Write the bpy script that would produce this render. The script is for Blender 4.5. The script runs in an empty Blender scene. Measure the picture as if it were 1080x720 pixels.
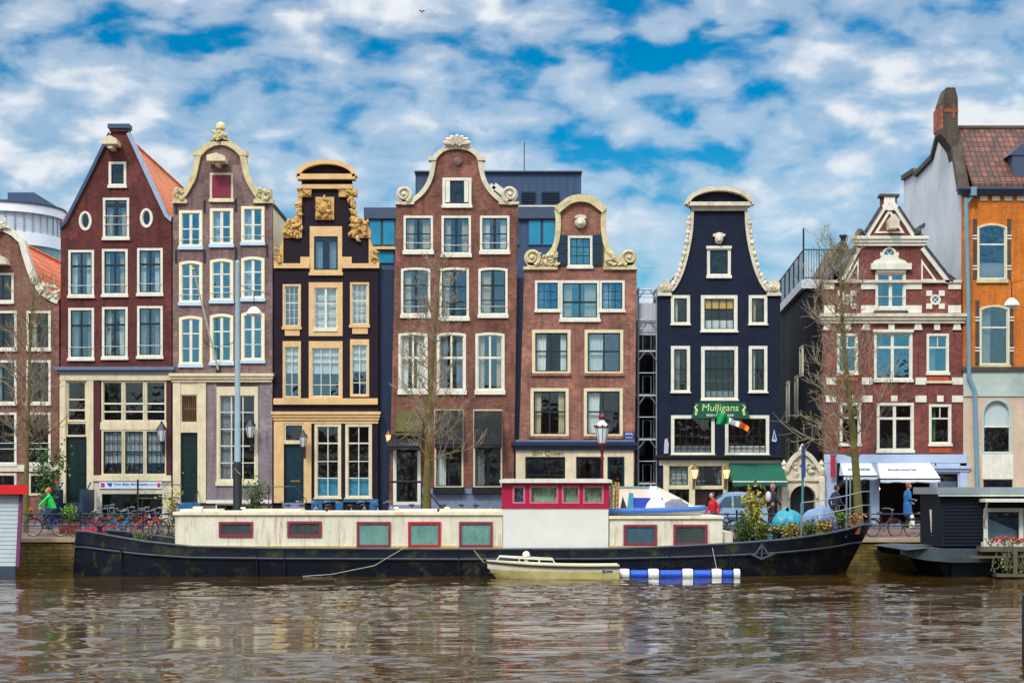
import bpy, bmesh, math, random
import numpy as np
from mathutils import Vector, Matrix
from mathutils.geometry import tessellate_polygon
R = math.radians
random.seed(7)
scene = bpy.context.scene
COL = scene.collection

# ------------------------------------------------------------------ camera, sky, sun, exposure
CAM_H, CAM_D, FPX = 3.1, 75.0, 1800.0
cd = bpy.data.cameras.new('camera'); cam = bpy.data.objects.new('camera', cd); COL.objects.link(cam)
cam.location = (0, -CAM_D, CAM_H); cam.rotation_euler = (R(90), 0, 0)
cd.sensor_width = 36; cd.lens = 60; cd.shift_y = 156 / 1080
cd.clip_start = 0.5; cd.clip_end = 5000
scene.camera = cam
scene.view_settings.view_transform = 'Standard'; scene.view_settings.look = 'None'
scene.view_settings.gamma = 1.0; scene.view_settings.use_curve_mapping = False
scene.view_settings.exposure = -0.16
SUN_EL, SUN_DIR = R(46), Vector((0.32, 0.75, 0))
sd = bpy.data.lights.new('sun', 'SUN'); so = bpy.data.objects.new('sun', sd); COL.objects.link(so)
sd.energy = 2.6; sd.angle = R(9); sd.color = (1.0, 0.96, 0.90)
_d = SUN_DIR.normalized() * math.cos(SUN_EL); _d.z = -math.sin(SUN_EL)
so.rotation_euler = _d.to_track_quat('-Z', 'Y').to_euler()
world = bpy.data.worlds.new('World'); scene.world = world; world.use_nodes = True
def build_sky():
    nt = world.node_tree; N = nt.nodes; L = nt.links
    N.clear()
    out = N.new('ShaderNodeOutputWorld'); bg = N.new('ShaderNodeBackground'); bg.inputs[1].default_value = 0.108
    L.new(bg.outputs[0], out.inputs[0])
    sky = N.new('ShaderNodeTexSky'); sky.sky_type = 'NISHITA'; sky.sun_disc = False
    sky.sun_elevation = SUN_EL; sky.sun_rotation = math.atan2(-SUN_DIR.x, -SUN_DIR.y)
    sky.air_density = 1.0; sky.dust_density = 0.3; sky.ozone_density = 1.5
    tc = N.new('ShaderNodeTexCoord')
    def noise(scale, rot, sc, detail, rough, dist=0.0, loc=(0, 0, 0)):
        mp = N.new('ShaderNodeMapping'); mp.inputs['Scale'].default_value = sc; mp.inputs['Rotation'].default_value = rot
        mp.inputs['Location'].default_value = loc
        L.new(tc.outputs['Generated'], mp.inputs[0])
        n = N.new('ShaderNodeTexNoise'); n.inputs['Scale'].default_value = scale; n.inputs['Detail'].default_value = detail
        n.inputs['Roughness'].default_value = rough; n.inputs['Distortion'].default_value = dist
        L.new(mp.outputs[0], n.inputs['Vector']); return n
    def math_(op, a, b):
        m = N.new('ShaderNodeMath'); m.operation = op
        for i, q in enumerate((a, b)):
            if isinstance(q, (int, float)): m.inputs[i].default_value = q
            else: L.new(q, m.inputs[i])
        return m.outputs[0]
    def ramp(src, stops):
        r = N.new('ShaderNodeValToRGB'); e = r.color_ramp.elements
        r.color_ramp.interpolation = 'EASE'
        e[0].position, e[0].color = stops[0][0], (*stops[0][1], 1); e[1].position, e[1].color = stops[-1][0], (*stops[-1][1], 1)
        for p, c in stops[1:-1]:
            q = e.new(p); q.color = (*c, 1)
        L.new(src, r.inputs[0]); return r.outputs[0]
    big = noise(5.5, (0, R(12), 0), (1, 1, 2.4), 3, 0.5, 0.2, (0.3, 0, 0.1))
    mid = noise(25, (0, R(-14), 0), (1, 1, 2.1), 4, 0.46, 0.3, (0.9, 0, 0.4))
    fine = noise(52, (0, R(-10), 0), (1, 1, 1.9), 4, 0.6, 0.2)
    s = math_('ADD', math_('MULTIPLY', big.outputs[0], 0.50), math_('MULTIPLY', mid.outputs[0], 0.72))
    s = math_('ADD', s, math_('MULTIPLY', fine.outputs[0], 0.13))
    sep = N.new('ShaderNodeSeparateXYZ'); L.new(tc.outputs['Generated'], sep.inputs[0])
    low = math_('MULTIPLY', math_('SUBTRACT', 0.14, sep.outputs[2]), 0.55)   # more cloud towards the horizon
    s = math_('ADD', s, math_('MAXIMUM', low, -0.02))
    high = math_('MAXIMUM', math_('SUBTRACT', sep.outputs[2], 0.27), 0.0)          # unseen overhead cloud closed and brightened to give the water its glints
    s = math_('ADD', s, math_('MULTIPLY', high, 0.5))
    cover = ramp(s, [(0.50, (0, 0, 0)), (0.66, (0.48,) * 3), (0.84, (1, 1, 1))])
    shade = ramp(math_('ADD', math_('MULTIPLY', mid.outputs[0], 0.75), math_('MULTIPLY', fine.outputs[0], 0.25)), [(0.34, (5.9, 7.0, 8.2)), (0.62, (8.6, 9.0, 9.5))])
    hue = N.new('ShaderNodeHueSaturation'); hue.inputs['Saturation'].default_value = 1.8; hue.inputs['Value'].default_value = 1.0
    hue.inputs['Hue'].default_value = 0.494
    L.new(sky.outputs[0], hue.inputs['Color'])
    mx = N.new('ShaderNodeMix'); mx.data_type = 'RGBA'
    L.new(cover, mx.inputs[0]); L.new(hue.outputs[0], mx.inputs[6]); L.new(shade, mx.inputs[7])
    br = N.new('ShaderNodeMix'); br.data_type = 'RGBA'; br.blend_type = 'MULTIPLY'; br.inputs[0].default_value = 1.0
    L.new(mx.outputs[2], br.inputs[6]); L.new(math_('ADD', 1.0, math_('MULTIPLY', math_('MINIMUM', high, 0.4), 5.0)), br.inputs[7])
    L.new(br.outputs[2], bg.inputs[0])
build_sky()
scene.cycles.max_bounces = 6; scene.cycles.transparent_max_bounces = 8
scene.cycles.glossy_bounces = 3; scene.cycles.diffuse_bounces = 3
scene.cycles.use_denoising = True; scene.cycles.sample_clamp_direct = 8; scene.cycles.sample_clamp_indirect = 4
try: scene.cycles.caustics_reflective = False; scene.cycles.caustics_refractive = False
except Exception: pass

# ------------------------------------------------------------------ survey helpers
def fx(px): return (px - 540) / 24.0                     # facade plane, 24 survey units to the metre
def fz(py): return CAM_H - (py - 516) / 24.0
def W(px, py, Y):
    s = FPX / (CAM_D + Y); return ((px - 540) / s, Y, CAM_H - (py - 516) / s)
def lin(c): return tuple(((v / 255) / 12.92 if v / 255 <= 0.04045 else ((v / 255 + 0.055) / 1.055) ** 2.4) for v in c)

# ------------------------------------------------------------------ mesh helper
class MB:
    def __init__(s, auto=False): s.v = []; s.f = []; s.m = []; s.cur = 0; s.auto = auto; s.piece = 0; s.pc = []
    def next(s): s.piece += 1; return s                        # what follows becomes a part of its own
    def add(s, vs, fs):
        if s.auto: s.piece += 1
        b = len(s.v); s.v += [tuple(q) for q in vs]
        for f in fs: s.f.append(tuple(b + i for i in f)); s.m.append(s.cur); s.pc.append(s.piece)
    def box(s, x0, x1, y0, y1, z0, z1):
        s.add([(x0,y0,z0),(x1,y0,z0),(x1,y1,z0),(x0,y1,z0),(x0,y0,z1),(x1,y0,z1),(x1,y1,z1),(x0,y1,z1)],
              [(0,3,2,1),(4,5,6,7),(0,1,5,4),(1,2,6,5),(2,3,7,6),(3,0,4,7)]); return s
    def slab(s, outer, a, b, holes=(), ax='xz'):
        loops = [list(outer)] + [list(h) for h in holes]
        flat = [p for l in loops for p in l]; n = len(flat)
        tris = tessellate_polygon([[Vector((p[0], p[1], 0)) for p in l] for l in loops])
        def mk(p, t):
            return (p[0], t, p[1]) if ax == 'xz' else ((p[0], p[1], t) if ax == 'xy' else (t, p[0], p[1]))
        vs = [mk(p, a) for p in flat] + [mk(p, b) for p in flat]
        fs = [tuple(t) for t in tris] + [tuple(i + n for i in reversed(t)) for t in tris]
        o = 0
        for l in loops:
            k = len(l)
            for i in range(k):
                j = (i + 1) % k; fs.append((o + i, o + j, o + j + n, o + i + n))
            o += k
        s.add(vs, fs); return s
    def tube(s, pts, r, n=6, cap=True):
        pts = [Vector(p) for p in pts]; rr = r if isinstance(r, (list, tuple)) else [r] * len(pts)
        vs = []; fs = []; up = None
        for i, p in enumerate(pts):
            t = (pts[min(i + 1, len(pts) - 1)] - pts[max(i - 1, 0)])
            if t.length < 1e-9: t = Vector((0, 0, 1))
            t.normalize()
            if up is None: up = t.orthogonal().normalized()
            else:
                up = up - t * up.dot(t)
                up = up.normalized() if up.length > 1e-6 else t.orthogonal().normalized()
            w = t.cross(up)
            for k in range(n):
                a = 2 * math.pi * k / n; vs.append(p + (up * math.cos(a) + w * math.sin(a)) * rr[i])
        for i in range(len(pts) - 1):
            for k in range(n):
                k2 = (k + 1) % n; fs.append((i*n+k, i*n+k2, (i+1)*n+k2, (i+1)*n+k))
        if cap:
            fs.append(tuple(range(n - 1, -1, -1))); m = (len(pts) - 1) * n; fs.append(tuple(range(m, m + n)))
        s.add(vs, fs); return s
    def bar(s, a, b, w, h=None):                              # square bar between two points
        a = Vector(a); b = Vector(b); t = (b - a).normalized(); h = h or w
        u = Vector((0, 0, 1)) if abs(t.z) < 0.95 else Vector((0, 1, 0))
        sd_ = t.cross(u).normalized(); u = sd_.cross(t)
        q = [(-w/2, -h/2), (w/2, -h/2), (w/2, h/2), (-w/2, h/2)]
        s.add([a + sd_*x + u*z for x, z in q] + [b + sd_*x + u*z for x, z in q],
              [(3,2,1,0),(4,5,6,7),(0,1,5,4),(1,2,6,5),(2,3,7,6),(3,0,4,7)]); return s
    def ball(s, c, r, nu=10, nv=7, jit=0.0):
        rx, ry, rz = r if isinstance(r, (tuple, list)) else (r, r, r)
        vs = [(c[0], c[1], c[2] - rz)]
        for j in range(1, nv):
            p = -math.pi / 2 + math.pi * j / nv
            for i in range(nu):
                a = 2 * math.pi * i / nu; q = 1 + random.uniform(-jit, jit)
                vs.append((c[0] + rx*q*math.cos(p)*math.cos(a), c[1] + ry*q*math.cos(p)*math.sin(a), c[2] + rz*q*math.sin(p)))
        vs.append((c[0], c[1], c[2] + rz)); top = len(vs) - 1; fs = []
        for i in range(nu):
            k = (i + 1) % nu; fs.append((0, 1 + k, 1 + i)); fs.append((top, 1 + (nv-2)*nu + i, 1 + (nv-2)*nu + k))
            for j in range(nv - 2): fs.append((1+j*nu+i, 1+j*nu+k, 1+(j+1)*nu+k, 1+(j+1)*nu+i))
        s.add(vs, fs); return s
    def lathe(s, prof, c=(0, 0, 0), n=12, axis='z'):
        vs = []; fs = []
        for r, z in prof:
            for k in range(n):
                a = 2 * math.pi * k / n; x, y = r*math.cos(a), r*math.sin(a)
                vs.append((c[0]+x, c[1]+y, c[2]+z) if axis == 'z' else ((c[0]+x, c[1]+z, c[2]+y) if axis == 'y' else (c[0]+z, c[1]+x, c[2]+y)))
        m = len(prof)
        for i in range(m - 1):
            for k in range(n):
                q = (k + 1) % n; fs.append((i*n+k, i*n+q, (i+1)*n+q, (i+1)*n+k))
        fs.append(tuple(range(n-1, -1, -1))); fs.append(tuple(range((m-1)*n, m*n)))
        s.add(vs, fs); return s
    def torus(s, c, Rr, r, n=24, k=6, axis='y'):
        pts = []
        vs = []; fs = []
        for i in range(n):
            a = 2*math.pi*i/n
            for j in range(k):
                b = 2*math.pi*j/k; d = Rr + r*math.cos(b); h = r*math.sin(b)
                if axis == 'y': vs.append((c[0]+d*math.cos(a), c[1]+h, c[2]+d*math.sin(a)))
                else: vs.append((c[0]+d*math.cos(a), c[1]+d*math.sin(a), c[2]+h))
        for i in range(n):
            for j in range(k):
                i2, j2 = (i+1) % n, (j+1) % k; fs.append((i*k+j, i2*k+j, i2*k+j2, i*k+j2))
        s.add(vs, fs); return s
    def grid(s, rows):                                        # rows of points -> quads
        m = len(rows[0]); vs = [p for r in rows for p in r]
        s.add(vs, [(i*m+j, i*m+j+1, (i+1)*m+j+1, (i+1)*m+j) for i in range(len(rows)-1) for j in range(m-1)]); return s
    def xform(s, M):
        s.v = [tuple(M @ Vector(p)) for p in s.v]; return s

def off(o):
    v = Vector((0, 0, 0))
    while o is not None: v += o.location; o = o.parent
    return v
def obj(name, mb, mat, parent=None, smooth=False, recalc=True, at=None):
    if len(set(mb.pc)) > 1:                                    # several pieces: one object each
        first = None
        for p in sorted(set(mb.pc)):
            q = MB(); mp = {}
            for f, m_, k in zip(mb.f, mb.m, mb.pc):
                if k == p:
                    for i in f:
                        if i not in mp: mp[i] = len(q.v); q.v.append(mb.v[i])
                    q.f.append(tuple(mp[i] for i in f)); q.m.append(m_); q.pc.append(0)
            o = obj(name, q, mat, parent, smooth, recalc, at); first = first or o
        return first
    me = bpy.data.meshes.new(name); d = off(parent) if parent else Vector(at or (0, 0, 0))
    me.from_pydata([(p[0]-d.x, p[1]-d.y, p[2]-d.z) for p in mb.v], [], mb.f)
    mats = mat if isinstance(mat, (list, tuple)) else [mat]
    for m in mats: me.materials.append(m)
    if len(mats) > 1: me.polygons.foreach_set('material_index', mb.m)
    if recalc:
        bm = bmesh.new(); bm.from_mesh(me); bmesh.ops.recalc_face_normals(bm, faces=bm.faces); bm.to_mesh(me); bm.free()
    if smooth:
        me.polygons.foreach_set('use_smooth', [True] * len(me.polygons)); me.set_sharp_from_angle(angle=R(40))
    o = bpy.data.objects.new(name, me); COL.objects.link(o)
    if parent: o.parent = parent
    else: o.location = d
    return o
def tag(o, label=None, cat=None, group=None, kind=None):
    if label: o['label'] = label
    if cat: o['category'] = cat
    if group: o['group'] = group
    if kind: o['kind'] = kind
    return o
def thing(name, loc, label, cat, group=None, rz=0):
    o = bpy.data.objects.new(name, None); COL.objects.link(o); o.location = loc; o.rotation_euler = (0, 0, rz)
    o.empty_display_size = 0.3
    return tag(o, label, cat, group)
def kids(o): return [c for c in bpy.data.objects if c.parent == o]
def clone(root, loc, rz=0, label=None, scale=1.0):
    c = root.copy(); COL.objects.link(c); c.location = loc; c.rotation_euler = (0, 0, rz); c.scale = (scale,) * 3
    if label: c['label'] = label
    for ch in KIDS[root.name]:
        d = ch.copy(); COL.objects.link(d); d.parent = c
        for g in KIDS.get(ch.name, ()):
            e = g.copy(); COL.objects.link(e); e.parent = d
    return c
KIDS = {}
def remember(root):
    KIDS[root.name] = kids(root)
    for k in KIDS[root.name]: KIDS[k.name] = kids(k)

def smooth_path(pts, n=6):                                     # Catmull-Rom through the points
    P = [Vector((p[0], p[1])) if len(p) == 2 else Vector(p) for p in pts]; out = []
    for i in range(len(P) - 1):
        a, b, c, d = P[max(i-1, 0)], P[i], P[i+1], P[min(i+2, len(P)-1)]
        for k in range(n):
            t = k / n
            out.append(0.5 * ((2*b) + (c-a)*t + (2*a-5*b+4*c-d)*t*t + (3*b-a-3*c+d)*t**3))
    out.append(P[-1]); return [tuple(p) for p in out]
def ell(cx, cz, rx, rz, n=20): return [(cx + rx*math.cos(2*math.pi*i/n), cz + rz*math.sin(2*math.pi*i/n)) for i in range(n)]
def archrect(x0, z0, x1, z1, rise=0.0, n=8):                   # rectangle with an arched head
    if rise <= 0: return [(x0, z0), (x1, z0), (x1, z1), (x0, z1)]
    w = (x1 - x0) / 2; rr = (w*w + rise*rise) / (2*rise); cx, cz = (x0+x1)/2, z1 - rr; a0 = math.asin(min(1, w / rr))
    if rise > w * 0.98: a0 = math.pi / 2
    return [(x0, z0), (x1, z0)] + [(cx + rr*math.sin(a0 - 2*a0*i/n), cz + rr*math.cos(a0 - 2*a0*i/n)) for i in range(n + 1)]
def band(mb, pts, wo, wi, y0, y1):                             # strip of given width along an x,z path, extruded in y
    P = [Vector(p) for p in pts]; A = []; B = []
    for i, p in enumerate(P):
        t = (P[min(i+1, len(P)-1)] - P[max(i-1, 0)]).normalized(); nrm = Vector((-t.y, t.x))
        A.append(p + nrm*wo); B.append(p - nrm*wi)
    for i in range(len(P) - 1):
        q = [A[i], A[i+1], B[i+1], B[i]]
        vs = [(p.x, y0, p.y) for p in q] + [(p.x, y1, p.y) for p in q]
        fs = [(0,1,2,3), (7,6,5,4), (0,4,5,1), (2,6,7,3)]
        if i == 0: fs.append((0, 3, 7, 4))
        if i == len(P) - 2: fs.append((1, 5, 6, 2))
        mb.add(vs, fs)
    return mb
# ------------------------------------------------------------------ materials
MATS = {}
def _base(name):
    m = bpy.data.materials.new(name); m.use_nodes = True; nt = m.node_tree
    return m, nt, nt.nodes['Principled BSDF']
def _node(nt, t, **kw):
    n = nt.nodes.new(t)
    for k, v in kw.items(): setattr(n, k, v)
    return n
def _noise(nt, vec, scale, detail=5, rough=0.6):
    n = _node(nt, 'ShaderNodeTexNoise'); n.inputs['Scale'].default_value = scale; n.inputs['Detail'].default_value = detail
    n.inputs['Roughness'].default_value = rough
    if vec is not None: nt.links.new(vec, n.inputs['Vector'])
    return n.outputs[0]
def _ramp(nt, src, a, b, ca=0.0, cb=1.0):
    r = _node(nt, 'ShaderNodeMapRange'); r.inputs[1].default_value = a; r.inputs[2].default_value = b
    r.inputs[3].default_value = ca; r.inputs[4].default_value = cb; nt.links.new(src, r.inputs[0]); return r.outputs[0]
def _mix(nt, fac, a, b, mode='MIX'):
    m = _node(nt, 'ShaderNodeMix', data_type='RGBA', blend_type=mode)
    for i, q in ((0, fac), (6, a), (7, b)):
        if isinstance(q, (int, float)): m.inputs[i].default_value = q
        elif isinstance(q, tuple): m.inputs[i].default_value = (*q, 1)
        else: nt.links.new(q, m.inputs[i])
    return m.outputs[2]
def _bump(nt, src, bsdf, strength, dist=0.02):
    b = _node(nt, 'ShaderNodeBump'); b.inputs['Strength'].default_value = strength; b.inputs['Distance'].default_value = dist
    nt.links.new(src, b.inputs['Height']); nt.links.new(b.outputs[0], bsdf.inputs['Normal'])
def paint(name, c, rough=0.55, var=0.25, scale=2.5, stain=None, stain_amt=0.5, metal=0.0, bump=0.15, streak=False, spec=0.5):
    if name in MATS: return MATS[name]
    m, nt, b = _base(name); c = lin(c)
    tc = _node(nt, 'ShaderNodeTexCoord'); vec = tc.outputs['Object']
    n1 = _noise(nt, vec, scale, 6, 0.65); n2 = _noise(nt, vec, scale * 9, 4, 0.6)
    k1 = _ramp(nt, n1, 0.3, 0.72, 1 - var, 1 + var * 0.6); k2 = _ramp(nt, n2, 0.3, 0.7, 1 - var*0.5, 1 + var*0.35)
    mul = _node(nt, 'ShaderNodeMath', operation='MULTIPLY'); nt.links.new(k1, mul.inputs[0]); nt.links.new(k2, mul.inputs[1])
    col = _mix(nt, 1.0, c, mul.outputs[0], 'MULTIPLY')
    if stain:
        mp = _node(nt, 'ShaderNodeMapping'); mp.inputs['Scale'].default_value = (5, 5, 0.45) if streak else (1, 1, 1)
        nt.links.new(vec, mp.inputs[0]); n3 = _noise(nt, mp.outputs[0], 1.6, 6, 0.7)
        col = _mix(nt, _ramp(nt, n3, 0.52, 0.75, 0, stain_amt), col, lin(stain))
    nt.links.new(col, b.inputs['Base Color'])
    b.inputs['Metallic'].default_value = metal; b.inputs['Specular IOR Level'].default_value = spec
    nt.links.new(_ramp(nt, n2, 0.3, 0.7, max(0.02, rough - 0.12), min(1, rough + 0.12)), b.inputs['Roughness'])
    if bump: _bump(nt, n2, b, bump, 0.015)
    MATS[name] = m; return m
def brick(name, c1, c2, mortar, bw=0.22, rh=0.07, var=0.35, stain=None, rough=0.85, mort=0.008):
    m, nt, b = _base(name)
    tc = _node(nt, 'ShaderNodeTexCoord'); sp = _node(nt, 'ShaderNodeSeparateXYZ'); nt.links.new(tc.outputs['Object'], sp.inputs[0])
    ad = _node(nt, 'ShaderNodeMath', operation='ADD'); nt.links.new(sp.outputs[0], ad.inputs[0]); nt.links.new(sp.outputs[1], ad.inputs[1])
    cb = _node(nt, 'ShaderNodeCombineXYZ'); nt.links.new(ad.outputs[0], cb.inputs[0]); nt.links.new(sp.outputs[2], cb.inputs[1])
    t = _node(nt, 'ShaderNodeTexBrick'); nt.links.new(cb.outputs[0], t.inputs['Vector'])
    t.inputs['Color1'].default_value = (*lin(c1), 1); t.inputs['Color2'].default_value = (*lin(c2), 1); t.inputs['Mortar'].default_value = (*lin(mortar), 1)
    t.inputs['Scale'].default_value = 1; t.inputs['Mortar Size'].default_value = mort; t.inputs['Brick Width'].default_value = bw
    t.inputs['Row Height'].default_value = rh; t.inputs['Bias'].default_value = 0.0
    vec = tc.outputs['Object']
    n1 = _noise(nt, vec, 0.8, 7, 0.7); n2 = _noise(nt, vec, 6, 5, 0.7)
    mp = _node(nt, 'ShaderNodeMapping'); mp.inputs['Scale'].default_value = (2.4, 2.4, 0.35); nt.links.new(vec, mp.inputs[0])
    n3 = _noise(nt, mp.outputs[0], 1.2, 6, 0.7)
    col = _mix(nt, 1.0, t.outputs[0], _ramp(nt, n1, 0.3, 0.7, 1 - var, 1 + var*0.7), 'MULTIPLY')
    col = _mix(nt, 1.0, col, _ramp(nt, n2, 0.3, 0.7, 1 - var*0.6, 1 + var*0.5), 'MULTIPLY')
    col = _mix(nt, _ramp(nt, n3, 0.48, 0.70, 0, 0.6), col, lin(stain or tuple(v*0.5 for v in c1)))
    n4 = _noise(nt, vec, 0.55, 8, 0.75)                             # repointed and rebuilt patches
    col = _mix(nt, _ramp(nt, n4, 0.555, 0.61, 0, 0.4), col, lin(tuple(min(255, v*1.28 + 8) for v in c2)))
    nt.links.new(col, b.inputs['Base Color']); b.inputs['Roughness'].default_value = rough
    _bump(nt, t.outputs[1], b, 0.35, 0.01); b.inputs['Specular IOR Level'].default_value = 0.25
    for l in list(nt.links):
        if l.to_node.type == 'BUMP' and l.to_socket.name == 'Height': pass
    MATS[name] = m; return m
def tiles(name, c1, c2, along='y', w=0.26, h=0.34):
    m, nt, b = _base(name)
    tc = _node(nt, 'ShaderNodeTexCoord'); sp = _node(nt, 'ShaderNodeSeparateXYZ'); nt.links.new(tc.outputs['Object'], sp.inputs[0])
    cb = _node(nt, 'ShaderNodeCombineXYZ'); nt.links.new(sp.outputs[1 if along == 'y' else 0], cb.inputs[0]); nt.links.new(sp.outputs[2], cb.inputs[1])
    t = _node(nt, 'ShaderNodeTexBrick'); nt.links.new(cb.outputs[0], t.inputs['Vector']); t.offset = 0.0
    t.inputs['Color1'].default_value = (*lin(c1), 1); t.inputs['Color2'].default_value = (*lin(c2), 1)
    t.inputs['Mortar'].default_value = (*lin(tuple(v*0.45 for v in c1)), 1)
    t.inputs['Scale'].default_value = 1; t.inputs['Mortar Size'].default_value = 0.022; t.inputs['Mortar Smooth'].default_value = 0.6
    t.inputs['Brick Width'].default_value = w; t.inputs['Row Height'].default_value = h
    n1 = _noise(nt, tc.outputs['Object'], 1.2, 6, 0.7)
    col = _mix(nt, 1.0, t.outputs[0], _ramp(nt, n1, 0.3, 0.7, 0.65, 1.25), 'MULTIPLY')
    n2 = _noise(nt, tc.outputs['Object'], 3.1, 6, 0.7)
    col = _mix(nt, _ramp(nt, n2, 0.56, 0.75, 0, 0.5), col, lin((70, 62, 45)))
    nt.links.new(col, b.inputs['Base Color']); b.inputs['Roughness'].default_value = 0.75
    inv = _node(nt, 'ShaderNodeMath', operation='SUBTRACT'); inv.inputs[0].default_value = 1; nt.links.new(t.outputs[1], inv.inputs[1])
    _bump(nt, inv.outputs[0], b, 0.8, 0.04); MATS[name] = m; return m
def glass(name, tint, refl, body=0.98, wob=0.12):
    m, nt, b = _base(name); nt.nodes.remove(b); out = nt.nodes['Material Output']
    tc = _node(nt, 'ShaderNodeTexCoord')
    gl = _node(nt, 'ShaderNodeBsdfGlossy'); gl.inputs['Color'].default_value = (*tint, 1); gl.inputs['Roughness'].default_value = 0.02
    tr = _node(nt, 'ShaderNodeBsdfTransparent'); tr.inputs['Color'].default_value = (body*0.97, body, body*0.99, 1)
    bp = _node(nt, 'ShaderNodeBump'); bp.inputs['Strength'].default_value = wob; bp.inputs['Distance'].default_value = 0.05
    nt.links.new(_noise(nt, tc.outputs['Object'], 1.6, 2, 0.5), bp.inputs['Height']); nt.links.new(bp.outputs[0], gl.inputs['Normal'])
    mx = _node(nt, 'ShaderNodeMixShader')
    fr = _node(nt, 'ShaderNodeLayerWeight'); fr.inputs[0].default_value = 0.5       # Schlick, the same from both sides
    pw = _node(nt, 'ShaderNodeMath', operation='POWER'); nt.links.new(fr.outputs['Facing'], pw.inputs[0]); pw.inputs[1].default_value = 5
    nt.links.new(_ramp(nt, pw.outputs[0], 0.0, 1.0, refl + 0.04, 1.0), mx.inputs[0])
    nt.links.new(tr.outputs[0], mx.inputs[1]); nt.links.new(gl.outputs[0], mx.inputs[2]); nt.links.new(mx.outputs[0], out.inputs[0])
    MATS[name] = m; return m
def glow(name, c, s):
    m, nt, b = _base(name); b.inputs['Base Color'].default_value = (*lin(c), 1)
    b.inputs['Emission Color'].default_value = (*lin(c), 1); b.inputs['Emission Strength'].default_value = s; MATS[name] = m; return m

BR_A = brick('brown brick', (118, 74, 62), (142, 96, 80), (120, 100, 88))
BR_B = brick('oxblood brick', (88, 42, 40), (108, 54, 50), (96, 60, 56), var=0.3)
BR_C = brick('mauve brick', (116, 92, 90), (138, 110, 104), (126, 110, 106), var=0.32)
BR_C2 = brick('lavender brick', (126, 112, 116), (142, 128, 130), (132, 120, 122), var=0.15)
BR_E = brick('russet brick', (112, 68, 54), (140, 88, 72), (128, 100, 86), var=0.42)
BR_F = brick('rose brick', (132, 82, 68), (160, 104, 86), (146, 120, 106), var=0.42)
BR_H = brick('crimson brick', (112, 56, 52), (138, 76, 66), (122, 84, 76), var=0.36)
BR_O = brick('bright orange brick panel', (196, 78, 38), (176, 66, 34), (170, 110, 80), var=0.2)
BR_I = brick('orange brick', (218, 124, 38), (202, 108, 34), (178, 112, 62), var=0.22)
BR_Q = brick('quay masonry', (128, 104, 50), (92, 80, 42), (62, 54, 36), bw=0.5, rh=0.13, var=0.5, stain=(60, 66, 24), mort=0.014)
BR_S = brick('street clinker', (128, 96, 84), (112, 88, 80), (92, 84, 78), bw=0.2, rh=0.1)
BR_CH = brick('chimney brick', (92, 78, 66), (74, 66, 58), (90, 82, 74), var=0.3)
T_RED = tiles('red pantiles', (244, 140, 76), (236, 112, 58))
T_BR = tiles('brown pantiles', (128, 78, 58), (74, 54, 48), 'x', 0.24, 0.27)
T_DK = tiles('slate tiles', (70, 70, 78), (56, 58, 66))
CREAM = paint('cream paint', (222, 206, 168), 0.5, 0.16, stain=(138, 120, 84), stain_amt=0.5, streak=True)
STONE = paint('cream stone', (214, 198, 150), 0.8, 0.3, 3, stain=(112, 100, 70), stain_amt=0.7, bump=0.5)
STONE2 = paint('pale sandstone', (216, 204, 178), 0.8, 0.25, 3, stain=(130, 116, 90), stain_amt=0.6, bump=0.4)
WHITE = paint('white paint', (226, 220, 200), 0.5, 0.14, stain=(150, 142, 120), stain_amt=0.45, streak=True)
OCHRE = paint('ochre paint', (222, 182, 124), 0.55, 0.15, stain=(160, 118, 66), stain_amt=0.4)
OCHRE_S = paint('ochre stone', (218, 172, 100), 0.8, 0.35, 5, stain=(120, 84, 44), stain_amt=0.7, bump=0.6)
BLACKW = paint('aubergine wall paint', (36, 24, 34), 0.7, 0.35, 1.5, bump=0.3, spec=0.2)
NAVYW = paint('navy wall paint', (21, 30, 50), 0.65, 0.38, 1.6, stain=(30, 34, 42), stain_amt=0.7, bump=0.3, spec=0.2)
LEAD = paint('lead grey', (104, 112, 134), 0.5, 0.2)
DKBLUE = paint('dark blue gloss', (24, 40, 66), 0.35, 0.2)
BLACK = paint('black paint', (24, 25, 28), 0.4, 0.2)
SASHD = paint('dark green sash', (22, 36, 40), 0.35, 0.2)
DGREEN = paint('bottle green door', (18, 42, 40), 0.3, 0.2)
TEALD = paint('teal door', (18, 48, 62), 0.3, 0.2)
BLUESTEP = paint('blue step paint', (40, 62, 92), 0.5, 0.25)
BLUEPL = paint('bright blue plinth', (32, 98, 148), 0.5, 0.2)
REDSH = paint('magenta red shutter', (128, 22, 50), 0.5, 0.15)
OXRED = paint('oxblood paint', (78, 26, 30), 0.45, 0.2)
BRASS = paint('brass', (200, 160, 70), 0.3, 0.1, metal=1.0, bump=0)
GRATE = paint('bronze grate', (120, 86, 50), 0.5, 0.3)
GSTONE = paint('blue grey stone', (128, 136, 158), 0.8, 0.25, 2, stain=(92, 96, 110), stain_amt=0.5, bump=0.4)
PANEL_N = paint('navy metal panel', (52, 76, 106), 0.45, 0.12, 0.8)
PANEL_D = paint('dark grey panel', (64, 74, 96), 0.5, 0.15)
CURT = paint('white curtain', (226, 226, 220), 0.9, 0.1, bump=0)
CURTY = paint('beige curtain', (212, 190, 150), 0.9, 0.15, bump=0)
CURTG = paint('grey curtain', (140, 142, 146), .9, .15, bump=0); CURTB = paint('dusty blue curtain', (120, 140, 160), .9, .15, bump=0)
BLIND = paint('white blind', (232, 236, 236), 0.8, 0.06, bump=0)
GLS = glass('sky glass', (0.5, 0.82, 1.0), 0.10)  # blue of the mirrored sky is put into the gloss colour
GLD = glass('dark glass', (0.8, 0.95, 1.0), 0.01)  # reflects less, standing in for panes that mirror no sky
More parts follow.
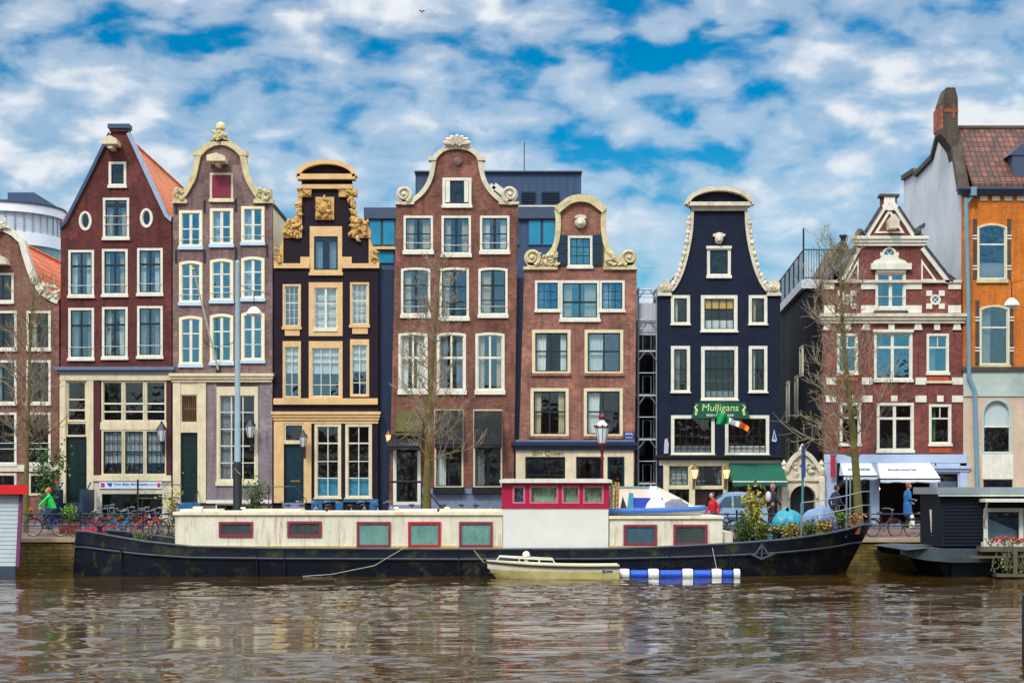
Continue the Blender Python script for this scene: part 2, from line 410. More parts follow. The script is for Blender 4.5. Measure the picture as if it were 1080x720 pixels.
GLT = glass('strong sky glass', (0.28, 0.74, 1.0), 0.18)  # stronger sky blue put into the gloss, the panes themselves are clear
GREYW = paint('grey render', (204, 205, 206), 0.9, 0.15, 0.6, stain=(120, 120, 124), stain_amt=0.5, streak=True)
GRNST = paint('grey green stone', (178, 190, 178), 0.7, 0.15)
PINKST = paint('pinkish stone', (206, 180, 154), 0.8, 0.2, 1.2)
LBLUE = paint('pale blue shopfront', (176, 192, 216), 0.5, 0.1)
AWN = paint('white awning cloth', (226, 228, 232), 0.85, 0.08, stain=(180, 180, 186), stain_amt=0.3)
AWNG = paint('green awning cloth', (10, 86, 66), 0.85, 0.15)
AWNB = paint('black awning cloth', (28, 30, 32), 0.9, 0.25, 1.2, stain=(92, 90, 30), stain_amt=0.75)
AWNO = paint('olive awning cloth', (84, 80, 34), 0.9, 0.35)
SIGNG = paint('green sign board', (10, 84, 56), 0.45, 0.2)
WLET = paint('white lettering', (236, 238, 226), 0.5, 0.05, bump=0)
GLET = paint('pale green lettering', (190, 222, 140), 0.5, 0.05, bump=0)
DLET = paint('dark lettering', (30, 32, 36), 0.5, 0.05, bump=0)
BLET = paint('blue lettering', (40, 60, 140), 0.5, 0.05, bump=0)
GALV = paint('galvanised steel', (150, 158, 166), 0.4, 0.15, metal=0.6)
PIPE = paint('blue grey pipe', (110, 146, 160), 0.45, 0.1)
WARM = glow('warm lamp', (255, 190, 100), 6.0)
WARM2 = glow('lantern light', (255, 214, 150), 1.6)
FROST = paint('frosted glass', (206, 214, 218), 0.25, 0.08, bump=0)
SHOP = paint('shop interior brown', (60, 38, 24), 0.7, 0.4)

# ------------------------------------------------------------------ houses
CURTAINS = [None, None, 'drape', 'drape', 'half', 'low', 'blind']
class House:
    def __init__(s, label, px, mat, outline, eave, ridge, depth=11.0, y0=0.0, side=None, roof=None, cat='house', name='canal_house', group='gabled houses along the quay', ground=562, gx=None):
        s.y = y0; s.root = thing(name, (fx(px), y0, fz(ground)), label, cat, group)
        s.mat = mat; s.out = [(fx(x), fz(y)) for x, y in outline]; s.holes = []; s.eave = eave; s.ridge = ridge; s.depth = depth
        s.side = side or mat; s.roof = roof or T_DK; s.gx = gx
    def P(s, name, mb, mat, parent=None, smooth=False): return obj(name, mb, mat, parent or s.root, smooth)
    def box(s, name, x0, y0, x1, y1, proud, mat, back=0.1, parent=None):          # px rectangle, standing proud of the wall
        return s.P(name, MB().box(fx(x0), fx(x1), s.y - proud, s.y + back, fz(y1), fz(y0)), mat, parent)
    def cornice(s, x0, x1, y0, y1, proud, mat, steps=3, name='cornice'):
        mb = MB()
        for i in range(steps):
            a = y0 + (y1-y0)*i/steps; b = y0 + (y1-y0)*(i+1)/steps; p = proud * (1 - i/steps*0.75); e = (1 - i/steps)*proud*0.5*24
            mb.box(fx(x0) - e/24, fx(x1) + e/24, s.y - p - 0.003*i, s.y + 0.12, fz(b) + (0.002 if i < steps-1 else 0), fz(a))
        return s.P(name, mb, mat)
    def win(s, x0, y0, x1, y1, fr=WHITE, fw=2.2, sash=SASHD, sw=1.0, v=(), h=(), g=GLS, curt='rnd', sill=2.5, arch=0.0, rail=(), head=0, sillmat=None, oval=False, label=None, hole=True, blind=0.5, curtmat=None, deep=0.0):
        X0, X1, Z0, Z1 = fx(x0), fx(x1), fz(y1), fz(y0); y = s.y + deep; f = fw/24; q = sw/24
        if oval:
            cx, cz, rx, rz = (X0+X1)/2, (Z0+Z1)/2, (X1-X0)/2, (Z1-Z0)/2
            shp = lambda d: ell(cx, cz, rx-d, rz-d)
        else: shp = lambda d: archrect(X0+d, Z0+d*(0.8 if sill else 1), X1-d, Z1-d - (head/24 if d > 0.001 else 0), max(0, arch/24*(1 - d/(X1-X0)*2)) if arch else 0)
        if hole: s.holes.append(shp(0.014))
        w = s.P('window', MB().slab(shp(-0.012), y - 0.035, y + 0.11, [shp(f)]), fr)
        if label: w['label'] = label
        mb = MB().slab(shp(f - 0.006), y + 0.025, y + 0.085, [shp(f + q)])
        ix0, ix1, iz0, iz1 = X0+f, X1-f, Z0+f*0.8, Z1-f-head/24
        for fr_, wd in v: mb.box(ix0+(ix1-ix0)*fr_-wd/48, ix0+(ix1-ix0)*fr_+wd/48, y+0.018, y+0.088, iz0+0.01, iz1-0.01 - (arch/24*0.4))
        for fr_, wd in h: mb.box(ix0+0.008, ix1-0.008, y+0.012, y+0.092, iz1-(iz1-iz0)*fr_-wd/48, iz1-(iz1-iz0)*fr_+wd/48)
        s.P('sash', mb, sash, w)
        pm = MB().slab(shp(f + q*0.5), y + 0.055, y + 0.061); ta, tb = random.uniform(-.014, .014), random.uniform(-.012, .012)   # old panes never sit quite true
        pm.v = [(p[0], p[1] + ta*(p[0]-(X0+X1)/2) + tb*(p[2]-(Z0+Z1)/2), p[2]) for p in pm.v]
        s.P('pane', pm, g, w)
        if sill and not oval: s.P('sill', MB().box(X0-0.05, X1+0.05, y-0.10, y+0.02, Z0-sill/24, Z0+0.02), sillmat or fr, w)
        if rail:
            mb = MB()
            for r_ in rail: mb.tube([(X0+0.02, y-0.07, iz1-(iz1-iz0)*r_), (X1-0.02, y-0.07, iz1-(iz1-iz0)*r_)], 0.014, 5)
            s.P('guard_rail', mb, WHITE, w)
        if curt == 'rnd': curt = random.choice(CURTAINS)
        if curt and not oval:
            mb = MB(); ww = ix1-ix0
            def fold(a, b, za, zb, k=14, amp=0.03):
                r0 = [(a+(b-a)*i/k, y+0.22+amp*(i % 2), za) for i in range(k+1)]; r1 = [(p[0]*0.93+0.07*(a if b > a else b), p[1], zb) for p in r0]
                mb.grid([r0, r1])
            if curt == 'drape': fold(ix0-0.05, ix0+ww*random.uniform(.2, .36), iz1, iz0, 8); fold(ix1+0.05, ix1-ww*random.uniform(.2, .36), iz1, iz0, 8)
            elif curt == 'half': fold(ix0-0.05, ix0+ww*random.uniform(.3, .5), iz1, iz0, 10)
            elif curt == 'full': fold(ix0-0.05, ix1+0.05, iz1, iz0, 22, 0.02)
            elif curt == 'low': fold(ix0-0.05, ix1+0.05, iz0+(iz1-iz0)*blind, iz0-0.05, 2, 0.0)
            elif curt == 'blind':
                zb = iz1-(iz1-iz0)*blind; n = max(3, int((iz1-zb)/0.09))
                for i in range(n):
                    z = iz1-(iz1-zb)*(i+0.5)/n; mb.box(ix0-0.03, ix1+0.03, y+0.16, y+0.175+0.01*(i % 2), z-(iz1-zb)/n*0.46, z+(iz1-zb)/n*0.46)
            s.P('blind' if curt in ('blind', 'low') else 'curtain', mb, curtmat or (BLIND if curt == 'blind' else random.choice([CURT, CURT, CURTY, CURTG, CURTB])), w)
        return w
    def door(s, x0, y0, x1, y1, mat, panels=3, knob=True, frame=None, hole=True):
        X0, X1, Z0, Z1 = fx(x0), fx(x1), fz(y1), fz(y0); y = s.y
        if hole: s.holes.append([(X0+.014, Z0+.014), (X1-.014, Z0+.014), (X1-.014, Z1-.014), (X0+.014, Z1-.014)])
        d = s.P('door', MB().box(X0-0.02, X1+0.02, y+0.10, y+0.17, Z0, Z1+0.02), mat)
        mb = MB(); n = panels
        for i in range(n):
            for (a, b) in ((0.1, 0.46), (0.54, 0.9)):
                za = Z0+(Z1-Z0)*(0.06+0.9*i/n); zb = Z0+(Z1-Z0)*(0.9*(i+1)/n)
                mb.slab([(X0+(X1-X0)*a, za), (X0+(X1-X0)*b, za), (X0+(X1-X0)*b, zb), (X0+(X1-X0)*a, zb)], y+0.08, y+0.102,
                        [[(X0+(X1-X0)*a+.04, za+.04), (X0+(X1-X0)*b-.04, za+.04), (X0+(X1-X0)*b-.04, zb-.04), (X0+(X1-X0)*a+.04, zb-.04)]])
        s.P('panel_moulding', mb, mat, d)
        if knob: s.P('handle', MB().ball((X0+(X1-X0)*0.12, y+0.05, Z0+(Z1-Z0)*0.42), 0.05), BRASS, d, True)
        return d
    def hatch(s, x0, y0, x1, y1): s.holes.append([(fx(x0), fz(y1)), (fx(x1), fz(y1)), (fx(x1), fz(y0)), (fx(x0), fz(y0))])
    def coping(s, pts, wo, wi, mat, proud=0.1, n=5, name='coping', back=0.32):
        return s.P(name, band(MB(), [(fx(a), fz(b)) for a, b in smooth_path(pts, n)], wo/24, wi/24, s.y - proud, s.y + back), mat)
    def finish(s):
        s.P('wall', MB().slab(s.out, s.y, s.y + 0.3, s.holes), s.mat)
        xs = [p[0] for p in s.out]; x0, x1 = min(xs)+0.01, max(xs)-0.01
        ze, zb = fz(s.eave), fz(562); ya, yb = s.y + 0.303, s.y + s.depth
        bl, br, tr, tl = s.out[0], s.out[1], s.out[2], s.out[-1]      # the fronts lean: so do the side walls
        at = lambda p, q, z: p[0] + (q[0]-p[0])*(z-p[1])/(q[1]-p[1])
        for p, q, e, m in ((bl, tl, 0.01, s.side if abs(tl[0] - bl[0]) < .1 else s.mat), (br, tr, -0.23, s.side)):
            s.P('side_wall', MB().slab([(at(p, q, zb)+e, zb), (at(p, q, zb)+e+.22, zb), (at(p, q, ze)+e+.22, ze), (at(p, q, ze)+e, ze)], ya, yb), m)
        x0, x1 = max(bl[0], tl[0])+.01, min(br[0], tr[0])-.01; e0, e1 = at(bl, tl, ze), at(br, tr, ze)
        rx, rz = (fx(s.ridge[0]), fz(s.ridge[1]))
        s.P('back_wall', MB().slab([(x0, zb), (x1, zb), (e1-.02, ze), (e1-.02, ze+.03), (rx, rz+0.06), (e0+.02, ze+.03), (e0+.02, ze)], yb-0.3, yb-0.005), s.side)
        mb = MB()
        for a in (e0 - 0.03, e1 + 0.03):
            d = 0.16
            q = [(a, ze), (rx, rz), (rx, rz+d), (a, ze+d)]
            mb.add([(p[0], ya, p[1]) for p in q] + [(p[0], yb, p[1]) for p in q], [(0,1,2,3), (7,6,5,4), (0,4,5,1), (1,5,6,2), (2,6,7,3), (3,7,4,0)])
        s.P('roof', mb, s.roof)
        mb = MB(); n = max(2, int(s.depth/0.4))
        mb.tube([(rx, ya, rz+0.14), (rx, yb, rz+0.14)], 0.11, 8); s.P('ridge', mb, s.roof)
        for z in (fz(300), fz(400), fz(480)):                         # floors inside
            if z < ze: s.P('floor_slab', MB().box(x0+.25, x1-.25, ya+0.5, yb-.35, z-0.1, z+0.1), SHOP)
def scroll(mb, cx, cy, r, y, sgn=1, turns=1.6, w=0.09):             # carved volute
    X, Z = fx(cx), fz(cy); rr = r/24
    mb.lathe([(rr*0.98, 0), (rr*0.98, 0.25)], (X, y - 0.02, Z), 18, 'y')
    pts = [(X + sgn*rr*(1 - 0.8*t)*math.cos(-1.2 + t*turns*6.28), y - 0.04, Z + rr*(1-0.8*t)*math.sin(-1.2 + t*turns*6.28)) for t in [i/26 for i in range(27)]]
    mb.tube(pts, [w*(1-0.5*i/26) for i in range(27)], 6); mb.ball((X, y-0.05, Z), 0.1, 8, 5)
def carve(mb, x0, y0, x1, y1, y, n=14, seed=1, r=(2.0, 4.5)):         # lumpy leafwork inside a px rectangle
    rs = random.Random(seed)
    for i in range(n):
        px, py = rs.uniform(x0, x1), rs.uniform(y0, y1); k = rs.uniform(*r)/24
        a = rs.uniform(0, 6.28); X, Z = fx(px), fz(py)
        pts = [(X + k*1.3*t*math.cos(a + 1.5*t), y - 0.03 - 0.06*math.sin(3*t), Z + k*1.3*t*math.sin(a + 1.5*t)) for t in (0, .35, .7, 1)]
        mb.tube(pts, [k*0.55, k*0.5, k*0.38, k*0.12], 6)
def text(s, px, py, size, mat, parent, y, name='lettering', shear=0.0, world=None, width=None, bold=0.0):
    c = bpy.data.curves.new(name, 'FONT'); c.body = s; c.size = size; c.align_x = 'CENTER'; c.align_y = 'CENTER'; c.extrude = 0.008; c.shear = shear
    c.offset = bold; c.materials.append(mat)
    o = bpy.data.objects.new(name, c); COL.objects.link(o)
    loc = Vector(world) if world else Vector((fx(px), y, fz(py)))
    if parent: o.parent = parent; loc = loc - off(parent)
    o.location = loc; o.rotation_euler = (R(90), 0, 0)
    if width:
        bpy.context.view_layer.update(); w = o.dimensions.x
        if w > 0: o.scale = (width / w, 1, 1)
    bpy.context.view_layer.update()
    me = bpy.data.meshes.new_from_object(o.evaluated_get(bpy.context.evaluated_depsgraph_get()))
    m = bpy.data.objects.new('x', me); COL.objects.link(m); m.parent = parent; m.location = o.location; m.rotation_euler = o.rotation_euler; m.scale = o.scale
    bpy.data.objects.remove(o); m.name = name; me.name = name
    return m
# ------------------------------------------------------------------ the setting: water, ground, street, quay
def build_water():
    xs = np.arange(-23, 23.01, 0.08); ys = np.concatenate([np.arange(-51, -30, 0.05), np.arange(-30, -8.9, 0.08)])
    X, Y = np.meshgrid(xs, ys); rs = np.random.RandomState(3); Z = np.zeros_like(X)
    def patch(sc, seed):                                        # gusts: slowly varying wave height
        q = np.random.RandomState(seed); g = np.zeros_like(X)
        for i in range(9): a = q.uniform(0, 6.28); k = 2*math.pi/(sc*q.uniform(.6, 1.6)); g += np.sin(k*(X*math.cos(a)*.55+Y*math.sin(a)*1.3)+q.uniform(0, 6.28))
        return g/3
    gust = np.clip(.85+.5*patch(14, 1)+.35*patch(5, 2), .25, 1.8); WX = X+.35*patch(3.5, 4); WY = Y+.22*patch(2.6, 5)
    for i in range(26):                                         # long low swell
        lam = rs.uniform(1.0, 3.6); k = 2*math.pi/lam; a = rs.normal(math.pi/2 + 0.1, 0.35); ph = rs.rand()*6.28
        Z += 0.009*lam/(2*math.pi)*np.sin(k*(WX*math.cos(a)+WY*math.sin(a))+ph)
    chop = np.zeros_like(Z); pw = np.clip(.30+.6*patch(3.0, 7)+.65*patch(1.0, 9), .12, 1.7)
    for i in range(70):                                         # short steep chop that comes in patches
        lam = 0.22*(3.4 ** rs.rand()); k = 2*math.pi/lam; a = rs.normal(math.pi/2 + 0.08, 0.26); ph = rs.rand()*6.28
        mod = np.clip(.5+.9*np.sin(X*rs.uniform(.3, 1.3)+Y*rs.uniform(-1, 1)+rs.rand()*6.28), 0, 1.4); th = k*(WX*math.cos(a)+WY*math.sin(a))+ph
        chop += 0.056*lam/(2*math.pi)*mod*(np.sin(th)+.35*np.cos(2*th))
    Z += chop*pw
    Z = Z*gust*np.clip((-Y-9)/14, 0.45, 1.0)
    n, m = X.shape
    me = bpy.data.meshes.new('water'); co = np.stack([X, Y, Z], -1).reshape(-1, 3).astype(np.float32)
    idx = np.arange(n*m).reshape(n, m); q = np.stack([idx[:-1, :-1], idx[:-1, 1:], idx[1:, 1:], idx[1:, :-1]], -1).reshape(-1, 4)
    # outer flat sheet round the rippled part
    b = n*m; ring = [(-400, -300), (400, -300), (400, -8.9), (-400, -8.9), (xs[0], ys[0]), (xs[-1], ys[0]), (xs[-1], ys[-1]), (xs[0], ys[-1])]
    co = np.concatenate([co, np.array([(x, y, 0) for x, y in ring], np.float32)])
    q = np.concatenate([q, np.array([[b, b+1, b+5, b+4], [b+1, b+2, b+6, b+5], [b+3, b, b+4, b+7]])])
    me.vertices.add(len(co)); me.vertices.foreach_set('co', co.ravel())
    me.loops.add(q.size); me.loops.foreach_set('vertex_index', q.ravel().astype(np.int32))
    me.polygons.add(len(q)); me.polygons.foreach_set('loop_start', np.arange(0, q.size, 4, dtype=np.int32)); me.polygons.foreach_set('loop_total', np.full(len(q), 4, np.int32))
    me.update(); me.polygons.foreach_set('use_smooth', np.ones(len(q), bool))
    m_, nt, bs = _base('canal water')
    tc = _node(nt, 'ShaderNodeTexCoord'); n1 = _noise(nt, tc.outputs['Object'], 0.25, 4, 0.6)
    nt.links.new(_mix(nt, n1, lin((46, 32, 10)), lin((66, 46, 15))), bs.inputs['Base Color'])
    bs.inputs['Roughness'].default_value = 0.03; bs.inputs['IOR'].default_value = 1.34
    mp = _node(nt, 'ShaderNodeMapping'); mp.inputs['Scale'].default_value = (1, 1.7, 1); nt.links.new(tc.outputs['Object'], mp.inputs[0])
    _bump(nt, _noise(nt, mp.outputs[0], 6.5, 3, 0.55), bs, 0.06, 0.03)
    me.materials.append(m_); o = bpy.data.objects.new('water', me); COL.objects.link(o); tag(o, kind='structure')
build_water()
QZ, QY = 1.2, -9.0
def structure(name, mb, mat): return tag(obj(name, mb, mat), kind='structure')
GROUND = paint('far ground', (96, 90, 80), 0.9, 0.2, 0.2)
structure('ground', MB().box(-600, 600, 16.01, 1500, -0.5, 1.1), GROUND)
structure('street', MB().slab([(QY+.55, .2), (16, .2), (16, 1.5), (-5.5, 1.5), (-8.2, QZ), (QY+.55, QZ)], -80, 80, ax='yz'), BR_S)
def SZ(y): return QZ if y < -8.2 else (1.5 if y > -5.5 else QZ+.3*(y+8.2)/2.7)
structure('pavement', MB().box(-80, 80, -2.6, 15.9, QZ-0.1, 1.60), paint('pavement slabs', (132, 126, 122), 0.85, 0.25))
structure('kerb', MB().box(-80, 80, -2.76, -2.604, QZ-0.1, 1.605), GSTONE)
qw = obj('quay_wall', MB().box(-80, 80, QY, QY+0.545, -1.0, QZ-0.13), BR_Q)
tag(qw, 'mossy brick quay wall rising from the water behind the boats', 'quay wall')
qw['kind'] = 'thing'
obj('coping', MB().box(-80, 80, QY-0.08, QY+0.545, QZ-0.128, QZ+0.03), paint('quay coping', (176, 150, 116), 0.85, 0.25, stain=(120, 110, 60), stain_amt=0.6), qw)

def far_side():                                               # the other bank, behind the photographer: what the lower windows mirror
    rs = random.Random(8); mb = MB(); x = -75; tr = MB()
    while x < 75:
        w = rs.uniform(5, 8); hh = rs.uniform(8.5, 12); y = -112
        mb.cur = 0; mb.slab([(x, 1), (x+w-.06, 1), (x+w-.06, hh), (x+w*.65, hh+2.2), (x+w*.35, hh+2.2), (x, hh)], y-8, y)
        mb.cur = 1
        for k in range(3):
            for z in (2.2, 5.0, 7.6): mb.box(x+w*(.12+.3*k), x+w*(.12+.3*k)+1.1, y, y+.05, z, z+1.7)
        x += w
    mb.cur = 2; mb.box(-300, 300, -300, -92, -1, 1.15)
    for i in range(11):
        x = -66+13*i+rs.uniform(-2, 2); mb.tube([(x, -98, 1), (x+.3, -98, 6), (x+rs.uniform(-1, 1), -98, 12)], [.3, .22, .06], 6)
        for j in range(46):
            a = rs.uniform(0, 6.28); z = rs.uniform(4, 10); L = rs.uniform(1.5, 3.5); p = (x+.3, -98, z); mb.tube([p, (p[0]+L*.6*math.cos(a), p[1]+L*.4*math.sin(a), z+L*.5), (p[0]+L*math.cos(a), p[1]+L*.7*math.sin(a), z+L*1.3)], [.09, .05, .02], 4, False)
    o = obj('opposite_quay_houses', mb, [BR_E, WHITE, GSTONE], recalc=True); tag(o, kind='structure')  # unseen row of houses with trees and ground, in one mesh
far_side()

# ------------------------------------------------------------------ A: brown house cut by the left edge
h = House('brown brick house with white scroll gable at the left edge', 2, BR_A,
    [(-58,562),(62,562),(62,315),(46,306),(38,294),(30,272),(25,254),(12,243),(2,239),(-8,243),(-21,254),(-26,272),(-34,294),(-42,306),(-58,315)],
    322, (2, 250), 12, 0.05, roof=T_RED)
for x0, x1 in ((-49, -24), (-12, 17), (28, 53)):
    for y0, y1 in ((328, 368), (380, 425)):
        h.win(x0, y0, x1, y1, v=((.5, 1.6),), h=((.42, 1.2),), sash=SASHD, g=GLD)
    h.win(x0, 435, x1, 489, v=((.5, 1.2),), h=((.5, 1.2),), g=GLD, curt=None, sash=BLACK, rail=(.6, .72))
    h.win(x0+2, 499, x1, 522, fr=STONE2, v=((.5, 1),), sash=BLACK, g=GLD, curt=None, sill=0)
h.win(-10, 288, 14, 318, v=((.5, 1.5),), g=GLD, curt=None, sash=DKBLUE)
h.box('plinth_band', -58, 490, 62, 497, 0.07, STONE2)
R_ = [(62,316),(52,311),(42,302),(35,288),(29,270),(25,255),(21,250),(14,244),(2,238)]
h.coping(R_, 5, 1.5, WHITE, 0.1); h.coping([(4-x, y) for x, y in R_][::-1], 5, 1.5, WHITE, 0.1)
mb = MB(); carve(mb, 42, 300, 60, 314, h.y-0.05, 22, 4); mb.next(); carve(mb, -56, 300, -38, 314, h.y-0.05, 22, 5); mb.next(); carve(mb, -6, 235, 10, 242, h.y-0.1, 16, 6); h.P('carved_ornament', mb, STONE2, smooth=True)
mb = MB(); mb.slab([(fx(-7), fz(280)), (fx(11), fz(280)), (fx(8), fz(273)), (fx(2), fz(270)), (fx(-4), fz(273))], h.y-0.6, h.y+.1); h.P('hoist_hood', mb, STONE2)
h.finish()

# ------------------------------------------------------------------ B: oxblood spout gable
h = House('dark red house with a plain pointed spout gable and blue rakes', 122, BR_B,
    [(64,562),(181,562),(181,229),(175,228),(135,141),(135,134),(117,134),(117,141),(70,235),(64,235)], 236, (125, 141), 15, 0.0, roof=T_RED)
h.win(115, 171, 133, 196, sash=DKBLUE, fw=2.4, g=GLD, curt=None)
h.win(109, 209, 136, 251, v=((.5, 3.5),), h=((.14, 4),), sash=SASHD, curt='drape', rail=(.45, .68))
for x in (90, 154.5): h.win(x-6.5, 223 if x < 100 else 220, x+6.5, 243 if x < 100 else 240, oval=True, sash=GREYW, g=GLD, fw=2.0)
for x0, x1, t in ((72.5, 99, 2), (108, 134.5, 1), (145, 171.5, 0)):
    h.win(x0, 262+t, x1, 310+t, v=((.5, 1.8),), h=((.33, 2.2),), curt='drape', rail=(.8,), g=GLS)
    h.win(x0, 323+t, x1, 376+t, v=((.5, 1.8),), h=((.33, 2.2),), curt='drape', rail=(.8,), g=GLS)
h.cornice(63, 181, 387, 394, 0.32, LEAD, 2); h.box('fascia', 63.5, 394, 181, 401, 0.12, CREAM)
for x0, x1 in ((63.5, 70), (92, 99)): h.box('pilaster', x0, 401, x1, 530, 0.1, CREAM)
h.win(70, 401, 92, 445, fr=CREAM, fw=1.6, sash=CREAM, h=((.45, 1.5), (.72, 1.5)), g=GLD, curt=None, sill=0)
h.win(70, 445, 92, 460, fr=CREAM, fw=1.6, g=GLD, curt=None, sill=0)
h.door(70.5, 460, 91.5, 530, DGREEN, 2)
h.box('wall_strip', 99, 401, 106, 503, 0.05, OXRED); h.box('wall_strip', 175.5, 401, 181, 503, 0.05, OXRED)
for i in range(3):
    x0 = 107.5 + 22.8*i
    h.win(x0, 401.5, x0+22.6, 445, fr=CREAM, fw=1.7, sash=WHITE, sw=.6, h=((.55, 1.6), (.76, 1.4)), g=GLD, curt=None, sill=0)
    h.win(x0, 453, x0+22.6, 501, fr=CREAM, fw=1.7, sash=SASHD, sw=.9, v=((.25, .5), (.5, .5), (.75, .5)), h=((.22, .5), (.48, 1.5)), g=GLS, curt='blind', blind=.74, sill=0)
h.box('band', 106, 445, 176, 453, 0.06, CREAM); h.box('plinth_band', 99, 501, 181, 507, 0.12, CREAM)
h.box('lower_wall', 99, 507, 181, 519, 0.04, STONE2)
h.win(106, 519, 173, 556, fr=STONE2, fw=1.5, sash=BLACK, v=((.33, 1), (.66, 1)), g=GLD, curt=None, sill=0)
h.box('lower_wall', 99, 519, 105.5, 562, 0.04, STONE2); h.box('lower_wall', 173.5, 519, 181, 562, 0.04, STONE2)
h.coping([(64,235),(70,235),(117,141)], 2.4, .8, PANEL_N, 0.14, 2, 'rake'); h.coping([(135,141),(175,228),(181,228)], 2.6, 1, paint('pale blue rake', (150, 168, 186), .5), 0.14, 2, 'rake')
h.box('cap_stone', 114.5, 131.5, 137.5, 136, 0.2, PANEL_N, 0.4); h.box('cap_stone', 116, 136, 136, 139, 0.12, OXRED, 0.4)
mb = MB(); mb.slab([(fx(113), fz(156)), (fx(128), fz(156)), (fx(128), fz(151)), (fx(121), fz(147)), (fx(113), fz(150))], h.y-0.9, h.y+.1); mb.box(fx(118), fx(123), h.y-0.8, h.y+.1, fz(160), fz(156.2)); h.P('hoist_hood', mb, CREAM)
mb = MB(); 
for i in range(7): mb.box(fx(69), fx(98), h.y-0.3-0.32*(7-i), h.y-0.3-0.32*(6-i)-0.004, fz(562), fz(530)-0.0-(6-i)*0.0+0 - (6-i)*0.18)
for x in (69, 98): mb.bar((fx(x), h.y-0.4, fz(530)+0.9), (fx(x), h.y-2.5, fz(562)+1.1), 0.05)
mb.box(fx(98.5), fx(101.5), h.y-2.4, h.y-.31, fz(562), fz(516)); mb.box(fx(66), fx(68.8), h.y-2.4, h.y-.31, fz(562), fz(516))
h.P('stoop', mb, BLUESTEP)
h.P('roof_vent', MB().box(fx(189)-.1, fx(189)+.1, 6, 6.25, fz(170)-0.7, fz(155)-.55), BLACK)
h.finish()

# ------------------------------------------------------------------ C: mauve bell gable with red shutter
right = [(276,216),(276,208),(270,198),(265,190),(261,178),(258.5,166),(256,159),(248,152),(240,149),(233,148)]
h = House('mauve bell gabled house with a red shutter under its hoist', 233, BR_C,
    [(182.5,562),(287.5,562),(287.5,213),(276,213)] + right[1:] + [(466-x, y) for x, y in right[::-1]][1:-1] + [(190,213),(182.5,213)], 217, (235, 172), 13, -0.06, side=paint('pale yellow side render', (248, 236, 190), .8, .1))
h.win(222, 183, 246, 211, fr=CREAM, fw=2, sash=REDSH, sw=2, v=((.5, .6),), g=GLD, curt=None)
h.P('shutter', MB().box(fx(223.8), fx(244.2), h.y-0.03, h.y+0.02, fz(208.5), fz(184.8)), REDSH)
CW = paint('warm cream frame', (238, 226, 186), .45, .08); LBS = paint('pale blue sill', (186, 208, 226), .5, .1)
for t, y0, y1 in ((0, 220, 258), (1, 273, 317), (2, 331, 382)):
    for i, x0 in enumerate((189.5, 222, 255)):
        h.win(x0, y0+2.5-2.2*i, x0+24, y1+2.5-2.2*i, fr=CW, fw=2.6, sash=WHITE, sw=.9, v=((.5, 3.0),), h=((.34 if t else .5, 1.4),) + (((.68, .8),) if t else ()), g=GLT, curt='half' if t < 2 and i else None, arch=2.0 if t else 0, sillmat=LBS, sill=3, rail=(.84,) if t < 2 else (), blind=.6)
mb = MB(True)
for x, y in ((186, 270), (216, 270), (249, 267), (282, 264), (186, 219), (216, 217), (249, 216), (282, 213)): mb.box(fx(x)-.04, fx(x)+.04, h.y-0.05, h.y+.02, fz(y+7), fz(y-6))
h.P('wall_anchor', mb, BLACK)
h.cornice(182.8, 286, 394, 403, 0.28, CREAM, 3)
h.box('ground_wall', 218, 403, 228.5, 527, 0.03, BR_C2, 0.0); h.box('ground_wall', 272.5, 403, 287.4, 527, 0.03, BR_C2, 0.0); h.box('ground_wall', 228.6, 509, 272.4, 527, 0.03, BR_C2, 0.0)
for x0, x1 in ((183, 191), (209, 217.8)): h.box('pilaster', x0, 403, x1, 530, 0.1, CREAM)
h.box('fascia', 191, 403, 209, 416, 0.07, CREAM); h.box('fascia', 191, 446, 209, 456, 0.07, CREAM)
h.win(191, 416, 209, 446, fr=CREAM, fw=1.2, sash=GRATE, sw=.8, v=tuple((i/7, .5) for i in range(1, 7)), h=((.5, .6),), g=GLD, curt='full', curtmat=GRATE, sill=0)
h.door(191, 456, 209, 530, DGREEN, 4)
h.win(229, 408, 272, 508, fr=CREAM, fw=3, sash=WHITE, sw=.8, v=((.33, 1), (.66, 1)), h=((.2, .9), (.4, .9), (.6, 1.2), (.8, .9)), g=GLD, curt='half', head=6, sill=4)
h.box('plinth_band', 218, 527, 287, 530.5, 0.1, WHITE)
h.win(228, 531, 272, 552, fr=WHITE, fw=1.2, sash=BLACK, v=((.5, 1),), g=GLD, curt=None, sill=0)
rl = [(280,210),(274,206),(268,197),(263,187),(260,175),(257.5,164),(250,155.5),(241,150.5),(233,149)]
h.coping(rl, 4.5, 1.5, STONE, 0.14, 5); h.coping([(466-x, y) for x, y in rl][::-1], 4.5, 1.5, STONE, 0.14, 5)
mb = MB()
for a, b in ((182.5, 198), (268, 288.5)): mb.next(); mb.box(fx(a), fx(b), h.y-0.15, h.y+.4, fz(215), fz(211)); mb.box(fx(a+2), fx(b-2), h.y-0.11, h.y+.36, fz(211), fz(200)); carve(mb, a+3, 200, b-3, 211, h.y-.1, 8, 3)
for x in (209, 257): mb.next(); mb.box(fx(x)-.18, fx(x)+.18, h.y-.16, h.y+.33, fz(165), fz(160))
h.P('shoulder_stone', mb, STONE, smooth=True)
mb = MB(); mb.slab([(fx(222), fz(150)), (fx(244), fz(150)), (fx(239), fz(143)), (fx(236), fz(139)), (fx(230), fz(139)), (fx(227), fz(143))], h.y-.14, h.y+.2); carve(mb, 226, 140, 240, 148, h.y-.16, 16, 8, (2, 3.4)); mb.lathe([(.1, 0), (.22, .12), (.2, .3), (.06, .42)], (fx(233), h.y, fz(139)), 10); h.P('crest', mb, STONE, smooth=True)
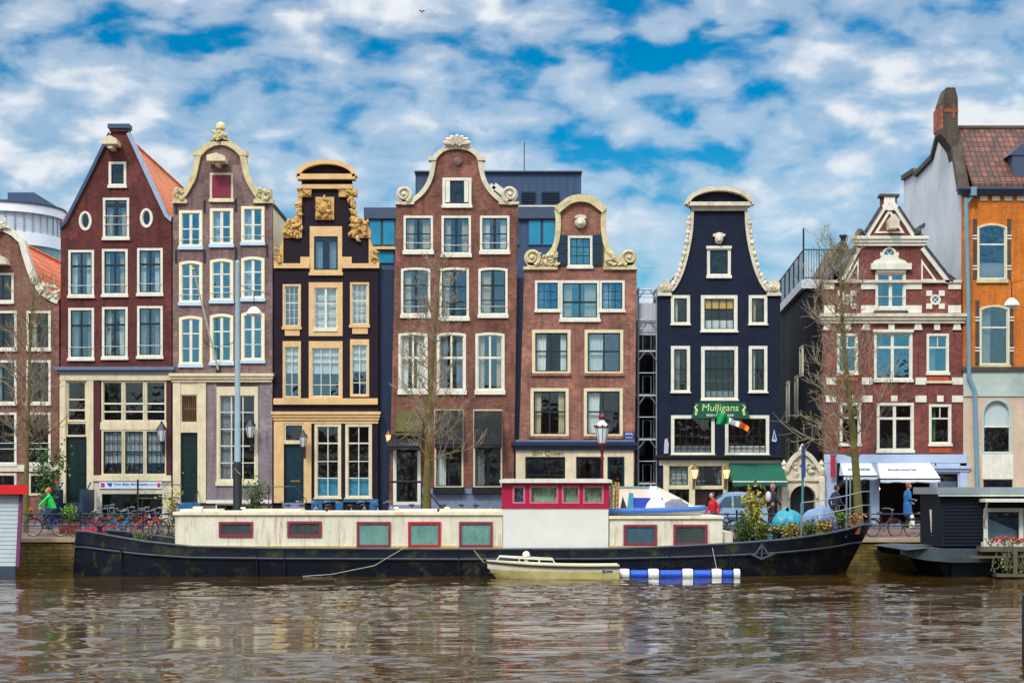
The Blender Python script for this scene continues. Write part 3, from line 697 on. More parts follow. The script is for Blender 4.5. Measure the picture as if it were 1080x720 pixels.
mb = MB(); mb.slab([(fx(222), fz(174)), (fx(241), fz(174)), (fx(241), fz(169)), (fx(232), fz(165.5)), (fx(222), fz(168))], h.y-.9, h.y+.1); mb.box(fx(230), fx(234), h.y-.7, h.y+.1, fz(178), fz(174.1)); h.P('hoist_hood', mb, CREAM)
mb = MB(); mb.box(fx(150+8), fx(150+9.6), -2.6, -2.5, 1.3, fz(506))
for z in (511, 525): mb.tube([(fx(158.8), -2.55, fz(z)), (fx(190), -2.5, fz(z)), (fx(190), h.y, fz(z))], .02, 5)
mb.tube([(fx(209), h.y, fz(517)), (fx(214), -2.5, fz(536)), (fx(214), -2.5, 1.3)], .025, 5); h.P('stoop_railing', mb, BLACK)
mb = MB()
for i in range(5): mb.box(fx(188), fx(213), h.y-0.101-.3*(5-i), h.y-.101-.3*(4-i)-.004, fz(562), fz(530)-(4-i)*.22)
h.P('stoop', mb, BLUEPL)
h.finish()

# ------------------------------------------------------------------ D: black neck gable with ochre trim
h = House('narrow black house with ochre trimmed neck gable and carved lion block', 344, BLACKW,
    [(288.6,562),(399,562),(399,279),(390,279),(390,250),(371,250),(371,190),(373,187)] + [(344.5+29*math.cos(t*math.pi/8), 187-15*math.sin(t*math.pi/8)) for t in range(1, 8)] + [(316,187),(318,190),(318,250),(298,250),(298,279),(288.6,279)], 282, (344, 215), 12, 0.02)
h.win(327, 239, 360.5, 288, fr=OCHRE, fw=4.2, sash=TEALD, sw=1.8, v=((.5, 7),), h=((.1, 4),), head=6, g=GLS, curt='full')
h.P('relief_block', MB().box(fx(333), fx(352.5), h.y-.1, h.y+.02, fz(232), fz(208)), OCHRE_S)
mb = MB(); carve(mb, 335, 210, 350, 230, h.y-.14, 26, 12, (2.2, 4)); mb.ball((fx(342), h.y-.18, fz(219)), (.2, .12, .26), jit=.1); h.P('lion_relief', mb, OCHRE_S, smooth=True)
arc = [(344.5+30*math.cos(math.pi-t*math.pi/12), 187-15.5*math.sin(math.pi-t*math.pi/12)) for t in range(13)]
h.coping(arc, 2.2, 2.4, OCHRE, .3, 2, 'pediment'); h.box('pediment', 314, 184.5, 375, 190, .3, OCHRE, .3); h.box('cornice', 317, 195, 372, 199.5, .16, OCHRE, .2)
mb = MB()
for a, b in ((314, 328.5), (357.5, 377)): mb.next(); mb.box(fx(a), fx(b), h.y-.12, h.y+.1, fz(208), fz(199.6)); carve(mb, a+1, 200, b-1, 207, h.y-.12, 10, 2, (1.5, 2.6))
h.P('capital', mb, OCHRE_S, smooth=True)
mb = MB()
for sg in (1, -1):
    mb.next(); m_ = lambda x: x if sg > 0 else 689 - x
    mb.slab([(fx(m_(x)), fz(y)) for x, y in ((370.5,206),(375,212),(374,226),(380,229),(387,234),(391,244),(390.5,251),(370.5,251))][::sg], h.y-.08, h.y+.3)
    a, b = sorted((m_(371), m_(388))); carve(mb, a, 232, b, 250, h.y-.1, 24, 20+sg); a, b = sorted((m_(371), m_(375))); carve(mb, a, 210, b, 230, h.y-.1, 10, 30+sg)
    mb.slab([(fx(m_(x)), fz(y)) for x, y in ((390.3,252),(394,262),(398,270),(400.5,278),(390.3,278))][::sg], h.y-.08, h.y+.3)
    a, b = sorted((m_(391), m_(398))); carve(mb, a, 262, b, 277, h.y-.1, 10, 40+sg, (1.6, 3))
h.P('claw_piece', mb, OCHRE_S, smooth=True)
for a, b in ((289, 326.6), (360.8, 400)):
    h.box('string_course', a, 278, b, 283, .12, OCHRE, .1)
h.box('ledge', 317, 271, 326.8, 278, .08, OCHRE); h.box('ledge', 360.7, 271, 371, 278, .08, OCHRE)
for a, b in ((297.6, 299), (389, 390.4)): h.box('edging', a, 252, b, 277.8, .05, OCHRE)
for x0, x1, t in ((298.5, 317, 0), (369.5, 389, -2)):
    h.win(x0, 300+t, x1, 345+t, fr=OCHRE, fw=1.8, sash=WHITE, sw=.9, v=((.33, .4), (.66, .4)), h=((.2, .4), (.42, 1), (.6, .4), (.8, .4)), g=GLS, curt='full')
    h.win(x0, 360+t, x1, 420+t, fr=OCHRE, fw=1.8, sash=WHITE, sw=.9, v=((.5, .7),), h=((.14, .4), (.28, .8), (.75, .7)), g=GLS, curt='blind', blind=.52, head=4, sill=0)
    h.box('ornament_panel', x0+2, 347+t, x1-1, 354+t, .06, OCHRE)
h.win(326, 298, 361, 354, fr=OCHRE, fw=5.4, sash=WHITE, sw=1.2, v=((.5, 2.2),), h=((.36, 1), (.2, .4), (.6, .4), (.8, .4)), g=GLS, curt='full', sill=0)
h.box('window_board', 331, 345, 356, 349.5, .08, WHITE)
h.win(326, 360, 361, 421, fr=OCHRE, fw=3, sash=WHITE, sw=.9, v=((.33, .7), (.66, .7)), h=((.14, .4), (.28, .8), (.75, .7)), g=GLS, curt='blind', blind=.52, head=4, sill=0)
h.box('sill_band', 288.7, 420, 398.5, 426.5, .14, OCHRE); h.cornice(289, 399, 434, 443, .22, OCHRE, 3)
h.box('fascia', 289, 443, 398.8, 446.5, .06, OCHRE)
for a, b in ((289, 299.5), (320.5, 328.5)): h.box('pilaster', a, 446.5, b, 530, .1, OCHRE)
h.win(300, 447, 320, 466, fr=CREAM, fw=1.4, g=GLD, curt=None, sill=0); h.box('transom', 299.5, 464, 320.5, 468, .06, CREAM)
h.door(300, 468, 320, 530, TEALD, 1, False); h.box('letter_plate', 306.5, 506, 316, 508, -.05, BRASS)
for x0, x1, t in ((332, 359.5, 0), (364.5, 392, 0)): h.win(x0, 447, x1, 525, fr=CREAM, fw=2.6, sash=WHITE, sw=.7, v=((.5, .9),), h=((.24, 1.4), (.5, .8), (.74, .9)), g=GLD, curt='low', blind=.26, curtmat=paint('turquoise blind', (50, 150, 186), .7, .1, bump=0), sill=2)
h.box('plinth', 328.5, 526, 340, 562, .1, BLUEPL); h.box('plinth', 354, 526, 362, 562, .1, BLUEPL); h.box('plinth', 390, 526, 399, 562, .1, BLUEPL); h.box('plinth', 340, 526, 390, 529, .1, BLUEPL)
mb = MB(); mb.tube([(fx(287)+0, h.y-1.6, fz(513)), (fx(316), h.y-1.6, fz(513)), (fx(328), h.y-1.7, fz(527)), (fx(328), h.y-1.7, 1.3)], .02, 5); mb.tube([(fx(288.8), h.y-1.6, fz(513)), (fx(288.8), h.y-1.6, 1.3)], .02, 5); h.P('stoop_railing', mb, BLACK)
mb = MB()
for i in range(4): mb.box(fx(299), fx(322), h.y-.101-.3*(4-i), h.y-.101-.3*(3-i)-.004, fz(562), fz(530)-(3-i)*.25)
h.P('stoop', mb, GSTONE)
h.finish()

# ------------------------------------------------------------------ E: tall russet bell gable
rr = [(532,213),(525,208),(518,200),(512.5,189),(510,178),(508.5,168),(504,161),(496,156),(489,154),(482,153.5)]
h = House('tall leaning brown brick house with white scrolled bell gable and black awnings', 477, BR_E,
    [(409.5,562),(541,562),(546.5,213)] + rr + [(964-x, y) for x, y in rr[::-1]][1:] + [(418,213)], 232, (482, 180), 13, -0.03, side=paint('yellow side render', (206, 178, 122), .8, .12))
h.win(467, 188, 497, 217, fr=WHITE, fw=2.6, sash=DKBLUE, sw=2, g=GLD, curt=None); 
for a, b in ((470, 474.6), (489.6, 494)): h.box('window_board', a, 191, b, 213.5, .045, WHITE, .02)
for x0, t in ((426, 0), (466, 3), (506.5, 0)): h.win(x0, 228, x0+30.5, 265+t, v=((.5, 2.8),), h=((.5, 1.2),), sash=SASHD, curt='drape', rail=(.8,), g=GLS, sill=3.5, deep=0)
for x0, t in ((423.3, 0), (464, 3), (504.8, 0)): h.win(x0, 282.5, x0+30.3, 332+t, sash=SASHD, v=((.5, 2.8),), h=((.36, 1.6), (.7, 1)), curt='half', rail=(.85,), g=GLS, arch=1.5, sill=3.5)
for x0 in (420.5, 461, 501.7): h.win(x0, 351, x0+30.2, 412, sash=WHITE, v=((.5, 2.0),), h=((.42, 2.2),), curt='drape', g=GLS if x0 > 500 else GLD, arch=1.5, sill=4)
h.win(415, 470, 443.5, 532, fr=WHITE, fw=3.2, sash=DGREEN, sw=1, v=((.5, .8),), h=((.3, .8), (.6, .8)), g=GLD, curt=None, sill=0, label='black panelled front door in a white frame')
for x0 in (458.5, 499.5): h.win(x0, 432, x0+30, 514, fr=CREAM, fw=1.6, sash=BLACK, sw=1, v=((.5, 2.6),), h=((.5, 1.2),), g=GLD, curt='half', sill=0)
h.box('plinth', 455, 521, 541.5, 562, .06, GSTONE, .0); h.box('plinth_band', 445, 514.8, 541.5, 520.5, .1, GSTONE, .0)
mb = MB()
for x0 in (457, 498): mb.next(); mb.box(fx(x0), fx(x0+33), h.y-.35, h.y-.04, fz(520), fz(513.5))
h.P('flower_box', mb, BLACK)
h.P('infill_panel', MB().box(fx(399.6), fx(421), .34, .44, 1.3, fz(283)), DKBLUE); h.P('infill_panel', MB().box(fx(538), fx(554), .34, .44, 1.3, fz(292)), DKBLUE)
L_ = [(424,213),(432,212),(441,206),(448,198),(453,188),(455.5,177),(457.5,167),(463,160),(471,155.5),(482,154)]
h.coping([(964-x, y) for x, y in L_], 3.6, 1.2, STONE2, .12, 5); h.coping(L_[::-1], 3.6, 1.2, STONE2, .12, 5)
mb = MB(); scroll(mb, 426, 205.5, 8.2, h.y-.1, 1); mb.box(fx(417), fx(437), h.y-.13, h.y+.33, fz(216), fz(213.2)); mb.next(); scroll(mb, 538, 205.5, 8.2, h.y-.1, -1)
mb.box(fx(526), fx(547.5), h.y-.13, h.y+.33, fz(216), fz(213.2)); h.P('volute', mb, STONE2, smooth=True)
mb = MB()
for x in (456, 508): mb.box(fx(x)-.17, fx(x)+.17, h.y-.17, h.y+.33, fz(170), fz(166)); mb.next()
mb.slab([(fx(468), fz(156)), (fx(497), fz(156)), (fx(494), fz(151)), (fx(488), fz(147)), (fx(476), fz(147)), (fx(471), fz(151))], h.y-.15, h.y+.2)
for k in range(7):
    a = math.pi*(k+.5)/7; mb.tube([(fx(482)+.1*math.cos(a), h.y-.2, fz(154)+.05), (fx(482)+.42*math.cos(a), h.y-.24, fz(154)+.36*math.sin(a)), (fx(482)+.62*math.cos(a), h.y-.16, fz(154)+.4*math.sin(a)+.03)], [.05, .1, .05], 6)
carve(mb, 471, 150, 493, 155, h.y-.17, 16, 9, (1.5, 2.6)); h.P('crest', mb, STONE2, smooth=True)
mb = MB(); mb.box(fx(516), fx(536), 3.0, 5.4, fz(215), fz(186)); h.P('dormer', mb, paint('pale green cladding', (150, 178, 160), .6, .15))
mb = MB(); mb.bar((fx(513.5), 2.95, fz(190)), (fx(520), 2.95, fz(183)), .09, .3); mb.bar((fx(520), 2.95, fz(183)), (fx(538), 2.95, fz(197)), .09, .3); h.P('dormer_rake', mb, WHITE)
h.P('hoist_relief', MB().ball((fx(483), h.y-.02, fz(170.5)), (.2, .1, .2), jit=.15), BR_C, smooth=True)
mb = MB(); pts = [(fx(411), h.y-1.1, fz(508)), (fx(446), h.y-1.1, fz(508)), (fx(455), h.y-1.5, fz(520)), (fx(468), h.y-2.2, fz(535)), (fx(478), h.y-2.3, fz(536))]; mb.tube(pts, .05, 6)
for p in pts[:2] + pts[3:4]: mb.tube([p, (p[0], p[1], 1.3)], .03, 5)
h.P('stoop_railing', mb, BLACK)
mb = MB()
for i in range(4): mb.box(fx(411), fx(447), h.y-.15-.3*(4-i), h.y-.15-.3*(3-i)-.004, fz(562), fz(532.5)-(3-i)*.24)
h.P('stoop', mb, GSTONE)
h.finish()
def awning(x0, x1, ytop, ybot, dep, mat, label, y0, val=0.18, bar=None, group=None, spread=0.0):
    a, b, zt, zb = fx(x0), fx(x1), fz(ytop), fz(ybot); sc = (CAM_D - dep) / CAM_D
    zb = CAM_H + (zb - CAM_H) * sc
    root = thing('awning', ((a+b)/2, y0, zt), label, 'awning', group)
    mb = MB(); n = 8; e = spread/24
    rows = []
    for k in range(2):
        rows.append([(a + (b-a)*i/n + (e*(2*i/n-1) if k else 0), y0 - 0.06 - (dep if k else 0), (zt if not k else zb+val) - (0.02*math.sin(i*2.1) if k else 0)) for i in range(n+1)])
    rows.append([(p[0], p[1]-.012, p[2]-val) for p in rows[1]])
    t = [[(p[0], p[1]+.02, p[2]-.03) for p in r] for r in rows]
    mb.grid(rows); mb.grid(t)
    for i in (0, n): mb.add([rows[0][i], rows[1][i], (rows[1][i][0], rows[0][i][1], rows[1][i][2])], [(0, 1, 2)])
    obj('cloth', mb, mat, root)
    m2 = MB(); m2.tube([(a-e, y0-.06-dep, zb+val-.03), (b+e, y0-.06-dep, zb+val-.03)], .03, 6)
    m2.tube([(a+.05, y0-.02, zt-.4), (a-e+.05, y0-.06-dep, zb+val-.03)], .02, 5); m2.tube([(b-.05, y0-.02, zt-.4), (b+e-.05, y0-.06-dep, zb+val-.03)], .02, 5)
    obj('frame', m2, bar or BLACK, root); return root
awning(418, 446, 433, 459, .5, AWNO, 'olive stained roller awning above the black door awning', -.03)
awning(411, 446, 458, 474, 1.0, AWNB, 'black awning over the front door of the tall brown house', -.03, spread=1)
awning(459, 488, 432.5, 472, .55, AWNB, 'dark awning over the shop window just right of the mossy trunk', -.03)
awning(500, 529.5, 433, 472, .55, AWNB, 'dark awning over the shop window nearest the red wheelhouse', -.03)

# ------------------------------------------------------------------ F: rose brick neck gable with shutters
rr = [(671.5,283),(657,277),(646,269),(639,258),(636,246),(635,228),(638,224),(633,220),(627,213),(613,208.5)]
h = House('reddish brick house with green shutters in its scrolled neck gable', 608, BR_F,
    [(544.5,562),(668.5,562),(671.5,283)] + rr[1:] + [(1225-x, y) for x, y in rr[::-1]][1:-1] + [(553,283)], 300, (612, 232), 12, -.01)
h.win(599, 249, 624.5, 281, fr=WHITE, fw=2.2, sash=SASHD, v=((.33, .7), (.66, .7)), h=((.33, .7), (.66, .7)), g=GLT, curt='full', curtmat=paint('green curtain', (60, 140, 120), .8))
mb = MB()
for a, b in ((588.5, 598.6), (625, 635)):
    mb.next(); mb.slab([(fx(a), fz(280)), (fx(b), fz(280)), (fx(b), fz(248)), (fx(a), fz(248))], h.y-.07, h.y+.02)
    for i in range(3): mb.box(fx(a)+.05, fx(b)-.05, h.y-.09, h.y-.068, fz(278-10.4*i), fz(270-10.4*i))
h.P('shutter', mb, TEALD)
h.win(564.5, 296, 590.5, 327.5, sash=SASHD, v=((.33, .7), (.66, .7)), h=((.33, .7), (.66, .7)), g=GLT, curt='half', sill=2)
h.win(632.5, 296, 658.5, 327.5, sash=SASHD, v=((.33, .7), (.66, .7)), h=((.33, .7), (.66, .7)), g=GLT, curt='half', sill=2)
h.win(590.7, 296, 632.3, 337, fw=2.6, sash=SASHD, v=((.5, 1.6),), h=((.55, 2),), g=GLT, curt='drape', sill=2.5)
for a, b, c, d in ((561.5, 348, 601.5, 394), (616.8, 348, 657, 394), (559.8, 409.5, 599.5, 460), (616, 409.5, 656.5, 460)):
    h.win(a, b, c, d, fr=CREAM, fw=3, sash=SASHD, sw=1.4, v=((.5, 1.6),), h=((.48, 1.6),), g=GLS if b < 400 and a > 600 else GLD, curt='half' if a > 600 else 'drape', sill=2.4, sillmat=BR_F)
h.cornice(543.5, 669.5, 466, 474, .35, DKBLUE, 2); h.box('lead_flashing', 543.6, 463.5, 669, 466.3, .2, LEAD)
h.box('fascia', 544, 474.5, 668, 481.5, .08, CREAM)
text('Blin Queen', 578, 478, .28, paint('grey lettering', (120, 108, 90), .6, .05, bump=0), h.root, h.y-.095, width=1.35)
for a, b in ((544, 554), (596, 607.5), (635.5, 640.5), (658.5, 668)): h.box('pilaster', a, 481.5, b, 562, .1, CREAM)
h.win(554, 481.5, 596, 540, fr=BLACK, fw=1.2, sash=BLACK, h=((.32, 1.2),), g=GLD, curt=None, sill=0); h.win(607.5, 481.5, 635.5, 540, fr=BLACK, fw=1.2, sash=BLACK, h=((.4, 1.2),), g=GLD, curt=None, sill=0)
h.win(640.5, 481.5, 658.5, 556, fr=DKBLUE, fw=1.4, sash=TEALD, h=((.12, 1.4),), g=GLD, curt=None, sill=0)
h.box('stall_riser', 554, 540, 635.5, 562, .05, CREAM)
L_ = [(556,280),(567,277),(577,270),(584.5,260),(587.5,246),(588,230),(586.5,222)]
h.coping([(1225-x, y) for x, y in L_], 3.4, 2, STONE, .12, 4); h.coping(L_[::-1], 3.4, 2, STONE, .12, 4)
A_ = [(587,222),(593,217),(602,211),(612.5,209),(623,211),(632,217),(638,222)]
h.coping(A_, 3.4, 4.2, STONE, .2, 4, 'pediment')
mb = MB()
for sg in (0, 1):
    mb.next(); scroll(mb, 663.5 if sg else 561, 272, 8.5, h.y-.1, -1 if sg else 1); a, b = (636, 672) if sg else (552, 588); mb.box(fx(a), fx(b), h.y-.13, h.y+.32, fz(284.5), fz(281.5))
    q = [(1225-x if sg else x, y) for x, y in ((568,281),(568,277),(577,271),(584,262),(587,252),(588,281))]; mb.slab([(fx(x), fz(y)) for x, y in q][::-1 if sg else 1], h.y-.06, h.y+.05)
    a, b = (570, 587) if not sg else (638, 655); carve(mb, a, 268, b, 280, h.y-.08, 20, 50+sg, (1.8, 3.4))
h.P('volute', mb, STONE, smooth=True)
mb = MB(); mb.ball((fx(612), h.y-.12, fz(235)), (.26, .2, .26), jit=.06); mb.ball((fx(612), h.y-.28, fz(236.5)), (.12, .1, .1)); mb.slab([(fx(605.5), fz(231)), (fx(618.5), fz(231)), (fx(617), fz(228)), (fx(612), fz(227)), (fx(607), fz(228))], h.y-.25, h.y+.05); h.P('lion_head', mb, STONE2, smooth=True)
h.P('flue', MB().tube([(fx(649.5), 4, fz(285)), (fx(649.5), 4, fz(240)-.7)], .3, 10), PIPE, smooth=True)
h.finish()

# ------------------------------------------------------------------ G: navy pub
rr = [(823,310),(812,304),(804,292),(797,275),(792,255),(788.5,238),(787,224)]
h = House('dark navy pub house with white windows and carved bell shaped gable', 758.5, NAVYW,
    [(694.8,562),(823,562),(823,310)] + rr[1:] + [(788,220),(792,214)] + [(758.5+34*math.cos(t*math.pi/10), 216-17*math.sin(t*math.pi/10)) for t in range(1, 10)] + [(725,214),(729,220)] + [(1517-x, y) for x, y in rr[::-1]][:-1] + [(694.8,310)], 315, (758.5, 240), 14, .03)
h.win(746, 261, 770.5, 291, fr=WHITE, fw=2.8, sash=TEALD, sw=2, g=GLD, curt=None); h.box('window_head', 744.8, 259.5, 771.5, 262.5, .12, WHITE)
for a, b in ((708, 727.5), (790, 809)):
    h.win(a, 311.5, b, 342, fw=3, sash=BLACK, g=GLD, curt='half', sill=1); h.win(a, 365, b, 413.5, fw=3, sash=BLACK, v=((.5, .5),), h=((.5, .8),), g=GLD, curt='half', sill=1)
w = h.win(739.5, 311.5, 777.5, 349.5, fw=3.4, sash=BLACK, v=((.25, .6), (.5, .6), (.75, .6)), h=((.36, 1),), g=GLD, curt='low', blind=.3, sill=1)
h.P('amber_blind', MB().box(fx(742.5), fx(774.5), h.y+.12, h.y+.14, fz(325), fz(314.5)), paint('amber blind', (236, 172, 20), .6, .1), w)
h.win(739.8, 365.5, 778, 421.5, fw=3.4, sash=BLACK, v=((.2, .4), (.4, .4), (.6, .4), (.8, .4)), h=((.16, .4), (.4, 1.2), (.7, .4)), g=GLD, curt='low', blind=.14, sill=1)
for a, b in ((708, 753.5), (765, 811)):
    h.win(a, 438, b, 479.5, fw=3.2, sash=BLACK, sw=.7, v=tuple((i/6, .5) for i in range(1, 6)), h=((.28, .5), (.52, 1), (.76, .5)), g=GLD, curt='low', blind=.2, sill=1)
h.cornice(694.5, 823, 479.8, 485, .4, BLACK, 2)
h.box('fascia', 695, 485, 823, 490.5, .1, CREAM)
for a, b in ((699.5, 705), (726.8, 732.8), (762.5, 767.5), (819.5, 823)): h.box('pilaster', a, 490.5, b, 562, .12, CREAM)
h.win(705, 490.5, 726.8, 512.5, fr=CREAM, fw=1.2, sash=BLACK, v=((.33, .5), (.66, .5)), h=((.5, .5),), g=GLS, curt='full', sill=0)
w = h.win(732.8, 490.5, 762.5, 513, fr=CREAM, fw=1.2, sash=BLACK, v=((.2, .5), (.4, .5), (.6, .5), (.8, .5)), h=((.33, .5), (.66, .5)), g=GLS, curt='full', sill=0)
h.P('oval_sign', MB().slab(ell(fx(748), fz(501), .24, .33, 24), h.y-.04, h.y+.01), BLACK, w)
h.box('rail', 705, 512.6, 762.5, 515.5, .1, CREAM)
h.win(705, 516, 732.6, 556, fr=BLACK, fw=1, sash=BLACK, v=((.5, 1),), h=((.3, 1),), g=GLD, curt='low', blind=.5, sill=0)
d = h.door(733, 516, 747, 558, paint('pub door brown', (58, 34, 22), .4), 3); h.win(747.5, 516, 762, 556, fr=BLACK, fw=1, sash=BLACK, g=GLD, curt='low', blind=.75, curtmat=paint('mint poster', (100, 190, 150), .6), sill=0)
h.win(767.8, 490.7, 819.4, 556, fr=BLACK, fw=1.4, sash=BLACK, v=tuple((i/6, .6) for i in range(1, 6)), h=((.45, .8), (.7, .8)), g=GLD, curt='drape', curtmat=paint('brown bar curtain', (120, 70, 40), .8), sill=0)
arc = [(758.5+34.5*math.cos(math.pi-t*math.pi/14), 216.5-17*math.sin(math.pi-t*math.pi/14)) for t in range(15)]
h.coping(arc, 2.0, 2.6, STONE2, .35, 2, 'pediment'); h.box('pediment', 725.5, 214, 791.5, 218, .35, STONE2, .3); h.box('cornice', 729, 218.2, 788, 222.5, .14, STONE2)
L_ = [(708,306),(713,299),(719,286),(724,268),(727.5,250),(729,236),(729.5,223)]
for q in (L_[::-1], [(1517-x, y) for x, y in L_]): h.coping(q, 2.2, 1.2, STONE2, .12, 4)
mb = MB()
for q in (smooth_path(L_, 3), smooth_path([(1517-x, y) for x, y in L_], 3)):
    mb.next()
    for i, (x, y) in enumerate(q[:-2]):
        sx = -1 if x < 758 else 1; mb.ball((fx(x + sx*2.3), h.y-.02, fz(y)), (.13 if i % 2 else .085, .16, .16), 8, 5, .12)
h.P('carved_edge', mb, STONE2, smooth=True)
mb = MB()
for a, b in ((693.5, 708.5), (808.5, 824)):
    mb.next(); mb.box(fx(a), fx(b), h.y-.13, h.y+.33, fz(312), fz(309)); mb.box(fx(a+1.5), fx(b-1.5), h.y-.1, h.y+.3, fz(309), fz(302)); mb.lathe([(.26, -.08), (.26, .3)], (fx((a+b)/2), h.y-.08, fz(301.5)), 14, 'y'); carve(mb, a+3, 300, b-3, 308, h.y-.11, 8, 60, (1.4, 2.4))
h.P('shoulder_stone', mb, STONE2, smooth=True)
mb = MB(); mb.ball((fx(758), h.y-.12, fz(252)), (.2, .18, .25), jit=.08); mb.slab([(fx(752), fz(250)), (fx(764), fz(250)), (fx(764.5), fz(247.5)), (fx(758), fz(245.5)), (fx(751.5), fz(247.5))], h.y-.22, h.y+.04); mb.ball((fx(758), h.y-.3, fz(254)), (.09, .08, .08)); h.P('lion_mask', mb, STONE2, smooth=True)
h.finish()
awning(768.5, 825, 487.5, 512, 1.3, AWNG, 'green awning over the lower window of the navy pub', .03, .2, WHITE)
sg = thing('pub_sign', (fx(758.5), -.02, fz(441)), 'green pub sign board with pale lettering above the upper windows', 'sign')
sg.location.y = -.01
obj('board', MB().slab([(fx(x), fz(y)) for x, y in ((728.5,441),(791,441),(787,432),(785.5,424.5),(760,423.5),(733,424.5),(731.5,432))], -.13, -.075), SIGNG, sg)
text('Mulligans', 759, 430.2, .44, GLET, sg, -.14, shear=.12, width=1.6); text('IRISH MUSIC BAR', 759, 438, .15, WLET, sg, -.14, width=1.2)
m2 = MB(True)
for x, q in ((733.5, 1), (784.5, -1)): m2.tube([(fx(x), -.14, fz(438)), (fx(x+q), -.15, fz(433)), (fx(x-q), -.14, fz(429)), (fx(x+2*q), -.14, fz(427))], [.05, .06, .04, .02], 5)
obj('emblem', m2, GLET, sg)
# ------------------------------------------------------------------ H: crimson brick with white bands
h = House('crimson brick house with white stone bands and a pointed pediment', 938, BR_H,
    [(869,562),(1020.5,562),(1013.5,297),(1000,297),(974,262),(974,249),(966,249),(946,222),(946,206),(929.5,206),(929.5,222),(912,249),(903,249),(903,262),(887,297),(868,297)], 300, (938, 240), 12, 0.01, roof=T_DK, side=paint('dark plum render', (26, 23, 34), .7, .3, .8, spec=.2))
WB = WHITE
h.win(923.5, 287, 955, 325, fr=WB, fw=2.2, sash=WB, sw=.8, v=((.5, 3.4),), g=GLT, curt=None, rail=(.7,), sill=2.5)
h.box('window_head', 918, 278, 960.5, 284.5, .22, WB); h.box('window_head', 924, 284.5, 955, 287.5, .12, WB)
h.P('scrolled_hood', MB().slab([(fx(x), fz(y)) for x, y in ((920,278),(957,278),(954,275),(948,273),(946,269),(930,269),(928,273),(922,275))], h.y-.1, h.y+.02), WB)
for x, y, r in ((938, 268, 7.2), (893.5, 316, 5.2), (986.5, 316, 5.2)):
    w = h.win(x-r, y-r, x+r, y+r, fr=WB, fw=1.6, oval=True, sash=WB, sw=.5, g=GLT)
    k = (r-1.6)/24*.7; h.P('glazing_bar', MB().bar((fx(x)-k, h.y+.04, fz(y)-k), (fx(x)+k, h.y+.04, fz(y)+k), .03).bar((fx(x)-k, h.y+.042, fz(y)+k), (fx(x)+k, h.y+.042, fz(y)-k), .03), WB, w)
mb = MB(True)
for x, y, r in ((893.5, 316, 5.2), (986.5, 316, 5.2)):
    for sx in (-1, 1):
        for sy in (-1, 1): mb.box(fx(x+sx*6.6)-.13, fx(x+sx*6.6)+.13, h.y-.05, h.y+.02, fz(y+sy*6.8)-.12, fz(y+sy*6.8)+.12)
for sx, sy in ((-8.2, 0), (8.2, 0), (0, -8.4)): mb.box(fx(938+sx)-.07, fx(938+sx)+.07, h.y-.05, h.y+.02, fz(268+sy)-.08, fz(268+sy)+.08)
for a, b in ((869, 880), (908, 923), (955.5, 972), (1000, 1013.4)):
    mb.box(fx(a), fx(b), h.y-.06, h.y+.02, fz(305), fz(298.6)); mb.box(fx(a), fx(b), h.y-.06, h.y+.02, fz(330), fz(322))
for y0, y1 in ((398, 405.5), (417, 424)):
    for a, b in ((871, 881.5), (909, 920), (965.5, 977), (1004, 1016)): mb.box(fx(a), fx(b), h.y-.05, h.y+.02, fz(y1), fz(y0))
for x in (896, 943, 991.5): mb.box(fx(x)-.14, fx(x)+.14, h.y-.07, h.y+.02, fz(423.5), fz(417))
for x in (872.5, 913, 968, 1009):
    mb.slab([(fx(x-4.5), fz(348)), (fx(x+4.5), fz(348)), (fx(x+3), fz(341)), (fx(x-3), fz(341))], h.y-.09, h.y+.02)
for x in (894, 940, 988): mb.box(fx(x)-.13, fx(x)+.13, h.y-.08, h.y+.02, fz(348), fz(341))
h.P('stone_block', mb, WB)
h.cornice(868, 1016, 331, 341, .3, STONE2, 3); h.box('string_course', 869, 295.5, 1013.5, 298.4, .14, STONE2)
h.box('ledge', 921, 328, 957, 331, .2, BR_CH)
h.cornice(902, 975, 249.5, 259.5, .28, WB, 3)
for pts in ([(887,298),(905,262)], [(972,262),(1000,298)], [(913,250),(936,213)], [(940,213),(964,250)]):
    h.coping(pts, 2.4, 2.2, WB, .14, 1, 'rake'); 
h.coping([(884.5,297),(903,260)], 2.2, 0.2, T_DK, .2, 1, 'rake_flashing'); h.coping([(974,260),(1003,297)], 2.2, .2, T_DK, .2, 1, 'rake_flashing')
h.coping([(910.5,250),(930,219)], 2.2, 0.2, T_DK, .2, 1, 'rake_flashing'); h.coping([(946,219),(966.5,250)], 2.2, .2, T_DK, .2, 1, 'rake_flashing')
mb = MB(True)
tri = [(922,246),(954,246),(938,220)]; inner = [(926.5,244),(949.5,244),(938,225)]
for tr, inn in ((tri, inner), ([(892,296),(905.5,296),(905.5,272)], [(895.5,294.4),(904,294.4),(904,278.5)]), ([(971.5,296),(988,296),(971.5,273)], [(973,294.4),(984.5,294.4),(973,279)])):
    mb.slab([(fx(x), fz(y)) for x, y in tr], h.y-.05, h.y+.02, [[(fx(x), fz(y)) for x, y in inn]])
h.P('triangle_moulding', mb, WB)
h.box('cap_stone', 927.5, 205, 948, 208, .16, BR_CH, .4); h.box('cap_stone', 932, 208, 943.5, 222, .12, WB, .2)
mb = MB(); mb.slab([(fx(935), fz(243)), (fx(944), fz(243)), (fx(945.5), fz(234)), (fx(940), fz(228)), (fx(934.5), fz(234))], h.y-.7, h.y+.1); h.P('hoist_hood', mb, STONE2)
mb = MB()
for x in (907, 968): mb.next(); mb.ball((fx(x), h.y-.02, fz(245)), (.17, .17, .17)); mb.box(fx(x)-.2, fx(x)+.2, h.y-.2, h.y+.2, fz(249.4), fz(247.5))
h.P('finial', mb, BR_CH, smooth=True)
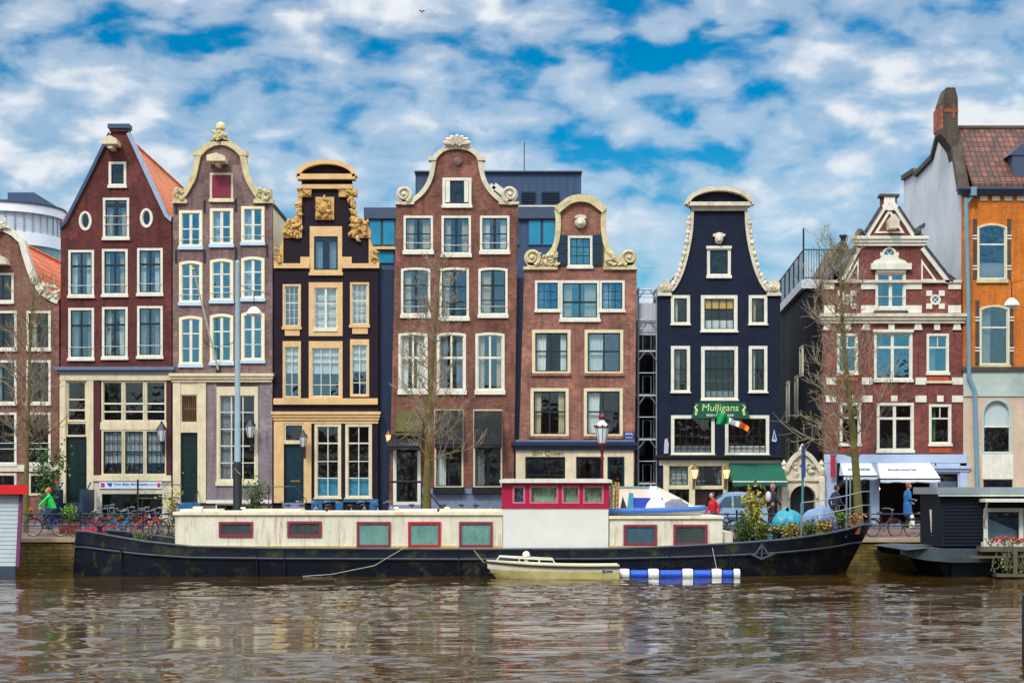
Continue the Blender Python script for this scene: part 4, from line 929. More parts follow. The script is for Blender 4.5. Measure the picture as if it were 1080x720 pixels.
for (a, b, c, d), wide in (((883, 352, 904.5, 393), 0), ((922, 350, 962, 400.5), 1), ((977.5, 352, 1000.5, 393), 0), ((886, 425, 907.5, 468), 0), ((925, 425, 963.5, 475), 1), ((980, 426.5, 1003, 468), 0)):
    if wide: h.win(a, b, c, d, fr=WB, fw=2.2, sash=WB, sw=.8, v=((.48, 3.2),), h=((.3, 2.4),), g=GLT if b < 400 else GLD, curt=None, sill=2.4)
    else:
        w = h.win(a, b, c, d, fr=WB, fw=2.2, sash=WB, sw=.6, h=((.33, 1.6),), g=GLT if b < 400 else GLD, curt='half' if a > 900 else None, curtmat=paint('green plant curtain', (70, 120, 80), .8) if a > 979 else None, sill=2.4)
        f = 2.8/24; h.P('glazing_bar', MB().box(fx((a+c)/2)-.02, fx((a+c)/2)+.02, h.y+.02, h.y+.08, fz(b+(d-b)*.33), fz(b)-f), WB, w)
h.box('window_head', 920.5, 347.5, 963, 350.5, .14, WB)
mb = MB(True)
for a, b, c, d in ((977.5, 396, 1000.5, 401.5), (980, 471, 1003, 477), (883, 396, 904.5, 401.5), (886, 471, 907.5, 477)): mb.box(fx(a), fx(b), 0, .1, 0, .1) if False else mb.box(fx(a), fx(c), h.y-.03, h.y+.02, fz(d), fz(b))
h.P('brick_panel', mb, BR_O); h.cornice(977, 1003.5, 401.5, 404, .1, STONE2, 1)
h.box('shop_fascia', 869, 479, 1019, 488, .12, LBLUE); h.cornice(985, 1020, 491, 497, .22, LBLUE, 2, 'shop_cornice'); h.box('shop_fascia', 985.5, 488, 1019, 491, .1, LBLUE)
for a, b in ((869, 882), (917, 927), (980, 987), (1012, 1019.8)): h.box('pilaster', a, 488, b, 562, .1, LBLUE)
h.win(882, 488, 917, 556, fr=DKBLUE, fw=1.2, sash=BLACK, v=((.5, .8),), g=GLD, curt=None, sill=0)
h.hatch(927, 500, 980, 562); h.box('lintel', 927, 488, 980, 500, .02, BLACK, .25)
h.win(987, 497.5, 1012, 540, fr=LBLUE, fw=1.8, sash=DKBLUE, h=((.4, 1.4),), g=GLD, curt='low', blind=.8, curtmat=LEAD, sill=0)
l = h.P('pendant_lamp', MB().ball((fx(929.5)+.05, .9, fz(515)), .09), WARM); h.P('cord', MB().tube([(fx(929.5)+.05, .9, fz(512)), (fx(929.5)+.05, .9, fz(485))], .01, 4), BLACK, l)
h.P('shop_back_wall', MB().box(fx(927)-.4, fx(980)+.4, 3.2, 3.3, 1.3, fz(486)), SHOP); h.P('counter', MB().box(fx(932), fx(955), 2.2, 2.8, 1.3, 2.4), SHOP)
h.P('shop_ceiling', MB().box(fx(927)-.4, fx(980)+.4, .35, 3.3, fz(486)-.1, fz(486)), SHOP)
h.finish()
awning(886, 918, 487.5, 505, 1.1, AWN, 'white shop awning partly behind the mossy trunk of the right tree', .01, .16, None, 'white shop awnings', 1.5)
aw = awning(925, 980, 487.5, 508, 1.3, AWN, 'wide white shop awning above the open shop door', .01, .16, None, 'white shop awnings', 3.5)
for x, y, wd, dp in ((902.5, 495.5, .95, .62), (947.5, 496, 1.25, .62)):
    par = aw if x > 920 else [o for o in bpy.data.objects if o.name.startswith('awning') and o['label'].startswith('white shop awning partly')][0]
    t = text('GANDVOORTER', 0, 0, .17, DLET, par, 0, world=(fx(x), .01-.06-.66, fz(y)+.02), width=wd); t.rotation_euler = (R(33), 0, 0)
bn = thing('banner', (fx(876.5), -.3, fz(480)), 'narrow red hanging banner at the corner of the pale blue shopfront', 'banner')
obj('cloth', MB().box(fx(874.5), fx(880), -.32, -.3, fz(503), fz(480.5)), paint('banner red', (170, 32, 60), .7), bn); obj('bracket', MB().tube([(fx(874), -.31, fz(480)), (fx(881), -.31, fz(480)), (fx(881), .02, fz(480))], .02, 5), BLACK, bn)

# dark side wing with roof terrace, between pub and crimson house
wg = thing('side_building', (fx(855), 1, 1.3), 'dark windowed side wing with a railed roof terrace beside the crimson house', 'building')
def wing():
    A = W(850, 295, 1.0); B = W(822.5, 326, 13.4); zt = A[2]; x2 = fx(868.5)
    P_ = [(A[0], 1.0), (B[0], 13.4), (x2, 13.4), (x2, 1.0)]
    M_ = paint('dark plum render', (26, 23, 34), .7, .3, .8)
    obj('wall', MB().slab(P_, 1.0, zt-.4, ax='xy'), M_, wg)
    Q = [(A[0]-.22, .85), (B[0]-.22, 13.5), (x2, 13.5), (x2, .85)]
    obj('roof_edge', MB().slab(Q, zt-.395, zt, ax='xy'), GREYW, wg)
    mb = MB(); e0 = Vector((A[0]-.1, 1.05, zt)); e1 = Vector((B[0]-.1, 13.3, zt)); hgt = 1.35; e2 = Vector((fx(888), 1.05, zt)); up = Vector((0, 0, 1))
    for a, b, n in ((e0, e1, 34), (e0, e2, 13)):
        for k in (hgt, .1): mb.tube([a+up*k, b+up*k], .03, 5)
        for i in range(n+1): p = a + (b-a)*i/n; mb.tube([p, p+up*hgt], .014 if i % 6 else .03, 4)
    mb.tube([e0, e0+up*2.3], .04, 6); obj('railing', mb, BLACK, wg)
    t = (e1-e0).normalized(); nx = Vector((-t.y, t.x, 0)); nx = nx if nx.x < 0 else -nx
    for fr_, z0, z1 in ((.30, 6.4, 8.4), (.62, 6.4, 8.4), (.30, 3.4, 5.6), (.62, 3.4, 5.6), (.12, 8.2, 9.6)):
        c = Vector((A[0], 1, 0)) + (Vector((B[0], 13.4, 0)) - Vector((A[0], 1, 0)))*fr_ + nx*.03
        mb = MB(); a, b = c - t*.55, c + t*.55
        for p, q, za, zb in ((a, a+t*.14, z0, z1), (b-t*.14, b, z0, z1), (a, b, z1-.14, z1), (a, b, z0, z0+.16)): mb.bar((p.x, p.y, (za+zb)/2), (q.x, q.y, (za+zb)/2), .12, zb-za)
        w = obj('window', mb, WHITE, wg); m2 = MB(); m2.bar((a.x+.02, a.y, (z0+z1)/2), (b.x+.02, b.y, (z0+z1)/2), .05, z1-z0-.1); obj('pane', m2, BLACK, w)
wing()
rb = thing('roof_hut', (fx(872), 6, 12), 'mossy pitched attic roof with a dark flue behind the roof terrace', 'roof hut')
mb = MB(); a = W(868, 292, 8); b = W(898, 292, 8); c = W(886, 259, 8); d = W(880, 259, 8)
mb.slab([(a[0]-.3, a[2]-2.4), (b[0], b[2]-2.4), (b[0], b[2]), (c[0], c[2]), (d[0], d[2]), (a[0]-.3, a[2])], 6.5, 10); obj('roof', mb, paint('mossy slate', (86, 84, 62), .9, .4, 2, stain=(110, 104, 40), stain_amt=.7), rb)
obj('flue', MB().tube([W(889.5, 262, 7), W(889.5, 250, 7)], .13, 8).tube([W(889.5, 250.5, 7), W(889.5, 248, 7)], .2, 8), BLACK, rb)

# ornate stone portal
pt = thing('stone_portal', (fx(845), -.2, 1.3), 'ornate cream stone archway between the pub and the crimson house', 'archway')
def portal():
    o = [(823,562),(868,562),(868,498),(862,496),(858,489),(852,481),(845,477.5),(838,481),(832,489),(828,496),(823,498)]
    hole = [(fx(832), fz(561.5))] + [(fx(858.5), fz(561.5))] + [(fx(845.2)+13.3/24*math.cos(t*math.pi/12), fz(525)+13.3/24*math.sin(t*math.pi/12)) for t in range(13)]
    obj('wall', MB().slab([(fx(x), fz(y)) for x, y in o], -.35, .05, [hole]), STONE2, pt)
    mb = MB(); band(mb, [(fx(845.2)+14/24*math.cos(math.pi-t*math.pi/12), fz(525)+14/24*math.sin(math.pi-t*math.pi/12)) for t in range(13)], .1, .02, -.46, -.3)
    band(mb, [(fx(x), fz(y)) for x, y in smooth_path([(828,497),(832,489),(838,481.5),(845,478),(852,481.5),(858,489),(863,497)], 4)], .13, .05, -.5, -.2)
    mb.box(fx(823)-.05, fx(868)-.01, -.46, -.2, fz(507), fz(504)); mb.box(fx(843.4), fx(847), -.52, -.3, fz(513), fz(507.5)); obj('arch_moulding', mb, STONE2, pt)
    mb = MB()
    for x in (825.5, 864.8):
        mb.next(); mb.box(fx(x)-.12, fx(x)+.12, -.5, -.2, 1.3, fz(507)); mb.lathe([(.16, 0), (.1, .08), (.17, .25), (.17, .4), (.08, .5), (.13, .62), (.02, .8)], (fx(x), -.33, fz(504)), 10)
    obj('pinnacle', mb, STONE2, pt, True)
    mb = MB(); carve(mb, 834, 488, 857, 502, -.36, 26, 70, (1.6, 3)); mb.next(); mb.lathe([(.1, 0), (.18, .15), (.1, .3), (.03, .42)], (fx(845), -.3, fz(478)), 8); obj('relief', mb, STONE2, pt, True)
    obj('gate', MB().box(fx(831), fx(859.5), .06, .16, 1.3, fz(511)), BLACK, pt)
portal()

# ------------------------------------------------------------------ I: orange corner building
h = House('orange brick building with stone ground floor and tall chimney at the right edge', 1060, BR_I, [(1015.5,562),(1140,562),(1140,205),(1015.5,205)], 190, (1078, 150), 10.7, -.04, roof=T_BR, group='corner buildings')
del h.root['group']
FR = CREAM
for x0 in (1030.5, 1098):
    for y0, y1, t in ((236, 295, 0), (322, 385, 2.5)):
        h.win(x0+t, y0, x0+t+31, y1, fr=FR, fw=1.8, sash=WHITE, sw=.8, h=((.36, 1.6),), g=GLS, curt='half' if y0 > 300 else 'low', blind=.3, arch=3.5, sill=3.5, sillmat=STONE)
        h.P('brick_jamb', MB(True).box(fx(x0+t-4.5), fx(x0+t)-.015, h.y-.02, h.y+.02, fz(y1), fz(y0-5)).box(fx(x0+t+31)+.015, fx(x0+t+35.5), h.y-.02, h.y+.02, fz(y1), fz(y0-5)), BR_CH)
        mb = MB(True)
        for yy in (y0+12, y0+44):
            for dy in (0, 3.2): mb.box(fx(x0+t-5), fx(x0+t)-.014, h.y-.04, h.y+.02, fz(yy+dy+1.4), fz(yy+dy)); mb.box(fx(x0+t+31)+.014, fx(x0+t+36), h.y-.04, h.y+.02, fz(yy+dy+1.4), fz(yy+dy))
        h.P('stone_block', mb, WHITE)
h.cornice(1015.6, 1140, 387, 391.5, .14, BR_CH, 1); h.box('stone_band', 1015.6, 391.5, 1140, 408, .05, GRNST); h.box('stone_band', 1015.6, 408, 1140, 418, .08, GRNST)
FH = []
for x0 in (1035, 1101): FH += [archrect(fx(x0)-.0, fz(478.5), fx(x0+32), fz(420)+.0, 15.5/24), [(fx(x0+2.2), fz(529.6)), (fx(x0+31.8), fz(529.6)), (fx(x0+31.8), fz(506.4)), (fx(x0+2.2), fz(506.4))]]
h.P('stone_facing', MB().slab([(fx(1015.6), fz(562)), (fx(1140), fz(562)), (fx(1140), fz(418.1)), (fx(1015.6), fz(418.1))], h.y-.028, h.y-.001, FH), PINKST)
for x0 in (1035, 1101):
    h.win(x0, 420, x0+32, 479, fr=GRNST, fw=2.2, sash=WHITE, sw=.7, h=((.5, 1.6),), g=GLD, curt='blind', blind=.5, arch=15.5, sill=0)
    h.box('panel', x0, 479.2, x0+33, 505, .06, WHITE)
    h.win(x0+2, 506, x0+32, 530, fr=BLACK, fw=1, sash=BLACK, g=GLD, curt=None, sill=0)
h.cornice(1014, 1140, 199, 206, .45, PANEL_D, 3, 'gutter')
mb = MB(True)
for i in range(9): mb.box(fx(1033+i*13), fx(1041+i*13), h.y-.06, h.y+.02, fz(212), fz(207))
h.P('dentil', mb, STONE2)
h.finish()
for c in list(kids(h.root)):
    if c.name.split('.')[0] in ('roof', 'ridge', 'side_wall', 'back_wall', 'floor_slab'): bpy.data.objects.remove(c)
def corner():
    # grey rendered gable wall facing left, its outline in depth (y) and height (z)
    X = fx(1015.5)+.0; Z = lambda px, py: CAM_H - (py-516)*X/(px-540)         # point of that wall seen at px, py
    Y = lambda px: X*FPX/(px-540) - CAM_D
    prof = [(Y(1012.5), 1.3), (Y(1012.5), Z(1012.5, 207)), (Y(1003), Z(1003, 140)), (Y(994), Z(994, 128)), (Y(984), Z(984, 168)), (Y(967), Z(967, 186)), (Y(965), Z(965, 182)), (Y(953), Z(953, 190)), (Y(953), 1.3)]
    prof[0] = (.27, 1.3); prof[1] = (.27, prof[1][1])
    obj('side_wall', MB().slab(prof, X+.01, X+.35, ax='yz'), GREYW, h.root)
    pr = prof[1:-1]; mb = MB()
    for a, b in zip(pr[:-1], pr[1:]): mb.bar((X+.12, a[0], a[1]+.1), (X+.12, b[0], b[1]+.1), .5, .24)
    obj('wall_coping', mb, BR_CH, h.root)
    yr = Y(999.5); zr = CAM_H + (516-139)*(CAM_D+yr)/FPX; ze = fz(199)
    mb = MB(); q = [(-.3, ze), (yr, zr), (yr, zr+.18), (-.3, ze+.18)]; mb.slab(q, X+.36, fx(1140), ax='yz')
    mb.slab([(yr+.01, zr), (10.6, ze-3), (10.6, ze-2.8), (yr+.01, zr+.18)], X+.36, fx(1140), ax='yz'); obj('roof', mb, T_BR, h.root)
    obj('ridge', MB().tube([(X+.3, yr, zr+.16), (fx(1140), yr, zr+.16)], .13, 8), BR_CH, h.root)
    a = W(990.5, 135, yr-.9); b = W(1008.5, 135, yr-.9); zt = W(0, 94, yr-.9)[2]
    mb = MB(); mb.slab([(X+.12, a[2]-1.9), (b[0], a[2]-1.9), (b[0], zt-.5), (b[0]-.12, zt), (a[0]+.25, zt), (a[0], zt-.7), (a[0], a[2]-.3), (X-.1, a[2]-1.0)], yr-1.2, yr-.2)
    ch = obj('chimney', mb, BR_CH, h.root)
    mb = MB(); z1 = W(0, 120, yr-.9)[2]; mb.box(a[0]+.15, b[0]+.012, yr-1.215, yr+.1, z1, z1+.15); mb.box(a[0]+.52, a[0]+.62, yr-1.222, yr+.05, z1-.28, z1+.36); mb.box(a[0]-.012, a[0]+.09, yr-1.212, yr+.1, z1-.75, z1+.3); obj('orange_brick_band', mb, brick('aged orange brick', (176, 96, 58), (150, 80, 50), (110, 90, 76)), ch)
    mb = MB(); d0 = W(1066, 205, .3); d1 = W(1082, 165, .3); mb.box(d0[0], d1[0]+.6, .05, 2.4, d0[2], d1[2]); mb.slab([(d0[0]-.15, d1[2]), (d1[0]+.75, d1[2]), (d1[0]+.2, d1[2]+.5), (d0[0]+.4, d1[2]+.5)], .0, 2.5); obj('dormer', mb, PANEL_D, h.root)
    pts = [(fx(1017.5), -.22, fz(210)), (fx(1019.5), -.22, fz(300)), (fx(1020.5), -.22, fz(398)), (fx(1026.5), -.22, fz(412)), (fx(1029), -.22, fz(500)), (fx(1030), -.22, 1.4)]
    obj('downpipe', MB().tube(pts, .1, 8), PIPE, h.root, True)
    obj('rainwater_head', MB().box(fx(1021), fx(1027), -.5, -.09, fz(208), fz(199)).tube([(fx(1018), -.22, fz(216)), (fx(1024), -.3, fz(208))], .07, 6), PIPE, h.root)
    obj('side_wall', MB().box(fx(1140)-.35, fx(1140)-.02, .27, 10.6, 1.3, ze-.2), GREYW, h.root); obj('back_wall', MB().box(X+.36, fx(1140)-.36, 10.35, 10.62, 1.3, ze-3), GREYW, h.root)
    for z in (fz(300), fz(402), fz(480)): obj('floor_slab', MB().box(X+.4, fx(1140)-.4, .8, 10.3, z-.1, z+.1), SHOP, h.root)
corner()
cg = thing('lift_shaft', (W(985, 300, 8)[0], 8, 1.3), 'pale tiled lift shaft standing against the grey side wall', 'lift shaft')
a = W(976, 238, 7); b = W(989, 238, 7)
obj('wall', MB().box(a[0], b[0], 7, 10, 1.3, a[2]), brick('white tile', (190, 196, 190), (176, 184, 180), (110, 116, 116), .5, .3, .1), cg); obj('duct', MB().tube([((a[0]+b[0])/2, 6.85, a[2]-6), ((a[0]+b[0])/2, 6.85, a[2]-.3)], .13, 8).ball(((a[0]+b[0])/2, 6.85, a[2]-.3), .3), PANEL_D, cg); obj('roof_cap', MB().box(a[0]-.1, b[0]+.1, 6.9, 10.1, a[2]+.003, a[2]+.12), PANEL_D, cg)

# ------------------------------------------------------------------ buildings behind
Yb = 14.2
mb_ = thing('modern_building', (W(500, 0, Yb)[0], Yb, 1.1), 'dark navy panelled modern block rising behind the brick gables', 'building')
def rear():
    def bx(name, x0, y0, x1, y1, mat, ya=0, yb=8, par=None): 
        a = W(x0, y0, Yb); b = W(x1, y1, Yb); return obj(name, MB().box(a[0], b[0], Yb+ya, Yb+yb, b[2], a[2]), mat, par or mb_)
    bx('wall', 386, 222, 604, 562, PANEL_D if False else PANEL_N, .05, 8); bx('roof_band', 384, 219.5, 606, 231, PANEL_D, -.2, 8.2)
    bx('upper_block', 437.5, 180, 613.5, 219.3, PANEL_N, .6, 7)
    mb = MB()
    for i in range(22): mb.next(); a = W(438+i*8, 181, Yb); b = W(0, 218, Yb); mb.box(a[0], a[0]+.03, Yb+.57, Yb+.62, b[2], a[2])
    obj('panel_seam', mb, PANEL_D, mb_)
    bx('roof_trim', 436.5, 178.5, 614.5, 180, PANEL_D, .4, 7.2); bx('parapet_rail', 535, 215.5, 606, 217, WHITE, .3, .5)
    for x0, x1 in ((550, 564.5), (571.5, 590)):
        w = bx('louvre', x0, 200.5, x1, 211.5, BLACK, .5, .7); m2 = MB()
        for i in range(5): a = W(x0, 201.5+2.1*i, Yb); b = W(x1, 202.3+2.1*i, Yb); m2.box(a[0], b[0], Yb+.44, Yb+.52, b[2], a[2])
        obj('slat', m2, DKBLUE, w)
    T = paint('teal curtain glass', (40, 140, 172), .12, .2, .5, bump=0)
    for x0, x1 in ((389, 402.5), (403.3, 417), (557, 571), (572, 586.5), (540, 548)):
        w = bx('window', x0, 231.3, x1, 259, PANEL_D, -.02, .1); a = W(x0+1, 232.5, Yb); b = W(x1-1, 258, Yb); obj('pane', MB().box(a[0], b[0], Yb-.04, Yb-.025, b[2], a[2]), T, w)
    bx('ledge', 386, 260.5, 420, 263.5, OCHRE, -.25, .1)
    for x0, x1 in ((395, 416),): 
        w = bx('window', x0, 264, x1, 278, PANEL_D, -.02, .1); a = W(x0+1, 265, Yb); b = W(x1-1, 277, Yb); obj('pane', MB().box(a[0], b[0], Yb-.04, Yb-.025, b[2], a[2]), T, w)
    mb = MB(True)
    for x, y in ((553, 150), (483, 166)): mb.tube([W(x, 182, Yb+3), W(x, y, Yb+3)], .025, 5)
    obj('aerial', mb, BLACK, mb_)
rear()
rd = thing('round_building', (W(4, 0, 26)[0], 29.5, 1.1), 'round white modern building with a glazed band behind the left gable', 'building')
def rotunda():
    c = W(4, 0, 29.5); s = FPX/(CAM_D+26); z = lambda py: CAM_H+(516-py)*(CAM_D+26)/FPX; r = 62/FPX*(CAM_D+29.5)
    L = lambda nm, r0, p0, p1, mat: obj(nm, MB().lathe([(r0, z(p0)), (r0, z(p1))], (c[0], c[1], 0), 48), mat, rd, True)
    W_ = paint('white cladding', (240, 243, 246), .5, .05)
    L('wall', r*.97, 300, 268, W_); obj('wall', MB().lathe([(r*.95, 1.1), (r*.95, z(300.2))], (c[0], c[1], 0), 48), W_, rd)
    L('glazed_band', r*.96, 268-.1, 256, paint('pale teal glazing', (120, 168, 180), .15, .3, .8)); L('wall', r, 256, 243, W_)
    gb = L('glazed_band', r*.965, 243, 222, paint('pale blinds', (196, 204, 212), .3, .1, 1)); L('roof_rim', r*1.02, 222, 213, W_); L('roof_rim', r*1.04, 212.8, 211, PANEL_D)
    mb = MB()
    for i in range(40): a = 2*math.pi*i/40; mb.tube([(c[0]+r*.97*math.cos(a), c[1]+r*.97*math.sin(a), z(243)), (c[0]+r*.97*math.cos(a), c[1]+r*.97*math.sin(a), z(222))], .05, 4)
    obj('mullion', mb, GALV, gb)
    a = W(8, 203, 28); b = W(36, 211, 28); obj('plant_room', MB().box(a[0], b[0], 28, 33, b[2]-.3, a[2]), PANEL_N, rd); obj('plant_room', MB().box(a[0]-1, a[0]+.6, 28.5, 32, b[2]-.3, b[2]+.12), PANEL_D, rd)
rotunda()
dk = thing('rear_annex', (fx(684), 7, 1.3), 'dark low rear building closing the gap behind the scaffolding', 'building')
a = W(664, 350, 7); b = W(702, 562, 7); obj('wall', MB().box(a[0], b[0], 7, 11, 1.1, a[2]), paint('dark rear wall', (34, 32, 34), .9, .4), dk)
mb = MB(True); rs = random.Random(4)
for i in range(6): x = a[0]+.3+rs.random()*1.2; z = 2.5+rs.random()*5.5; mb.box(x, x+.35, 6.93, 7.02, z, z+.6)
obj('window', mb, paint('dim window', (90, 100, 92), .3), dk); obj('roof', MB().box(a[0]-.1, b[0]+.1, 6.8, 11.2, a[2]+.003, a[2]+.2), PANEL_D, dk)
sc = thing('scaffolding', (fx(683.5), .6, 1.3), 'galvanised scaffold tower filling the gap beside the navy pub', 'scaffolding')
def scaffold():
    x0, x1 = fx(674), fx(693.5); std = MB(True); led = MB(True); dk_ = MB(True); gr = MB(True); lev = [1.4, 3.35, 5.3, 7.25, 9.2, 10.6]; top = fz(302)
    for x in (x0, x1):
        for y in (.5, 1.9): std.tube([(x, y, 1.3), (x, y, top)], .045, 6)
    for z in lev[1:] + [fz(304)]:
        for y in (.5, 1.9): led.tube([(x0, y, z), (x1, y, z)], .035, 5)
        for x in (x0, x1): led.tube([(x, .5, z), (x, 1.9, z)], .035, 5)
        led.tube([(x0+.02, .47, z+1.0), (x1-.02, .47, z+1.0)], .022, 5)
        for x, sx in ((x0, 1), (x1, -1)): led.tube([(x, .46, z-.42), (x+sx*.3, .46, z-.02)], .03, 5)
        if z < 10: dk_.box(x0+.05, x1-.05, .55, 1.85, z+.03, z+.09); gr.tube([(x0+.2, .44, z+.1), (x0+.2, .44, z+.85), (x1-.25, .44, z+.85), (x1-.25, .44, z+.1)], .016, 5)
    obj('standard', std, GALV, sc); obj('ledger', led, GALV, sc); obj('deck_board', dk_, paint('scaffold board', (120, 108, 84), .8), sc); obj('guard_frame', gr, GALV, sc)
    m = MB(); rows = [[(x0+(x1-x0)*i/8, .6+.02*(i % 2), z) for i in range(9)] for z in (fz(352), fz(335), fz(318))]; m.grid(rows); obj('debris_net', m, paint('pale mesh netting', (186, 188, 192), .9, .15), sc)
scaffold()
# ------------------------------------------------------------------ barge
def loft(stations): 
    mb = MB(); mb.grid(stations); return mb
def barge():
    YC, HB = -11.7, 2.3
    root = thing('houseboat_barge', (-1.5, YC, 0), 'long navy hulled barge houseboat with cream cabin and red wheelhouse', 'barge')
    hullm = paint('navy hull paint', (12, 17, 30), .5, .4, .7, stain=(92, 92, 28), stain_amt=.55, spec=.3)
    s = FPX/(CAM_D-14)
    bx = lambda px: (px-540)/s; bz = lambda py: CAM_H-(py-516)/s
    SH = [(85,562),(112,565),(150,571),(200,576.5),(300,578.5),(500,579.5),(640,579),(700,577),(780,573),(830,569),(870,564),(900,559),(916,555)]
    def sheer(x):
        p = x*s+540
        if p <= SH[0][0]: return bz(SH[0][1])
        for (a, za), (b, zb) in zip(SH[:-1], SH[1:]):
            if p <= b: return bz(za+(zb-za)*(p-a)/(b-a))
        return bz(SH[-1][1])
    x0t, x0w, x1t, x1w = -16.05, -16.15, 13.3, 12.35
    def beam(u):
        if u < .1: return HB*max(.14, (1-(1-u/.1)**2.2))**.75
        if u > .84: return HB*max(.0, 1-((u-.84)/.16)**2.4)**.7
        return HB
    us = [0, .008, .02, .04, .07, .1] + [.1+.74*i/26 for i in range(1, 27)] + [.84+.16*(1-(1-i/12)**1.6) for i in range(1, 13)]
    def pt(u, k, sg, inset=0.0):                # k: 0 top .. 1 waterline .. beyond
        zt = sheer(x0t+(x1t-x0t)*u); z = zt*(1-k); xa = x0t+(x0w-x0t)*k; xb = x1t+(x1w-x1t)*min(k, 1.3)
        x = xa+(xb-xa)*u; b = beam(u)*(1-.06*max(0, k)) - inset
        if u > .84: b *= (1-.22*k*(u-.84)/.16)
        return (x, YC+sg*max(b, .02), z)
    ks = [0, .12, .3, .31, .6, 1.0, 1.4]
    mb = MB()
    for sg in (-1, 1):
        mb.grid([[ (lambda p: (p[0], p[1]+sg*(.04 if k == .3 else 0), p[2]))(pt(u, k, sg)) for u in us] for k in ks])
        mb.grid([[pt(u, k, sg, .08) for u in us] for k in (0, .35)])
        mb.grid([[pt(u, 0, sg, i) for u in us] for i in (0, .08)])
    mb.grid([[pt(0, k, sg) for sg in (-1, 1)] for k in ks]); mb.grid([[pt(u, 1.4, sg) for u in us] for sg in (-1, 1)])
    hull = obj('hull', mb, hullm, root, True)
    deck = MB(); deck.grid([[(lambda p: (p[0], p[1], p[2]))(pt(u, .3, sg, .07)) for u in us] for sg in (-1, 1)])
    obj('deck', deck, paint('grey deck', (92, 96, 98), .7, .3), root)
    g = MB()
    for sg in (-1, 1):
        g.tube([pt(u, -.01, sg, .03) for u in us], .055, 6); g.tube([(p[0], p[1]+sg*.03, p[2]) for p in (pt(u, .36, sg) for u in us)], .045, 6)
    obj('rubbing_strake', g, paint('worn grey strake', (50, 57, 68), .5, .4), root, True)
    b2 = MB(True)
    for px in (127, 271, 300, 484, 560, 600, 706, 770): b2.box(bx(px)-.02, bx(px)+.02, YC-HB-.022, YC-HB+.1, .05, 1.0)
    obj('plate_seam', b2, hullm, root)
    CR = paint('cream cabin paint', (228, 220, 194), .45, .14, 1.4, stain=(168, 128, 70), stain_amt=1.0, streak=True)
    CRR = paint('cream cabin roof edge', (236, 224, 190), .5, .15, stain=(176, 128, 60), stain_amt=.6)
    ya, yb = -13.72, -9.75
    zb_ = .86
    c = MB(); c.box(bx(183), bx(530), ya, yb, zb_, bz(543)); c.box(bx(643), bx(763), ya, yb, zb_, bz(547)); obj('cabin', c, CR, root)
    c = MB(); c.box(bx(181), bx(531), ya-.07, yb+.07, bz(543)+.001, bz(539.5)); c.box(bx(642.5), bx(764), ya-.07, yb+.07, bz(547)+.001, bz(544)); obj('cabin_roof', c, CRR, root)
    obj('cabin', MB().box(bx(764.2), bx(775), ya+.3, yb-.4, zb_+.3, bz(561)), CR, root)
    obj('cabin_base_strip', MB().box(bx(182), bx(764), ya-.05, ya+.05, bz(579), bz(575.5)), paint('yellowed sill strip', (204, 172, 84), .6, .3), root)
    v = MB(True)
    for px in (228-14, 290, 356, 421, 474, 522): v.box(bx(px)-.02, bx(px)+.02, ya-.012, ya+.01, zb_, bz(543))
    for px in (652, 702, 757): v.box(bx(px)-.02, bx(px)+.02, ya-.012, ya+.01, zb_, bz(547))
    obj('panel_joint', v, CR, root); v = MB(True)
    for px, w_ in ((205, 40), (283, 60), (440, 45), (500, 80)): v.box(bx(px-w_/2), bx(px+w_/2), -13.2, -11.6, bz(539.5)+.001, bz(537))
    obj('skylight', v, CRR, root)
    for px in (250, 340, 415, 470):
        obj('vent', MB().lathe([(.05, bz(539.5)), (.05, bz(536.6)), (.11, bz(536.4)), (.09, bz(535.2)), (.02, bz(534.8))], (bx(px), -12.6, 0), 10), BLACK if px == 340 else CRR, root, True)
    for px in (98, 820, 893):
        p = pt((bx(px)+16.05)/29.35, 0, -1, .35); obj('bollard', MB().lathe([(.09, p[2]-.3), (.09, p[2]+.22), (.13, p[2]+.24), (.13, p[2]+.3), (.02, p[2]+.31)], (p[0], p[1], 0), 10), BLACK, root, True)
    obj('roof_box', MB().box(bx(200), bx(209), -13.4, -13, bz(539.5)+.001, bz(534)), WHITE, root)
    REDF = paint('faded red frame', (140, 44, 58), .5, .25); REDB = paint('bright red frame', (186, 20, 34), .45, .15)
    CG = glass('boat glass', (.7, .95, .9), .02)
    def bwin(x0, y0, x1, y1, m, cur, fw=2.6, y=ya):
        X0, X1, Z0, Z1 = bx(x0), bx(x1), bz(y1), bz(y0); f = fw/s
        w = obj('window', MB().slab([(X0, Z0), (X1, Z0), (X1, Z1), (X0, Z1)], y-.06, y+.0, [[(X0+f, Z0+f), (X1-f, Z0+f), (X1-f, Z1-f), (X0+f, Z1-f)]]), m, root)
        obj('pane', MB().box(X0+f-.01, X1-f+.01, y-.035, y-.03, Z0+f-.01, Z1-f+.01), CG, w)
        n = 22; r0 = [(X0+f*.9+(X1-X0-1.8*f)*i/n, y-.014+.012*math.sin(i*1.9+X0)*math.sin(i*.7), Z1-f*.9) for i in range(n+1)]; r1 = [(p[0], p[1], Z0+f*.9) for p in r0]
        cm = MB(); cm.grid([r0, r1]); obj('curtain', cm, cur, w)
    TQ = paint('turquoise net curtain', (132, 176, 164), .8, .3, 2); DKC = paint('dark net curtain', (70, 74, 70), .8, .25, 3); DTQ = paint('dim blue curtain', (64, 100, 116), .8, .3, 2)
    for a in ((229.5, 550, 265.5, 566, REDF, DKC), (302, 549.5, 338.5, 566, REDF, DKC), (375.5, 550, 411.5, 577, REDF, TQ), (430, 550, 464.5, 577, REDB, TQ), (484, 550, 519.5, 577, REDF, TQ), (658, 553, 693.5, 575, REDF, DTQ), (711, 553, 747, 575, REDF, DKC)): bwin(*a)
